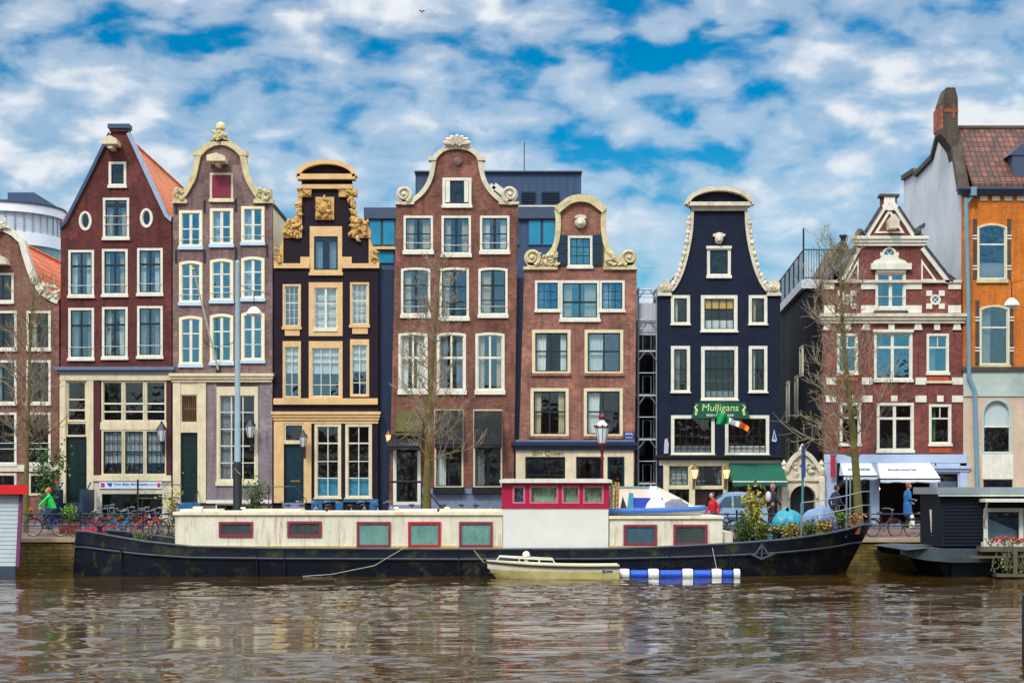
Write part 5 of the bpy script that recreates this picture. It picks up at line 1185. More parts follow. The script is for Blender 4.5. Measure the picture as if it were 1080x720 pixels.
    # wheelhouse
    WHC = paint('pale wheelhouse cladding', (222, 220, 208), .4, .06); WHR = paint('crimson wheelhouse paint', (176, 18, 60), .4, .15)
    y2 = ya - .12
    obj('wheelhouse_base', MB().box(bx(530.5), bx(642), y2, yb, zb_, bz(536)), WHC, root)
    X0, X1, Z0, Z1 = bx(529), bx(642.5), bz(536)+.002, bz(509)
    holes = [[(bx(a), bz(530.5)), (bx(b), bz(530.5)), (bx(b), bz(512.5)), (bx(a), bz(512.5))] for a, b in ((541, 553.5), (559, 588.5), (593, 611), (615.5, 636.5))]
    wh = obj('wheelhouse', MB().slab([(X0, Z0), (X1, Z0), (X1, Z1), (X0, Z1)], y2-.03, y2+.06, holes).box(X0, X0+.08, y2+.07, yb+.5, Z0, Z0+.22).box(X0, X0+.08, y2+.07, y2+.3, Z0+.23, Z1).box(X0, X0+.08, yb+.2, yb+.5, Z0+.23, Z1)
             .box(X0, X0+.08, y2+1.6, y2+1.9, Z0+.23, Z1).box(X1-.08, X1, y2+.07, yb+.5, Z0, Z1).box(X0+.1, X1-.1, yb+.4, yb+.5, Z0, Z1), WHR, root)
    obj('wheelhouse_roof', MB().slab([(bx(527), bz(508.9)), (bx(645), bz(508.9)), (bx(645.5), bz(506)), (bx(640), bz(504.5)), (bx(532), bz(504.5)), (bx(526.5), bz(506))], y2-.25, yb+.7), WHITE, root)
    GC = paint('greenish curtain', (168, 190, 150), .8, .25, 3)
    for hl, cm in zip(holes, (DTQ, GC, GC, GC)):
        a, b, z0, z1 = hl[0][0], hl[1][0], hl[0][1], hl[2][1]
        w = obj('window', MB().slab([(a-.015, z0-.015), (b+.015, z0-.015), (b+.015, z1+.015), (a-.015, z1+.015)], y2-.045, y2+.03, [[(a+.05, z0+.05), (b-.05, z0+.05), (b-.05, z1-.05), (a+.05, z1-.05)]]), paint('rose window bead', (206, 110, 130), .5), root)
        obj('pane', MB().box(a, b, y2+.0, y2+.006, z0, z1), CG, w)
        n = 12; r0 = [(a+(b-a)*i/n, y2+.18+.03*(i % 2), z1) for i in range(n+1)]; m2 = MB(); m2.grid([r0, [(p[0], p[1], z0) for p in r0]]); obj('curtain', m2, cm, w)
    m2 = MB(); 
    for px in (646, 650, 653): m2.tube([(bx(px), -13.2, bz(544)), (bx(px+1), -13.2, bz(508))], .035, 5)
    for k in range(5): m2.torus((bx(649), -13.25, bz(515+5*k)), .12, .02, 12, 5)
    obj('mast_rigging', m2, paint('yellow rope', (178, 150, 70), .8), root)
    # rudder head and bow fittings
    m2 = MB(); m2.box(-16.0, -15.1, YC-.35, YC+.35, 1.42, 1.6); m2.slab([(-16.2, 1.45), (-15.6, 1.5), (-15.5, 1.68), (-16.05, 1.62)], YC-.1, YC+.1); m2.bar((-15.8, YC, 1.62), (-14.6, YC-.2, 1.75), .05); obj('rudder_head', m2, paint('rudder red', (176, 26, 50), .5), root)
    m2 = MB()
    for px in (905, 909): m2.tube([(bx(px), YC-.2, 1.5), (bx(px), YC-.2, bz(500))], .03, 6)
    for z in (.75, 1.25): m2.tube([pt(u, 0, -1)[:2] + (sheer(pt(u, 0, -1)[0])+z,) for u in (.9, .93, .96, .985, 1.0)], .02, 5)
    for u in (.9, .96, 1.0): p = pt(u, 0, -1); m2.tube([p, (p[0], p[1], p[2]+1.25)], .025, 5)
    obj('bow_rail', m2, GALV, root)
    X, Z = bx(803), bz(580); yy = YC-HB-.1
    m2 = MB(); m2.bar((X-.25, yy, Z-.15), (X, yy, Z+.2), .06); m2.bar((X+.25, yy, Z-.15), (X, yy, Z+.2), .06); m2.bar((X-.45, yy, Z-.1), (X, yy, Z-.3), .07); m2.bar((X+.45, yy, Z-.1), (X, yy, Z-.3), .07); m2.bar((X, yy, Z-.3), (X, yy, Z+.25), .05); obj('anchor', m2, paint('rusty anchor iron', (66, 72, 82), .6, .3), root)
    m2 = MB(True)
    for pts in ([(bx(427), -14.1, bz(577)), (bx(395), -14.15, bz(596)), (bx(350), -14.2, bz(605)), (bx(320), -14.2, bz(607))], [(bx(500), -14.1, bz(580)), (bx(510), -14.3, bz(592)), (bx(516), -14.5, bz(592))], [(bx(751), -14.1, bz(577)), (bx(755), -14.3, bz(600))]): m2.tube(pts, .010, 5)
    obj('mooring_line', m2, paint('pale rope', (196, 190, 170), .8), root)
    return bx, bz, pt, sheer
BX, BZ, HULLPT, SHEER = barge()

# small open boat carried on the cabin roof
def tender():
    z0 = BZ(544)+.0
    r = thing('motorboat', (BX(697), -12, z0), 'small white motorboat with a blue rubbing band on the cabin roof', 'boat')
    x0, x1 = BX(641), BX(749); yc = -12.4; us = [i/20 for i in range(21)]
    bm_ = lambda u: .85*(1-max(0, (u-.45)/.55)**2.5)**.6 if u < 1 else .03
    z = lambda u: z0+.26+.10*u*u
    h = MB(); 
    for sg in (-1, 1): h.grid([[(x0+(x1-x0)*u*(1-.04*k), yc+sg*max(.03, bm_(u)*(1-.25*k)), z(u)*(1-k)+z0*k+.01) for u in us] for k in (0, .3, .6, 1)]); h.grid([[(x0+(x1-x0)*u, yc+sg*max(.02, bm_(u)-i), z(u)-d) for u in us] for i, d in ((0, 0), (.1, .02), (.1, .2))])
    h.grid([[(x0, yc+sg*.85*(1-.25*k), z(0)*(1-k)+z0*k+.01) for sg in (-1, 1)] for k in (0, 1)]); h.grid([[(x0+(x1-x0)*u, yc+sg*max(.02, bm_(u)-.1), z0+.12) for u in us] for sg in (-1, 1)])
    obj('hull', h, paint('white gelcoat', (232, 234, 234), .25, .05), r, True)
    b = MB(); 
    for sg in (-1, 1): b.tube([(x0+(x1-x0)*u, yc+sg*(bm_(u)+.015), z(u)-.1) for u in us], .085, 6)
    obj('rubbing_band', b, paint('blue band', (28, 96, 178), .4), r, True)
    zc = z0+.1
    obj('seat', MB().box(BX(672), BX(702), -12.9, -12.2, zc, zc+.55), paint('blue cushion', (44, 62, 170), .7), r); obj('steering_console', MB().slab([(BX(664), zc), (BX(672), zc), (BX(671), BZ(520)), (BX(667), BZ(519))], -12.6, -12.2), paint('teal console', (70, 160, 190), .4), r)
    m = MB(); m.slab([(BX(655), zc), (BX(661), BZ(531)), (BX(665), BZ(538)), (BX(662), zc)], -12.75, -12.7); m.slab([(BX(656), BZ(538)), (BX(659), BZ(523)), (BX(664), BZ(537)), (BX(660), BZ(544))], -12.85, -12.8); obj('dark_pennant', m, paint('charcoal canvas', (50, 46, 60), .8), r)
    m = MB(); m.grid([[(BX(694)+(.1+.42*(1-t)**.8)*(1+.13*math.sin(5*a+2*t)+.08*math.sin(9*a))*math.cos(a)+.05*math.sin(4*t), -12.7+(.1+.34*(1-t)**.8)*(1+.12*math.sin(4*a+1))*math.sin(a), zc+.95*t-.08*t*math.cos(a)) for a in [2*math.pi*i/28 for i in range(29)]] for t in (0, .12, .3, .5, .68, .82, .92, .97)]); m.ball((BX(694), -12.7, zc+.9), (.13, .12, .07), 10, 6, .1); obj('white_sheet', m, paint('white sheet', (230, 232, 238), .9, .05), r, True)
    obj('grey_cover', MB().ball((BX(716), -12.7, zc+.2), (.5, .4, .3), 12, 8, .12), paint('grey cover', (110, 112, 128), .9), r, True)
    a = MB(); yk = -11.5
    a.slab([(BX(648), zc+.02), (BX(741), zc+.02), (BX(741), BZ(535)), (BX(726), BZ(526)), (BX(702), BZ(514)), (BX(696), BZ(512.5)), (BX(646), BZ(512.5))], yk-.06, yk+.06)
    obj('canvas_screen', a, paint('cream canvas', (238, 220, 190), .85, .07), r)
    a = MB(); a.bar((BX(648), yk-.09, zc), (BX(648), yk-.09, BZ(513)), .05); a.bar((BX(697), yk-.09, zc), (BX(697), yk-.09, BZ(513)), .05); a.bar((BX(648), yk-.09, BZ(513)), (BX(697), yk-.09, BZ(513)), .04); obj('screen_frame', a, paint('pale teal frame', (120, 176, 186), .5), r)
tender()

# rowing dinghy
def dinghy():
    yc = -15.1; s = FPX/(CAM_D+yc); dx = lambda px: (px-540)/s; dz = lambda py: CAM_H-(py-516)/s
    r = thing('dinghy', (dx(582), yc, 0), 'cream dinghy with yellow stained sides moored beside the dark hull', 'dinghy')
    x0, x1 = dx(513), dx(652); us = [i/24 for i in range(25)]
    bm_ = lambda u: .78*min(1, (1-(1-min(1, u/.45))**2.2))**.75 if u > 0 else .03
    zt = lambda u: dz(590)*(1-u)+dz(594.5)*u - .12*math.sin(math.pi*u)*.5
    xs = lambda u, k: (x0+.35*k*k)+(x1-x0-.35*k*k)*u
    up = MB(); lo = MB()
    for sg in (-1, 1):
        up.grid([[(xs(u, k), yc+sg*max(.03, bm_(u)*(1-.12*k)), zt(u)*(1-k)) for u in us] for k in (0, .25, .5)])
        up.grid([[(xs(u, 0)+ (0.04 if u == 0 else 0), yc+sg*max(.02, bm_(u)-i), zt(u)-d) for u in us] for i, d in ((0, 0), (.08, .0), (.1, .3))])
        lo.grid([[(xs(u, k), yc+sg*max(.03, bm_(u)*(1-.12*k)), zt(u)*(1-k)) for u in us] for k in (.5, .75, 1.0, 1.25)])
    up.grid([[(x1, yc+sg*.78*(1-.12*k), zt(1)*(1-k)) for sg in (-1, 1)] for k in (0, .5)]); lo.grid([[(x1, yc+sg*.78*(1-.12*k), zt(1)*(1-k)) for sg in (-1, 1)] for k in (.5, 1.2)])
    obj('hull', up, paint('cream gelcoat', (236, 226, 190), .4, .12, stain=(190, 170, 110), stain_amt=.5), r, True)
    obj('lower_hull', lo, paint('yellowed gelcoat', (214, 196, 130), .5, .25, stain=(150, 128, 50), stain_amt=.6), r, True)
    fl = MB(); fl.grid([[(xs(u, 0)+.05, yc+sg*max(.02, bm_(u)-.1), .18) for u in us] for sg in (-1, 1)]); obj('floor', fl, paint('boat floor grey', (150, 146, 130), .8), r)
    st = MB(); 
    for sg in (-1, 1): st.tube([(xs(u, 0), yc+sg*(max(.03, bm_(u))+.012), zt(u)-.07) for u in us], .035, 6)
    obj('rubbing_strake', st, paint('dark rubber strip', (44, 44, 48), .6), r, True)
    rl = MB()
    for sg in (-1, 1):
        a, b = .1, .5; P = [(xs(u, 0), yc+sg*max(.05, bm_(u)-.06), zt(u)+.16) for u in (a, .2, .3, .42, b)]
        rl.tube([(P[0][0]-.1, P[0][1], zt(a))] + P + [(P[-1][0]+.1, P[-1][1], zt(b))], .025, 6)
        for u in (.25, .4): p = (xs(u, 0), yc+sg*max(.05, bm_(u)-.06), zt(u)); rl.tube([p, (p[0], p[1], p[2]+.16)], .02, 5)
    obj('hand_rail', rl, WHITE, r)
    obj('thwart', MB(True).box(dx(560), dx(569), yc-.66, yc+.66, .3, .36).box(dx(610), dx(620), yc-.68, yc+.68, .3, .36), paint('wooden thwart', (150, 116, 76), .6), r)
    obj('outboard_cover', MB().ball((dx(555), yc-.1, .78), (.14, .14, .17), jit=.05).box(dx(555)-.06, dx(555)+.06, yc-.15, yc-.05, .35, .65), WHITE, r, True)
    m = MB(); m.box(dx(634), dx(637), yc-.757, yc-.74, dz(602), dz(600)); m.box(dx(638), dx(645), yc-.757, yc-.74, dz(601.6), dz(600.4)); obj('registration_mark', m, BLET, r)
dinghy()
# string of blue floats
def floats():
    yc = -14.75; s = FPX/(CAM_D+yc); dx = lambda px: (px-540)/s
    r = thing('float_boom', (dx(716), yc, .05), 'floating boom of blue drums with white collars beside the hull', 'float boom')
    B_ = paint('blue plastic drum', (20, 74, 176), .35, .2); Wf = paint('white plastic float', (226, 224, 220), .4, .1, stain=(170, 150, 130), stain_amt=.4)
    for a, b in ((664, 683), (695, 719), (731, 750), (761, 773)):
        obj('drum', MB().lathe([(.0, 0), (.15, .01), (.19, .05), (.19, dx(b)-dx(a)-.05), (.15, dx(b)-dx(a)-.01), (0, dx(b)-dx(a))], (dx(a), yc, .08), 14, 'x'), B_, r, True)
    for a, b in ((653, 664), (683, 695), (719, 731), (750, 761), (773, 780.5)):
        obj('collar', MB().lathe([(.05, 0), (.2, .02), (.215, .1), (.215, dx(b)-dx(a)-.1), (.2, dx(b)-dx(a)-.02), (.05, dx(b)-dx(a))], (dx(a), yc, .1), 14, 'x'), Wf, r, True)
floats()

# dark houseboat on the right
def dark_boat():
    Y0 = -14.2; s = FPX/(CAM_D+Y0); dx = lambda px: (px-540)/s; dz = lambda py: CAM_H-(py-516)/s
    r = thing('houseboat', (dx(1050), -12, 0), 'dark navy clad houseboat cut by the right edge with a white framed window', 'houseboat')
    CL = paint('navy cladding', (17, 25, 37), .6, .3, spec=.25)
    X0, X1 = dx(992), dx(1200); YB = -11.2; Zt = dz(521); Zb = dz(576)
    hole = [(dx(1041), dz(569)), (dx(1075), dz(569)), (dx(1075), dz(539)), (dx(1041), dz(539))]
    obj('cabin', MB().slab([(X0, Zb), (X1, Zb), (X1, Zt), (X0, Zt)], Y0+.0, Y0+.12, [hole]).box(X0, X0+.12, Y0+.125, YB, Zb, Zt).box(X0+.125, X1, YB-.12, YB, Zb, Zt), CL, r)
    m = MB(); n = 15
    for i in range(n): z = Zb+(Zt-Zb)*i/n; m.box(dx(996), dx(1036), Y0-.03, Y0+.005, z+.015, z+(Zt-Zb)/n-.02)
    for i in range(n): z = Zb+(Zt-Zb)*i/n; m.box(X0-.012, X0+.005, Y0+.1, YB, z+.015, z+(Zt-Zb)/n-.02)
    obj('cladding', m, CL, r)
    obj('roof', MB().box(dx(986), X1, Y0-.3, YB+.3, Zt+.004, dz(513.5)), paint('pale roof edge', (132, 142, 144), .6, .15), r)
    obj('roof_trim', MB().box(dx(988), X1, Y0-.28, Y0-.1, dz(523), Zt), paint('cream roof trim', (206, 206, 186), .6), r)
    w = obj('window', MB().slab([(dx(1037), dz(572.5)), (dx(1079), dz(572.5)), (dx(1079), dz(535.5)), (dx(1037), dz(535.5))], Y0-.06, Y0+.05, [[(dx(1041.5), dz(568.5)), (dx(1074.5), dz(568.5)), (dx(1074.5), dz(539.5)), (dx(1041.5), dz(539.5))]]), WHITE, r)
    obj('pane', MB().box(dx(1041), dx(1075), Y0-.0, Y0+.006, dz(569), dz(539)), GLD, w); obj('curtain', MB().slab([(dx(1043), dz(569)), (dx(1075), dz(569)), (dx(1075), dz(560)), (dx(1043), dz(546))], Y0+.25, Y0+.26), paint('grey blue curtain', (120, 140, 150), .8), w)
    m = MB(); m.box(dx(1032), dx(1096), Y0-.9, Y0-.0, dz(529), dz(525.6)); m.bar((dx(1034), Y0-.85, dz(529)), (dx(1037), Y0-.05, dz(556)), .06); obj('canopy', m, WHITE, r)
    obj('fender_plank', MB().bar(W(982.5, 537, -12.9), W(985, 571, -12.9), .14, .08), WHITE, r)
    hl = MB(); xs = [dx(951), dx(962), dx(975), dx(1000), X1]
    for sg, yy in ((-1, Y0-.7), (1, -9.2)):
        hl.grid([[(x, yy - sg*q, dz(z)) for x, z, q in zip(xs, zz, (.9, .35, 0, 0, 0))] for zz in ((579, 578, 577, 578, 578), (584, 588, 590, 592, 592))])
    hl.grid([[(x, yy, dz(z)) for x, z in zip(xs, (579, 578, 577, 578, 578))] for yy in (Y0-.7, -9.2)])
    obj('lower_hull', MB().box(dx(1003), X1, Y0-.1, -9.8, -.5, dz(590)).slab([(dx(1003), dz(590)-.003), (dx(985), dz(586)), (dx(1003), -.2)], Y0+.2, -9.9), paint('shadow black hull', (12, 13, 16), .6, .3), r)  # lower hull coloured black to stand for the shadow beneath the boat
    obj('hull', hl, paint('blue grey hull', (58, 72, 80), .5, .35, 1, stain=(92, 94, 50), stain_amt=.6), r)
    m = MB(True); m.box(dx(1024), X1, Y0-1.3, Y0-.75, dz(580), dz(575)); m.bar((dx(1014), Y0-1.1, dz(586)), (X1, Y0-1.1, dz(583)), .3, .08); m.box(dx(1040), X1, Y0-1.45, Y0-.8, dz(606), dz(603))
    for px in (1057, 1098): m.box(dx(px), dx(px+4), Y0-1.4, Y0-1.25, dz(605), dz(576))
    obj('jetty_plank', m, paint('weathered planks', (96, 84, 62), .8, .3), r)
    fp = thing('flower_trough', (dx(1060), Y0-1.0, dz(576)), 'wooden trough of red geraniums below the houseboat window', 'flower trough')
    obj('trough', MB().box(dx(1028), dx(1110), Y0-1.15, Y0-.8, dz(574.8), dz(570.5)), paint('white painted trough', (200, 192, 180), .7), fp)
    rs = random.Random(5); fl = MB(); lv = MB()
    for i in range(60): fl.ball((rs.uniform(dx(1036), dx(1108)), Y0-1.0+rs.uniform(-.22, .15), dz(570)+rs.uniform(-.05, .16)), rs.uniform(.03, .055), 6, 4, .2)
    for i in range(160):
        p = Vector((rs.uniform(dx(1030), dx(1110)), Y0-1.0+rs.uniform(-.2, .2), dz(571)+rs.uniform(-.12, .12))); a = Vector((rs.uniform(-1, 1), rs.uniform(-1, 1), rs.uniform(-.6, 1))).normalized()*.09; b = a.orthogonal().normalized()*.05; lv.add([p-a, p+b, p+a, p-b], [(0, 1, 2, 3)])
    obj('blossom', fl, paint('geranium red', (206, 40, 28), .6, .2), fp); obj('leaves', lv, paint('geranium leaf', (54, 86, 34), .7, .3), fp)
    cb = thing('parked_bicycle_rack', (dx(1065), Y0-1.1, dz(600)), 'tangle of hanging vines and netting under the red flower trough', 'vine'); m = MB()
    for i in range(70):
        x = rs.uniform(dx(1040), dx(1105)); z = dz(577)-.05; pts = [(x, Y0-1.2+rs.uniform(-.1, .1), z)]
        for k in range(5): pts.append((pts[-1][0]+rs.uniform(-.12, .12), pts[-1][1]+rs.uniform(-.03, .03), pts[-1][2]-rs.uniform(.08, .2)))
        m.tube(pts, .013, 4)
    cb.name = 'trailing_vine'; obj('stem', m, paint('dry vine', (110, 110, 70), .8, .3), cb)
    lv = MB()
    for i in range(150):
        p = Vector((rs.uniform(dx(1038), dx(1105)), Y0-1.2+rs.uniform(-.12, .12), rs.uniform(dz(602), dz(577)))); a = Vector((rs.uniform(-1, 1), rs.uniform(-1, 1), rs.uniform(-1, 1))).normalized()*.07; b = a.orthogonal().normalized()*.045; lv.add([p-a, p+b, p+a, p-b], [(0, 1, 2, 3)])
    obj('leaves', lv, paint('dusty leaf', (120, 122, 84), .7, .35), cb)
dark_boat()
# pale boathouse with red roof at the left edge
def shed_boat():
    Y0 = -14.5; s = FPX/(CAM_D+Y0); dx = lambda px: (px-540)/s; dz = lambda py: CAM_H-(py-516)/s
    r = thing('floating_shed', (dx(0), -12, 0), 'pale grey clad floating shed with a red roof at the left edge', 'houseboat')
    X0, X1 = dx(-110), dx(21.5); Zb, Zt = dz(597), dz(521)
    wm = MB(); P4 = [(dx(18), Zb), (X1, Zt)]; rows = [[(X0, Y0, z), (x, Y0, z), (x-1.35, Y0+3.8, z), (X0-1, Y0+3.8, z), (X0, Y0, z)] for x, z in P4]; wm.grid(rows); obj('wall', wm, paint('pale grey cladding', (196, 204, 204), .5, .1), r)
    m = MB(); n = 17
    for i in range(n): z = Zb+(Zt-Zb)*i/n; k = (i+.5)/n; m.box(X0, dx(18)+(X1-dx(18))*k-.02, Y0-.025, Y0+.003, z+.012, z+(Zt-Zb)/n-.012)
    obj('cladding', m, paint('pale grey cladding', (196, 204, 204)), r)
    obj('corner_trim', MB().bar((dx(18.8), Y0-.02, Zb), (dx(22.5), Y0-.02, Zt), .12), paint('plum corner trim', (120, 60, 100), .5), r)
    obj('roof', MB().slab([(X0-.2, Y0-.35), (dx(32.5), Y0-.35), (dx(32.5)-1.6, Y0+4), (X0-.2, Y0+4)], Zt+.003, dz(511), ax='xy'), paint('red roof paint', (214, 24, 22), .45, .12), r)
    obj('pontoon', MB().slab([(X0, Y0-.1), (dx(17), Y0-.1), (dx(17)-1.4, Y0+3.9), (X0, Y0+3.9)], -.4, Zb-.003, ax='xy'), paint('slate pontoon', (54, 66, 84), .5, .25), r)
shed_boat()
a = W(1077.5, 628, -45)
ps = thing('mooring_post', (a[0]+.12, -45, 0), 'dark timber mooring post standing in the water at the right edge', 'post')
obj('shaft', MB().lathe([(.13, -1), (.14, a[2]-.1), (.12, a[2])], (a[0]+.14, -45, 0), 10), paint('black timber', (22, 22, 24), .8, .3), ps, True); obj('cap', MB().lathe([(.15, a[2]+.002), (.13, a[2]+.04), (.03, a[2]+.06)], (a[0]+.14, -45, 0), 10), BLACK, ps)
# ------------------------------------------------------------------ bare trees
def tree(label, trunk, r0, r1, crown_from, n1, len1, seed, bias=(0, 0, 0), low=None, mossy=True, tint=(146, 130, 104)):
    rs = random.Random(seed); P = smooth_path(trunk, 6); N = len(P)
    root = thing('bare_tree', P[0], label, 'tree', 'bare street trees on the quay')
    mb = MB(); mb.tube(P, [r0*1.25 if i == 0 else r0+(r1-r0)*(i/(N-1))**.8 for i in range(N)], 10)
    bark = paint('mossy bark', (104, 96, 42), .95, .45, 4, stain=(84, 78, 60), stain_amt=.8, bump=.9)
    obj('trunk', mb, bark, root, True)
    lim = MB(); tw = MB()
    def limb(p, d, L, r, depth):
        k = 5 if depth < 2 else 3; pts = [p]; d = d.normalized()
        for i in range(k):
            d = (d + Vector((rs.gauss(0, .16), rs.gauss(0, .16), rs.gauss(.09, .1)))).normalized(); pts.append(pts[-1] + d*L/k)
        (lim if depth == 0 else tw).tube(pts, [max(.0065, r*(1-.7*i/k)) for i in range(k+1)], 5 if depth == 0 else 3, cap=False)
        if depth < 2:
            for j in range(rs.randint(7, 10) if depth == 0 else rs.randint(4, 6)):
                t = rs.uniform(.2, 1.0); i = min(k-1, int(t*k)); q = pts[i] + (pts[i+1]-pts[i])*(t*k-i)
                ax = Vector((rs.gauss(0, 1), rs.gauss(0, 1), rs.gauss(.25, .7))).normalized()
                limb(q, (d*0.75 + ax*.75), L*rs.uniform(.3, .6), r*.5, depth+1)
    zs = [p[2] for p in P]
    for i in range(n1):
        t = crown_from + (1-crown_from)*((i+rs.random())/n1); j = min(N-2, int(t*(N-1))); f = t*(N-1)-j
        q = Vector(P[j]) + (Vector(P[j+1])-Vector(P[j]))*f; a = i*2.4+rs.uniform(-.5, .5)
        d = Vector((math.cos(a), math.sin(a)*.8, rs.uniform(.25, .95))) + Vector(bias)*(1-t)
        limb(q, d, len1*(1.15-.75*t)*rs.uniform(.7, 1.15), .035*(1.15-.7*t), 0)
    obj('limb', lim, paint('grey bark', (124, 106, 76), .95, .35, 5), root); obj('twig', tw, paint('brown twigs', tint, .95, .25, 3), root)
    return root
def T(px, py, Y): return W(px, py, Y)
tree('thin bare street tree with a mossy trunk at the left edge', [T(27, 568, -6.5), T(28, 500, -6.5), T(30, 430, -6.4), T(32, 360, -6.4), T(36, 300, -6.3)], .13, .03, .3, 36, 2.1, 11)
tree('bare street tree with a mossy trunk before the tall brown house', [T(449, 568, -6.3), T(450, 520, -6.3), T(452, 460, -6.3), T(455, 400, -6.2), T(459, 340, -6.2), T(464, 285, -6.1)], .2, .03, .3, 44, 2.0, 22)
tree('bare street tree with dense brown twigs before the crimson house', [T(907, 568, -6.6), T(903, 500, -6.6), T(897, 430, -6.5), T(890, 365, -6.4), T(887, 310, -6.4), T(886, 268, -6.3)], .21, .025, .22, 50, 2.7, 33, bias=(-.7, 0, -.15), tint=(148, 128, 104))

# ------------------------------------------------------------------ street lamps, wall lanterns, poles
def lamp_post():
    x, y, z = W(250.5, 562, -6.2); r = thing('street_lamp', (x, y, QZ), 'tall grey steel lamp column with a dark foot before the mauve house', 'street lamp')
    zt = W(0, 276, -6.2)[2]; zj = W(0, 487, -6.2)[2]
    obj('pole', MB().lathe([(.13, zj), (.125, zj+.5), (.085, zt-.1), (.09, zt-.08), (.09, zt), (.03, zt+.06)], (x, y, 0), 12), paint('blue grey column', (152, 176, 186), .45, .12), r, True)
    obj('foot', MB().lathe([(.22, QZ), (.22, QZ+.2), (.18, QZ+.3), (.18, zj-.1), (.15, zj+.01)], (x, y, 0), 12), BLACK, r, True); obj('sticker_band', MB().bar((x-.1, y-.19, zj-.25), (x+.14, y-.19, zj-.5), .06, .02), paint('worn tape', (170, 160, 120), .7), r)
    return Vector((x, y, zt))
LP = lamp_post()
def hung(px, py, Y, label, p0, p1, r=.33):
    x, y, z = W(px, py, Y); t = thing('hanging_lamp', (x, y, z), label, 'street lamp', 'white dome lamps hung over the street')
    prof = [(.02, .32), (.10, .30), (r*.62, .22), (r*.9, .1), (r, 0), (r*.96, -.03), (.02, -.03)]
    obj('dome', MB().lathe(prof, (x, y, z), 18), WHITE, t, True); obj('lens', MB().lathe([(r*.5, -.10), (r*.72, -.034)], (x, y, z), 16), FROST, t, True)
    obj('suspension', MB().tube([(x, y, z+.3), (x, y, z+.95)], .02, 5).tube([p0, (x, y, z+.95), p1], .014, 5), BLACK, t)
hung(268, 331, -3.2, 'white dome lamp hanging beside the tall grey column', LP - Vector((0, 0, .9)), (fx(284), -.05, LP.z-.6))
hung(1067, 322, -3.0, 'white dome lamp hanging before the orange brick facade', (fx(1066), -.04, fz(296)), (fx(1120), -5, fz(292)))
def crown_lamp():
    x, y, z0 = W(635, 565, -6.0); z = lambda py: W(0, py, -6.0)[2]
    r = thing('lantern_post', (x, y, QZ), 'old dark red lantern post with a crowned glass lantern before the rose brick house', 'street lamp')
    RD = paint('maroon cast iron', (96, 24, 34), .45, .2)
    obj('pole', MB().lathe([(.2, QZ), (.2, QZ+.3), (.13, QZ+.5), (.09, QZ+.9), (.11, QZ+.95), (.07, QZ+1.1), (.055, z(485)), (.08, z(484)), (.05, z(480)), (.1, z(472)), (.16, z(469.5)), (.05, z(468.6))], (x, y, 0), 12), RD, r, True)
    l = obj('lantern', MB().lathe([(.13, z(468.5)), (.15, z(467.5)), (.27, z(452)), (.27, z(449.5))], (x, y, 0), 8), FROST, r)
    m = MB()
    for k in range(8): a = 2*math.pi*k/8; m.tube([(x+.155*math.cos(a), y+.155*math.sin(a), z(468)), (x+.28*math.cos(a), y+.28*math.sin(a), z(450))], .014, 4)
    m.lathe([(.16, z(469.4)), (.17, z(467))], (x, y, 0), 12); m.torus((x, y, z(450)), .29, .03, 16, 6, 'z')
    for k in range(8): a = 2*math.pi*k/8; m.ball((x+.31*math.cos(a), y+.31*math.sin(a), z(449)), .045, 6, 4)
    obj('cage', m, RD, l)
    obj('hood', MB().lathe([(.28, z(449.2)), (.2, z(446.5)), (.12, z(444)), (.1, z(443))], (x, y, 0), 8), FROST, r, True)
    m = MB(); m.lathe([(.10, z(443)), (.11, z(442)), (.15, z(439)), (.06, z(436.5)), (.02, z(434.5))], (x, y, 0), 10); m.ball((x, y, z(434)), .05); obj('crown', m, RD, r, True)
crown_lamp()
def lantern(px, py, y0, label, side=1, mat=BLACK, lit=False, s=1.0, group='wall lanterns on the facades'):
    x, z = fx(px), fz(py); y = y0-.5
    t = thing('wall_lantern', (x, y0, z), label, 'wall lantern', group)
    g = obj('glass', MB().lathe([(.09*s, -.28*s), (.17*s, .12*s)], (x, y, z), 6), WARM2 if lit else FROST, t)
    m = MB(); m.lathe([(.2*s, .121*s), (.19*s, .15*s), (.08*s, .3*s), (.05*s, .33*s), (.03*s, .42*s)], (x, y, z), 6); m.lathe([(.1*s, -.32*s), (.1*s, -.281*s)], (x, y, z), 6); m.lathe([(.02, -.42*s), (.05*s, -.33*s)], (x, y, z), 6)
    for k in range(6): a = 2*math.pi*k/6; m.tube([(x+.092*s*math.cos(a), y+.092*s*math.sin(a), z-.28*s), (x+.175*s*math.cos(a), y+.175*s*math.sin(a), z+.12*s)], .014, 4)
    obj('cage', m, mat, t)
    m = MB(); m.tube([(x, y, z-.42*s), (x, y+.1, z-.6*s), (x, y0-.14, z-.62*s), (x, y0+.02, z-.5*s)], .022, 5); m.tube([(x, y, z-.42*s), (x, y+.22, z-.3*s), (x, y0+.01, z-.28*s)], .016, 5); m.box(x-.05, x+.05, y0-.03, y0+.01, z-.75*s, z-.2*s); obj('bracket', m, mat, t)
lantern(173, 457, -.02, 'black wall lantern between the oxblood and the mauve house', s=1.25); lantern(266, 453, -.06, 'black wall lantern beside the tall window of the mauve house', s=1.25)
lantern(321.5, 464, -.08, 'brown wall lantern on the ochre door surround', mat=paint('brown iron', (70, 44, 40), .5), s=1.05)
lantern(731.3, 498, -.1, 'lit wall lantern left of the black oval sign', mat=paint('brass iron', (120, 90, 50), .5), lit=True, s=.95); lantern(764.5, 498, -.1, 'lit wall lantern right of the black oval sign', mat=paint('brass iron', (120, 90, 50), .5), lit=True, s=.95)
lantern(410.5, 461, -.03, 'small copper wall lantern beside the black door awning', mat=paint('copper iron', (140, 70, 30), .5), lit=True, s=.7)
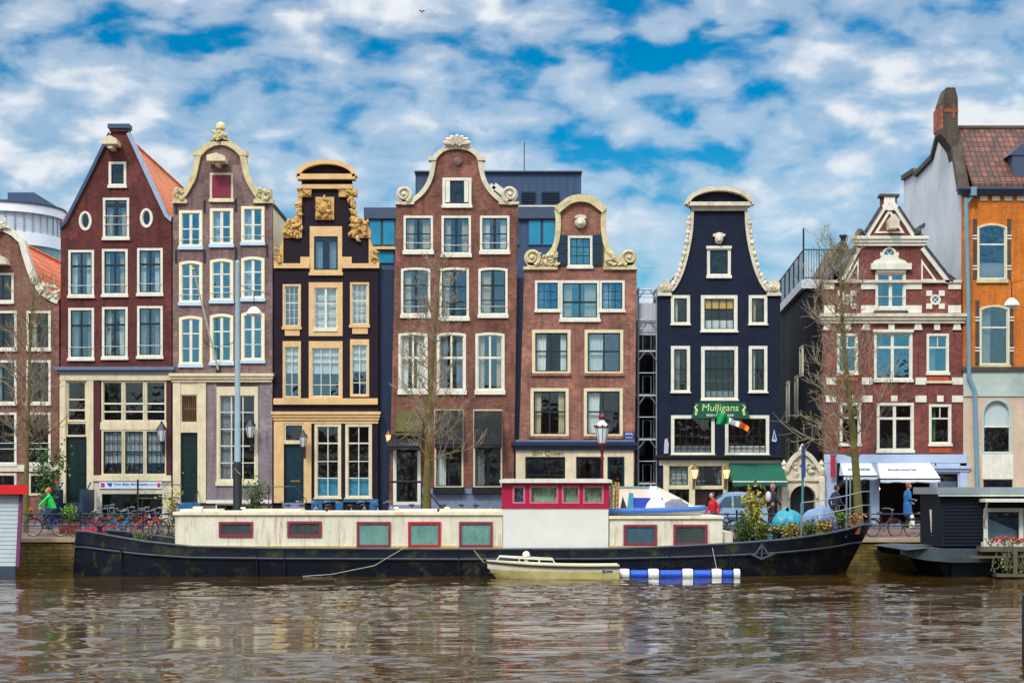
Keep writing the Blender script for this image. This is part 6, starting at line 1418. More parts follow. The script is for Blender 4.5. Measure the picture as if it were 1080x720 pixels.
def sign_pole():
    x, y, z = W(846.5, 565, -5); zt = W(0, 470, -5)[2]
    r = thing('sign_pole', (x, y, QZ), 'teal pole with a narrow edge-on blue sign before the stone archway', 'sign pole')
    obj('pole', MB().tube([(x, y, QZ), (x, y, zt)], .05, 8), paint('teal pole paint', (70, 130, 132), .5), r, True); obj('sign', MB().slab([(x-.06, zt-1.3), (x+.06, zt-1.3), (x+.06, zt), (x-.06, zt)], y-.36, y-.07), paint('blue sign face', (40, 70, 130), .5), r)
sign_pole()
def flagstaff():
    r = thing('flagpole', (fx(230), -.08, fz(391)), 'bare white flagpole leaning out from the mauve house', 'flagpole')
    a = Vector((fx(230.5), -.1, fz(390))); b = Vector((fx(205), -2.6, 0)); s_ = FPX/(CAM_D-2.6); b.x = (204-540)/s_; b.z = CAM_H-(284-516)/s_
    obj('pole', MB().tube([a, b], [.045, .03], 8), WHITE, r, True); obj('finial', MB().ball(b, .07), BRASS, r, True); obj('bracket', MB().box(a.x-.09, a.x+.09, -.14, -.05, a.z-.12, a.z+.12), BLACK, r)
    c = a + (b-a)*.22; obj('stay', MB().tube([c, (fx(247), -.06, fz(361))], .012, 4).tube([c, (fx(216), -.06, fz(361))], .012, 4), BLACK, r)
flagstaff()
def flag():
    r = thing('tricolour_flag', (fx(757), -.2, fz(440)), 'green white and orange flag on a short pole below the pub sign', 'flag')
    s_ = lambda px, py, Y: W(px, py, Y)
    a = (fx(758), -.1, fz(447)); b = s_(756.5, 434, -1.5); obj('pole', MB().tube([a, b], .025, 6), WHITE, r)
    cols = [lin((20, 150, 84)), lin((236, 236, 236)), lin((244, 130, 36))]; top = [(757, 434.5), (764, 436), (769, 440), (776, 443.5), (783, 445), (790, 450)]; bot = [(755.5, 446.5), (762, 447.5), (769, 447), (776, 449), (783, 452), (789.5, 455.5)]
    mb = MB(); n = 30; rows = []
    for k in range(7):
        row = []
        for i in range(n+1):
            t = i/n*5; j = min(4, int(t)); f = t-j; px = lambda q: q[j][0]+(q[j+1][0]-q[j][0])*f; py = lambda q: q[j][1]+(q[j+1][1]-q[j][1])*f
            u = k/6; Y = -1.5 + .22*math.sin(i*.75+u*2.2)*min(1, i/5) - .3*i/n; row.append(W(px(top)*(1-u)+px(bot)*u, py(top)*(1-u)+py(bot)*u, Y))
        rows.append(row)
    for c, (i0, i1) in enumerate(((0, 12), (12, 21), (21, 30))): mb.cur = c; mb.grid([row[i0:i1+1] for row in rows])
    ms = [paint('flag green', (16, 150, 80), .8, .1, bump=0), paint('flag white', (232, 234, 236), .8, .05, bump=0), paint('flag orange', (240, 128, 36), .8, .1, bump=0)]
    obj('cloth', mb, ms, r, True)
flag()
st = thing('street_sign', (fx(663.5), -.03, fz(463)), 'blue enamel street name sign on the rose brick wall', 'sign')
obj('plate', MB().box(fx(658), fx(669), -.06, -.02, fz(463.5), fz(455)), paint('blue enamel', (44, 56, 130), .3, .1), st); text('AMSTEL', 663.5, 457.5, .14, WLET, st, -.064, width=.36); text('Centrum', 663.5, 461, .1, WLET, st, -.064, width=.3)
sb = thing('sign_banner', (fx(138), -.05, fz(515)), 'white and blue sign strip with red ends over the basement window', 'sign')
obj('board', MB().box(fx(105.5), fx(171), -.1, -.045, fz(515), fz(507.8)), paint('pale sign face', (206, 220, 240), .4, .06), sb)
m = MB(); m.box(fx(107), fx(111), -.11, -.1, fz(513.5), fz(509)); m.box(fx(166.5), fx(169.5), -.11, -.1, fz(513.5), fz(509)); obj('red_mark', m, paint('sign red', (206, 30, 60), .5), sb)
obj('bird_emblem', MB().slab([(fx(113), fz(508.8)), (fx(116), fz(509.2)), (fx(119), fz(509)), (fx(117.8), fz(513.2)), (fx(115), fz(512))], -.108, -.1), BLET, sb); text('Tours  Boats  Bicycle rental', 138, 510.4, .12, BLET, sb, -.108, width=1.45)
fl = thing('pub_plaque', (fx(816.5), .0, fz(472)), 'white and blue diamond plaque on the navy wall right of the pub windows', 'plaque'); obj('plate', MB().slab([(fx(814), fz(465)), (fx(816.5), fz(452.5)), (fx(819.5), fz(464)), (fx(818), fz(466))], -.02, .028), paint('plaque face', (170, 196, 214), .5, .2), fl); obj('emblem', MB().slab([(fx(815.5), fz(463)), (fx(816.6), fz(456)), (fx(818), fz(463))], -.03, -.019), BLET, fl)
pf = thing('folded_parasol', (fx(702.5), -.2, 1.3), 'pale folded banner hanging at the left corner of the navy pub', 'banner'); obj('cloth', MB().slab([(fx(700), fz(478)), (fx(704.5), fz(478)), (fx(705), fz(468)), (fx(703.5), fz(462)), (fx(701), fz(463)), (fx(700.3), fz(470))], -.12, -.04), paint('pale mauve cloth', (190, 178, 196), .8, .15), pf); pf.name = 'corner_banner'; obj('bracket', MB().tube([(fx(702), .03, fz(462)), (fx(702), -.14, fz(462))], .02, 5), BLACK, pf)
bd = thing('gull', W(445, 13, 60), 'tiny dark bird high in the sky', 'bird'); x, y, z = W(445, 13, 60)
m = MB(); m.add([(x-.28, y, z+.1), (x-.1, y-.05, z+.16), (x, y, z+.02), (x+.1, y-.05, z+.16), (x+.28, y, z+.1), (x, y+.1, z), (x, y-.22, z-.02)], [(0, 1, 2), (2, 3, 4), (1, 5, 2), (2, 5, 3), (1, 2, 6), (2, 3, 6)]); m.ball((x, y, z-.01), (.06, .2, .06), 8, 5); obj('body', m, paint('dark feather', (60, 58, 60), .8), bd)

# ------------------------------------------------------------------ quay railing
def railing(x0, x1, label, gap=2.4):
    r = thing('quay_railing', ((x0+x1)/2, QY+.3, QZ), label, 'railing', 'iron railings along the quay'); n = max(1, round((x1-x0)/gap)); y = QY+.3; PM = paint('dark teal iron', (26, 44, 52), .45, .2)
    for i in range(n+1): x = x0+(x1-x0)*i/n; obj('post', MB().lathe([(.06, QZ+.03), (.06, QZ+.2), (.035, QZ+.25), (.035, QZ+1.0), (.05, QZ+1.02), (.05, QZ+1.08), (.01, QZ+1.12)], (x, y, 0), 8), PM, r, True)
    for z in (.5, .95): obj('rail', MB().tube([(x0, y, QZ+z), (x1, y, QZ+z)], .025, 6), PM, r)
railing(-19.2, -11.9, 'dark iron quay railing with bicycles leaning on it at the left'); railing(6.5, 13.2, 'dark iron quay railing behind the plants on the barge bow'); railing(13.25, 24, 'dark iron quay railing between the barge bow and the dark houseboat')

# ------------------------------------------------------------------ bicycles
def bicycle(label):
    r = thing('bicycle', (0, 0, 0), label, 'bicycle', 'bicycles parked along the quay')
    FRM = paint('bike frame black', (30, 32, 36), .4, .15); TY = paint('tyre rubber', (26, 26, 28), .8, .2)
    for x in (-.53, .53):
        w = obj('wheel', MB().torus((x, 0, .35), .315, .012, 24, 5), GALV, r)
        obj('tyre', MB().torus((x, 0, .35), .338, .02, 24, 6), TY, w, True); m = MB()
        for k in range(12): a = 2*math.pi*k/12; m.tube([(x, .02*(-1)**k, .35), (x+.31*math.cos(a), 0, .35+.31*math.sin(a))], .003, 3, False)
        m.lathe([(.03, -.04), (.03, .04)], (x, 0, .35), 8, 'y'); obj('spokes', m, GALV, w)
    m = MB(); H_ = (.36, 0, .88); B_ = (-.05, 0, .30); S_ = (-.2, 0, .78)
    for a, b, q in ((H_, B_, .02), ((.385, 0, .72), (-.1, 0, .45), .018), (B_, (-.22, 0, .88), .018), ((.35, 0, .92), (.53, 0, .35), .016), (B_, (-.53, .04, .35), .012), (B_, (-.53, -.04, .35), .012), (S_, (-.53, .04, .35), .01), (S_, (-.53, -.04, .35), .01)): m.tube([a, b], q, 6)
    for x in (-.53, .53): m.tube([(x+.375*math.cos(a), 0, .35+.375*math.sin(a)) for a in [R(d) for d in range(20, 200, 15)]], .018, 4)
    obj('frame', m, FRM, r)
    m = MB(); m.tube([(.34, 0, .9), (.33, 0, 1.06), (.33, .1, 1.1), (.2, .28, 1.1), (.08, .29, 1.08)], .012, 5); m.tube([(.33, 0, 1.06), (.33, -.1, 1.1), (.2, -.28, 1.1), (.08, -.29, 1.08)], .012, 5); obj('handlebar', m, GALV, r)
    m = MB(); m.ball((-.25, 0, .95), (.14, .09, .05), 10, 6); m.tube([(-.24, 0, .92), (-.215, 0, .8)], .014, 5); obj('saddle', m, BLACK, r, True)
    m = MB(); m.box(-.75, -.3, -.06, .06, .735, .75); m.tube([(-.7, .06, .74), (-.53, .05, .36)], .007, 4); m.tube([(-.7, -.06, .74), (-.53, -.05, .36)], .007, 4); obj('carrier', m, BLACK, r)
    m = MB(); m.lathe([(.09, -.01), (.09, .01)], (-.05, -.06, .30), 14, 'y'); m.tube([(-.05, -.07, .3), (.05, -.09, .16), (.05, -.17, .16)], .01, 5); m.tube([(-.05, .07, .3), (-.15, .09, .44), (-.15, .17, .44)], .01, 5); obj('crank', m, GALV, r)
    remember(r); return r
BIKE = bicycle('black bicycle'); USED = [False]
def put_bike(x, y, rz, col, label, z=None, lean=6):
    z = SZ(y) if z is None else z
    o = BIKE if not USED[0] else clone(BIKE, (x, y, z)); USED[0] = True
    o.location = (x, y, z); o.rotation_euler = (R(lean), 0, rz); o['label'] = label
    for c in bpy.data.objects:
        if c.parent == o and c.name.split('.')[0] == 'frame':
            c.material_slots[0].link = 'OBJECT'; c.material_slots[0].material = paint('bike frame %d %d %d' % col, col, .4, .12)
    return o
bxs = lambda px, Y=-8.2: W(px, 0, Y)[0]
def bikes():
    p = put_bike
    for px, y, c, l in ((106, -7.6, (170, 60, 96), 'pink bicycle between the dark red and the light blue ones'), (134, -7.2, (226, 196, 60), 'bright yellow bicycle under the white and blue sign strip'), (149, -7.3, (120, 60, 150), 'purple bicycle under the right end of the sign strip'), (163, -7.4, (230, 232, 236), 'white bicycle behind the navy and orange red bicycles'), (113, -6.4, (60, 140, 90), 'green bicycle in the second row near the basement window'), (340, -3.2, (150, 40, 50), 'red bicycle between the silver and charcoal ones'), (388, -3.3, (40, 60, 90), 'navy bicycle beside the white one near the dark gap'), (310, -3.3, (210, 200, 180), 'cream bicycle before the teal house door'), (492, -3.4, (50, 54, 60), 'black bicycle before the grey stone plinth between the shop windows'), (440, -3.4, (120, 130, 150), 'steel blue bicycle at the foot of the black door steps')): p(bxs(px, y), y, random.uniform(-.35, .35), c, l)
    p(bxs(97), -8.3, .1, (150, 30, 50), 'dark red bicycle leaning on the railing next to the blue stoop'); p(bxs(127), -8.25, 0.05, (60, 130, 190), 'light blue bicycle on the railing above the barge stern'); p(bxs(142), -7.9, .3, (214, 78, 40), 'orange bicycle on the railing beside the light blue one')
    p(bxs(156), -8.3, -.1, (220, 84, 48), 'orange red bicycle with its wheel against the dark stoop post'); p(bxs(170), -7.9, .4, (40, 84, 130), 'navy bicycle next to the yellow bush behind the barge stern'); p(bxs(118), -7.4, 3.0, (36, 38, 44), 'black bicycle behind the red and blue bicycles on the left'); p(bxs(183), -8.1, .2, (200, 190, 90), 'yellow bicycle half hidden by the end of the cream cabin')
    for px, c, l in ((290, (70, 80, 110), 'slate blue bicycle parked before the black house door'), (324, (196, 200, 206), 'silver bicycle parked before the blue plinth of the black house'), (352, (60, 62, 70), 'charcoal bicycle parked before the blue plinth of the black house'), (376, (190, 192, 180), 'pale grey bicycle at the right end of the blue plinth'), (404, (210, 212, 214), 'white bicycle in the dark gap beside the black house'), (474, (170, 176, 150), 'pale green bicycle behind the cabin roof beside the mossy trunk'), (509, (196, 164, 120), 'tan bicycle parked before the grey stone plinth')):
        p(W(px, 0, -4)[0], -4.0, random.uniform(-.25, .25), c, l)
    p(bxs(772), -8.3, .2, (40, 44, 52), 'black bicycle on the railing before the parked car'); p(bxs(788), -8.2, -.15, (90, 70, 60), 'brown bicycle on the railing beside the yellow willow bush'); p(bxs(930, -7.5), -7.8, .4, (70, 34, 42), 'maroon bicycle behind the railing before the open shop'); p(bxs(975, -7.5), -7.9, -.3, (36, 40, 50), 'black bicycle beside the dark houseboat behind the railing'); p(bxs(884, -7), -6.4, 1.2, (70, 74, 84), 'grey bicycle held beside the person by the white awning')
bikes()

# ------------------------------------------------------------------ people
def capsules_mesh(name, caps, mats, voxel=.011):
    bm = bmesh.new(); mb = MB()
    for a, b, ra, rb, m in caps:
        a, b = Vector(a), Vector(b)
        if (b-a).length < 1e-4: mb.ball(a, ra, 12, 8)
        else:
            d = (b-a).normalized(); pts = [a-d*ra*.85, a-d*ra*.5, a, b, b+d*rb*.5, b+d*rb*.85]; mb.tube(pts, [ra*.5, ra*.86, ra, rb, rb*.86, rb*.5], 12)
    me = bpy.data.meshes.new(name); me.from_pydata(mb.v, [], mb.f); o = bpy.data.objects.new(name, me); COL.objects.link(o)
    bm = bmesh.new(); bm.from_mesh(me); bmesh.ops.recalc_face_normals(bm, faces=bm.faces); bm.to_mesh(me); bm.free()
    rm = o.modifiers.new('r', 'REMESH'); rm.mode = 'VOXEL'; rm.voxel_size = voxel; sm = o.modifiers.new('s', 'SMOOTH'); sm.iterations = 2; sm.factor = .5
    dg = bpy.context.evaluated_depsgraph_get(); ev = bpy.data.meshes.new_from_object(o.evaluated_get(dg)); o.modifiers.clear(); o.data = ev; bpy.data.meshes.remove(me)
    n = len(ev.polygons); c = np.zeros(n*3); ev.polygons.foreach_get('center', c); c = c.reshape(-1, 3); best = np.full(n, 1e9); idx = np.zeros(n, int)
    for a, b, ra, rb, m in caps:
        a = np.array(a); b = np.array(b); ab = b-a; L = max(1e-9, ab@ab); t = np.clip(((c-a)@ab)/L, 0, 1); dist = np.linalg.norm(c-(a+t[:, None]*ab), axis=1)-(ra+(rb-ra)*t)
        k = dist < best; best[k] = dist[k]; idx[k] = m
    ev.materials.clear()
    for m in mats: ev.materials.append(m)
    ev.polygons.foreach_set('material_index', idx.astype(np.int32)); ev.polygons.foreach_set('use_smooth', np.ones(n, bool)); ev.update()
    return o
SKIN = paint('skin', (206, 152, 124), .6, .08, bump=0); SHOE = paint('dark shoe', (34, 30, 30), .6, .1)
def person(label, loc, rz, coat, trousers, hair, pose='walk', scale=1.0, long_coat=False, hood=None, bag=None):
    C_ = paint('cloth %d %d %d' % coat, coat, .85, .18, 6); Tm = paint('cloth %d %d %d' % trousers, trousers, .85, .15, 6); Hm = paint('hair %d %d %d' % hair, hair, .8, .2, 8)
    S = {'walk': dict(kL=(.2, .1, .5), aL=(.26, .1, .09), kR=(.0, -.1, .48), aR=(-.26, -.1, .15), eL=(-.12, .25, 1.13), wL=(-.02, .27, .88), eR=(.08, -.25, 1.13), wR=(.26, -.24, .94), pel=(0, 0, .93), ch=(.02, 0, 1.36)),
         'stand': dict(kL=(.03, .1, .5), aL=(.0, .11, .08), kR=(.05, -.1, .5), aR=(.05, -.12, .08), eL=(.0, .26, 1.14), wL=(.2, .2, 1.02), eR=(.0, -.26, 1.14), wR=(.24, -.14, 1.1), pel=(0, 0, .93), ch=(.01, 0, 1.36)),
         'ride': dict(kL=(.1, .1, .62), aL=(-.06, .11, .36), kR=(.16, -.1, .78), aR=(.05, -.12, .5), eL=(.2, .28, 1.2), wL=(.2, .29, 1.13), eR=(.2, -.28, 1.2), wR=(.2, -.29, 1.13), pel=(-.24, 0, 1.03), ch=(-.08, 0, 1.46))}[pose]
    pel, ch = Vector(S['pel']), Vector(S['ch']); nk = ch+Vector((.015, 0, .14)); hd = nk+Vector((.04, 0, .15)); caps = []
    A = lambda a, b, ra, rb, m: caps.append((tuple(a), tuple(b), ra, rb, m))
    A(pel+Vector((0, .05, 0)), pel+Vector((0, -.05, 0)), .125, .125, 1 if not long_coat else 0); A(pel+Vector((0, .03, .05)), ch+Vector((0, .05, -.06)), .125, .145, 0); A(pel+Vector((0, -.03, .05)), ch+Vector((0, -.05, -.06)), .125, .145, 0); A(ch+Vector((0, .13, .04)), ch+Vector((0, -.13, .04)), .085, .085, 0); A(ch+Vector((0, 0, .05)), nk, .08, .058, 0 if pose != 'ride' else 0); A(nk, hd+Vector((-.02, 0, -.04)), .052, .052, 2)
    A(hd+Vector((-.015, 0, .03)), hd+Vector((.005, 0, .0)), .092, .086, 2); A(hd+Vector((.03, 0, -.05)), hd+Vector((.045, 0, -.075)), .055, .042, 2); A(hd+Vector((.085, 0, .01)), hd+Vector((.108, 0, -.022)), .013, .017, 2)
    for s_ in (1, -1): A(hd+Vector((.0, .088*s_, .005)), hd+Vector((-.005, .09*s_, -.025)), .016, .012, 2); A(hd+Vector((.078, .034*s_, .012)), hd+Vector((.079, .034*s_, .012)), .011, .011, 4)
    A(hd+Vector((.086, .018, -.055)), hd+Vector((.086, -.018, -.055)), .008, .008, 5)
    for sd_, s_ in (('L', 1), ('R', -1)):
        hip = pel+Vector((0, .095*s_, -.02)); k, a = Vector(S['k'+sd_]), Vector(S['a'+sd_]); A(hip, k, .095, .062, 1); A(k, a+Vector((0, 0, .05)), .062, .045, 1); A(a+Vector((-.04, 0, -.02)), a+Vector((.15, 0, -.045)), .045, .035, 3)
        sh = ch+Vector((0, .18*s_, .04)); e, w = Vector(S['e'+sd_]), Vector(S['w'+sd_]); A(sh, e, .066, .05, 0); A(e, w, .05, .038, 0)
        d = (w-e).normalized(); pm = w+d*.07; A(w+d*.02, pm, .028, .034, 2); side = Vector((d.z, 0, -d.x)).normalized() if abs(d.y) < .9 else Vector((1, 0, 0)); curl = Vector((0, -s_, 0))
        for i, L in enumerate((.062, .072, .066, .05)): b = pm+side*(-.027+.018*i)+d*.02; q = b+d*L*.55+curl*.008; A(b, q, .0085, .008, 2); A(q, q+d*L*.4+curl*.03, .008, .007, 2)
        b = w+d*.035+side*.034; A(b, b+side*.028+d*.03, .011, .009, 2); A(b+side*.028+d*.03, b+side*.03+d*.06+curl*.012, .009, .008, 2)
    if long_coat:
        for s_ in (1, -1): A(pel+Vector((0, .06*s_, .0)), pel+Vector((.02, .08*s_, -.38)), .14, .15, 0)
        A(pel, pel+Vector((0, 0, -.36)), .13, .15, 0)
    body = capsules_mesh('person', caps, [C_, Tm, SKIN, SHOE, paint('eye dark', (30, 24, 22), .4, bump=0), paint('lips', (150, 80, 76), .6, bump=0)])
    body.location = loc; body.rotation_euler = (0, 0, rz); body.scale = (scale,)*3; tag(body, label, 'person', None)
    m = MB(); m.ball(hd+Vector((-.035, 0, .045)), (.095, .098, .092), 14, 10, .03); m.ball(hd+Vector((-.06, 0, -.01)), (.065, .088, .08), 12, 8, .03)
    me = obj('hair', m, Hm, None, True); me.parent = body
    if hood:
        m = MB(); m.ball(hd+Vector((-.03, 0, .04)), (.115, .115, .118), 14, 10, .03); me = obj('cap', m, paint('cloth %d %d %d' % hood, hood, .85), None, True); me.parent = body
    if bag:
        m = MB(); m.ball(ch+Vector((-.2, 0, -.1)), (.1, .16, .22), 12, 8, .04); me = obj('backpack', m, paint('bag %d %d %d' % bag, bag, .8), None, True); me.parent = body
    return body
def people():
    a = W(43, 0, -7.6); b = put_bike(a[0]+.25, -7.6, math.pi, (50, 60, 110), 'dark blue bicycle ridden by the person in green', lean=0)
    person('person in a bright green jacket riding a bicycle at the left', (a[0]+.25, -7.6, SZ(-7.6)), math.pi, (24, 190, 84), (40, 44, 60), (200, 110, 70), 'ride', 1.02)
    person('person in a red jacket walking past the parked car', (W(752.5, 0, -8)[0], -8.0, SZ(-8)), math.pi+.4, (196, 24, 40), (40, 40, 46), (70, 44, 36), 'walk', 1.0)
    person('person in dark clothes with a pale scarf walking before the pub corner', (W(814, 0, -4.5)[0], -4.5, 1.5), .5, (44, 42, 62), (34, 36, 48), (190, 120, 110), 'walk', 1.03, bag=(210, 196, 190))
    person('person in dark clothes walking between the archway and the white awning', (W(881, 0, -6)[0], -6.0, SZ(-6)), .4, (40, 46, 66), (36, 38, 46), (60, 50, 50), 'walk', 1.04)
    person('person in a long blue coat facing the open shop door', (W(957, 0, -3.4)[0], -3.4, 1.5), .15, (48, 108, 164), (34, 36, 44), (150, 84, 50), 'stand', 1.06, long_coat=True)
people()

# ------------------------------------------------------------------ car
def car():
    x, y, z = W(772, 0, -6)[0], -6.0, SZ(-6); L2, Wd = 1.32, .76
    r = thing('parked_car', (x, y, z), 'small silver blue hatchback parked before the pub', 'car'); BD = paint('silver blue car paint', (150, 176, 196), .25, .06, metal=.4, bump=0, spec=.7)
    prof = smooth_path([(-1.32, .3), (-1.34, .62), (-1.2, .86), (-.86, .98), (-.4, 1.43), (.1, 1.54), (.62, 1.5), (1.02, 1.28), (1.26, .98), (1.34, .7), (1.32, .3)], 5)
    def side(a): return [(p[0], p[1]) for p in prof]
    mb = MB(); rows = []
    for k, (sy, sz, ins) in enumerate(((-1, 1, 0), (-.86, 1, .0), (0, 1, 0), (.86, 1, 0), (1, 1, 0))):
        rows.append([(x+px, y+sy*Wd*(1-.2*max(0, pz-.9)/.6) if abs(sy) < 1 else y+sy*Wd*(1-.24*max(0, pz-.9)/.6), z+pz + (.03 if sy == 0 else 0) - (.03 if abs(sy) == 1 else 0)) for px, pz in prof])
    mb.grid(rows)
    for sy in (-1, 1): mb.add([(x+px, y+sy*Wd*(1-.24*max(0, pz-.9)/.6), z+pz-.03) for px, pz in prof], [tuple(range(len(prof)))])
    obj('body', mb, BD, r, True)
    GLC = paint('car glass', (30, 60, 74), .08, .1, bump=0)
    def ys(pz, e=.012): return y-(Wd*(1-.24*max(0, pz-.9)/.6)+e)
    for pts in ([(-.72, .95), (-.1, .95), (-.1, 1.42), (-.38, 1.36)], [(-.02, .95), (.62, .95), (.7, 1.38), (.4, 1.44), (-.02, 1.43)], [(.7, .95), (1.08, 1.0), (.92, 1.26), (.78, 1.35)]): obj('side_window', MB().add([(x+a, ys(b), z+b) for a, b in pts] + [(x+a, ys(b)+.03, z+b) for a, b in pts], [tuple(range(len(pts)))]) or None, GLC, r) if False else None
    for pts in ([(-.72, .95), (-.1, .95), (-.1, 1.4), (-.38, 1.34)], [(-.02, .95), (.62, .95), (.7, 1.36), (.4, 1.42), (-.02, 1.41)], [(.7, .95), (1.06, 1.0), (.92, 1.22), (.78, 1.32)]):
        for sg in (1, -1):
            m = MB(); n = len(pts); f = lambda b, e: y-sg*(Wd*(1-.24*max(0, b-.9)/.6)+e)
            m.add([(x+a, f(b, .012), z+b) for a, b in pts]+[(x+a, f(b, -.03), z+b) for a, b in pts], [tuple(range(n))]+[(i, (i+1) % n, (i+1) % n+n, i+n) for i in range(n)]); obj('side_window', m, GLC, r)
    m = MB(); m.add([(x-.86, y-.58, z+1.02), (x-.86, y+.58, z+1.02), (x-.45, y+.5, z+1.4), (x-.45, y-.5, z+1.4), (x-.9, y-.58, z+1.0), (x-.9, y+.58, z+1.0), (x-.47, y+.5, z+1.43), (x-.47, y-.5, z+1.43)], [(4, 5, 6, 7), (0, 1, 5, 4), (1, 2, 6, 5), (2, 3, 7, 6), (3, 0, 4, 7)]); obj('windscreen', m, GLC, r)
    for wx in (-.88, .88):
        for sg in (-1, 1):
            w = obj('wheel', MB().lathe([(.2, -.09), (.29, -.09), (.31, -.06), (.31, .06), (.29, .09), (.2, .09)], (x+wx, y+sg*(Wd-.06), z+.31), 20, 'y'), paint('tyre rubber', (26, 26, 28)), r, True); obj('rim', MB().lathe([(.2, -.1), (.2, .1)], (x+wx, y+sg*(Wd-.06), z+.31), 14, 'y'), GALV, w)
    for sg in (-1, 1):
        obj('headlight', MB().ball((x-1.2, y+sg*.52, z+.72), (.12, .14, .1)), FROST, r, True); obj('tail_light', MB().ball((x+1.27, y+sg*.56, z+.8), (.06, .12, .16)), paint('tail light red', (170, 20, 24), .3), r, True); obj('mirror', MB().ball((x-.6, y+sg*(Wd+.08), z+1.0), (.07, .1, .06)), BLACK, r, True)
    obj('bumper', MB().tube([(x-1.36, y-.6, z+.4), (x-1.38, y, z+.4), (x-1.36, y+.6, z+.4)], .07, 8).tube([(x+1.35, y-.6, z+.4), (x+1.37, y, z+.4), (x+1.35, y+.6, z+.4)], .07, 8), PANEL_D, r, True)
    obj('door_trim', MB().box(x-.75, x+.95, y-Wd-.012, y-Wd+.01, z+.5, z+.56), PANEL_D, r)
car()

# ------------------------------------------------------------------ plants, pots and tarpaulins
def leafy(name, label, cat, base, h, rad, col, n, leaf=.09, seed=1, pot=None, stems=7, spread=1.0, group=None, up=.4, shape='ball'):
    rs = random.Random(seed); r = thing(name, base, label, cat, group); b = Vector(base); pz = 0
    if pot:
        pr, ph, pm = pot; obj('pot', MB().lathe([(pr*.72, 0), (pr*.95, ph*.9), (pr*1.06, ph*.9), (pr*1.06, ph), (pr*.9, ph), (pr*.85, ph*.92)], base, 16), pm, r, True); pz = ph*.9
    m = MB(); lv = MB(); tips = []
    for i in range(stems):
        a = rs.uniform(0, 6.28); q = rs.uniform(.1, 1)*rad*spread; t = b+Vector((math.cos(a)*q, math.sin(a)*q, pz+h*rs.uniform(.65, 1))); k = b+Vector((math.cos(a)*q*.3, math.sin(a)*q*.3, pz+h*.4)); st_ = smooth_path([b+Vector((0, 0, pz)), k, t], 4); m.tube(st_, [.02*(1-.7*j/(len(st_)-1)) for j in range(len(st_))], 4, False); tips.append([Vector(p) for p in st_])
    for i in range(n):
        st_ = rs.choice(tips); j = rs.randint(2, len(st_)-1); p = st_[j]+Vector((rs.gauss(0, rad*.22), rs.gauss(0, rad*.22), rs.gauss(0, h*.1)))
        a = Vector((rs.gauss(0, 1), rs.gauss(0, 1), rs.gauss(up, .6))).normalized()*leaf*rs.uniform(.6, 1.3); w = a.cross(Vector((rs.gauss(0, 1), rs.gauss(0, 1), rs.gauss(0, 1)))).normalized()*leaf*.42
        lv.add([p, p+a*.5+w, p+a, p+a*.5-w], [(0, 1, 2, 3)])
    obj('stem', m, paint('plant stem', (96, 84, 52), .9), r); obj('leaves', lv, paint('leaf %d %d %d' % col, col, .65, .45, 3, bump=0), r); return r
TER = paint('terracotta', (196, 108, 60), .8, .2); BPOT = paint('blue pot', (54, 80, 110), .5, .2); WPOT = paint('white bucket', (206, 206, 196), .5, .1); BKP = paint('black tub', (34, 36, 40), .6, .2)
leafy('potted_tree', 'leafy green tree in a tub beside the blue stoop', 'tree', W(50, 545, -3), 2.6, .75, (62, 104, 40), 900, .13, 2, (.3, .4, BLUEPL), 14); leafy('bush', 'round green bush by the corner of the mauve house', 'bush', (W(270, 0, -2.2)[0], -2.2, 1.3), 1.75, .5, (58, 92, 34), 900, .1, 3, (.3, .4, BKP), 12)
leafy('bush', 'yellow bush between the bicycles and the cream cabin', 'bush', (W(181, 0, -7)[0], -7, QZ), 1.9, .45, (168, 150, 40), 420, .1, 4, None, 9); leafy('street_planter', 'low green plant in an orange wooden tub on the quay', 'plant', (W(72, 0, -6.8)[0], -6.8, QZ), .75, .35, (110, 160, 30), 240, .12, 5, (.42, .55, paint('orange planter', (176, 76, 40), .7, .2)), 8); leafy('flower_pot', 'orange flowers on the front of the green rider bicycle', 'flowers', (W(38, 0, -7.6)[0]-.15, -7.85, QZ+.82), .2, .14, (226, 130, 40), 70, .07, 6, (.13, .14, BKP), 6)
zd = 1.02
bw = lambda px, y=-13.2: (px-540)/(FPX/(CAM_D+y))
leafy('willow_bush', 'tall yellow green willow bush on the barge foredeck', 'bush', (bw(797), -12.8, zd), 1.75, .6, (160, 150, 48), 420, .15, 7, (.32, .35, BKP), 26, 1.0, None, 1.2)
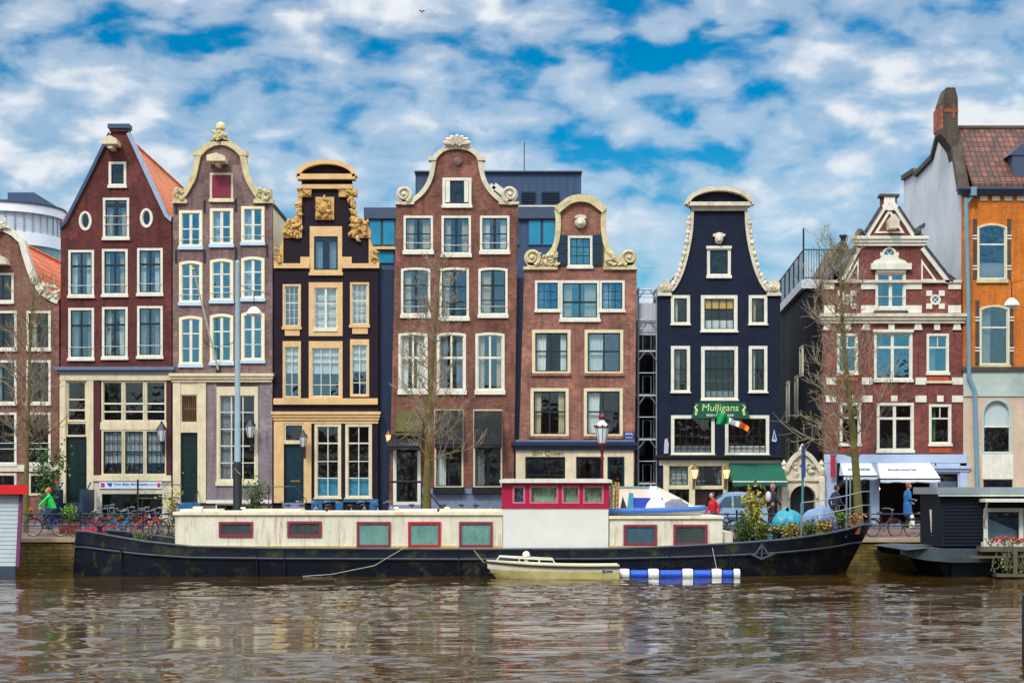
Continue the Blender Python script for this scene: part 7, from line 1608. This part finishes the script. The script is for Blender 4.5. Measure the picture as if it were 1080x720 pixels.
for i, (px, yy, h, rd_, col, n, lf, pot, lab) in enumerate((
    (782, -13.5, .7, .35, (58, 96, 32), 260, .12, (.26, .3, BKP), 'bushy green plant in a black tub beside the cabin end'), (804, -13.6, .55, .3, (76, 108, 36), 220, .1, (.22, .26, BKP), 'green plant in a tub in front of the willow bush'),
    (829, -13.6, .4, .34, (178, 152, 50), 200, .09, (.26, .25, BKP), 'low yellow plant in front of the teal tarpaulin'), (846, -13.65, .35, .26, (120, 128, 40), 150, .08, (.2, .2, BPOT), 'low green plant in a blue pot between the tarpaulins'), (866, -13.5, .35, .3, (172, 140, 56), 170, .08, (.22, .3, WPOT), 'dry yellow plant in a white bucket on the bow'),
    (877, -13.3, .4, .2, (130, 70, 150), 130, .07, (.16, .3, WPOT), 'purple flowers in a white pot on the bow'), (888, -13.2, .5, .32, (96, 132, 36), 260, .1, (.27, .42, BPOT), 'bright green plant in a big blue pot on the bow'), (901, -12.9, .35, .3, (186, 132, 70), 150, .08, (.27, .5, TER), 'dried plant in a large terracotta pot at the tip of the bow'))):
    x = bw(px, yy); u = (x+16.05)/29.35; q = HULLPT(u, 0, -1, .16+pot[0]); yy = min(q[1], -11.9) if yy > -13.55 or q[1] > yy else yy
    x = bw(px, yy); leafy('potted_plant', lab, 'plant', (x, yy, SHEER(x)-.26), h*1.3, rd_*1.2, col, n, lf, 20+i, (pot[0], min(pot[1], .32), pot[2]), 9, 1.0, 'potted plants on the barge foredeck')
for i in range(6):
    px = 786+17*i; x = bw(px, -13.4); u = (x+16.05)/29.35; q = HULLPT(u, 0, -1, .3); yy = max(-13.5, q[1])+.05; col, wd = (((78, 98, 40), 'green'), ((138, 120, 56), 'straw coloured'))[i % 2]
    leafy('planter', ('%s grass in a dark trough on the bow, %s' % (wd, ('nearest the cream cabin', 'under the willow bush', 'left of the teal tarpaulin', 'before the teal tarpaulin', 'before the grey blue tarpaulin', 'nearest the white pots')[i])), 'plant', (x, yy, SHEER(x)-.3), .55, .34, col, 190, .13, 60+i, (.24, .26, BKP), 14, 1.1, 'grass troughs on the barge foredeck', 1.3)
leafy('potted_plant', 'straggly green plant on the stern deck behind the barge gunwale', 'plant', (W(150, 0, -11)[0], -11, .85), .5, .5, (96, 110, 50), 220, .08, 41, (.25, .25, TER), 9, 1, 'potted plants on the barge')
def tarp(px, py0, py1, w, label, col, seed, y=-12.1, brown=False):
    x, _, z1 = W(px, py0, y); z0 = .9; rs = random.Random(seed); r = thing('tarpaulin_cover', (x, y, z0), label, 'tarpaulin cover'); m = MB(); n = 40; rows = []; ph = [rs.uniform(0, 6.28) for _ in range(6)]
    for j in range(19):
        t = j/18; row = []
        for i in range(n):
            a = 2*math.pi*i/n; k = 1+.10*math.sin(2*a+ph[0])+.07*math.sin(5*a+ph[1]+t*4)+.055*math.sin(9*a+ph[2]-t*6)+.035*math.sin(17*a+ph[3]+t*11)
            prof = max(.004, 1-t**3.4)**.42; top = 1-.05*math.sin(a+ph[4])*t*t
            row.append((x+prof*w*k*math.cos(a), y+prof*.75*w*k*math.sin(a), z0+(z1-z0)*(t**.85)*top+(.05*math.sin(5*a+ph[3]+7*t)+.03*math.sin(13*a+9*t))*math.sin(math.pi*min(1, t*1.05))))
        row.append(row[0]); rows.append(row)
    m.grid(rows); obj('cloth', m, paint('tarp %d %d %d' % col, col, .45, .25, 3, bump=.3), r, True)
    rp = MB(); ring = rows[5]; rp.tube([(x+(p[0]-x)*1.03, y+(p[1]-y)*1.03, p[2]) for p in ring], .012, 4)
    obj('rope', rp, paint('pale rope', (196, 190, 170)), r)
    if brown: obj('sacking', MB().ball((x-.25, y-.62, z0+.45), (.45, .3, .5), 14, 9, .1), paint('brown sacking', (122, 104, 92), .9, .3, 4), r, True)
tarp(830.5, 537, 575, .60, 'rounded teal tarpaulin cover on the barge foredeck', (24, 140, 156), 1); tarp(863, 534, 575, .70, 'grey blue tarpaulin cover on the barge foredeck', (104, 128, 160), 2, brown=True)
def box_thing(name, label, cat, x0, x1, y0, y1, z0, z1, mat):
    o = obj(name, MB().box(x0, x1, y0, y1, z0, z1), mat, None, at=((x0+x1)/2, y0, z0)); return tag(o, label, cat)
pw = thing('parasol', (W(963, 0, -7)[0], -7, QZ), 'small folded white parasol behind the railing near the blue coat', 'parasol'); x = W(962, 0, -7)[0]; obj('canopy', MB().lathe([(.02, QZ+.95), (.07, QZ+.85), (.13, QZ+.4), (.05, QZ+.37)], (x, -7, 0), 10), WHITE, pw, True); obj('pole', MB().tube([(x, -7, QZ), (x, -7, QZ+1.0)], .02, 6), GALV, pw)
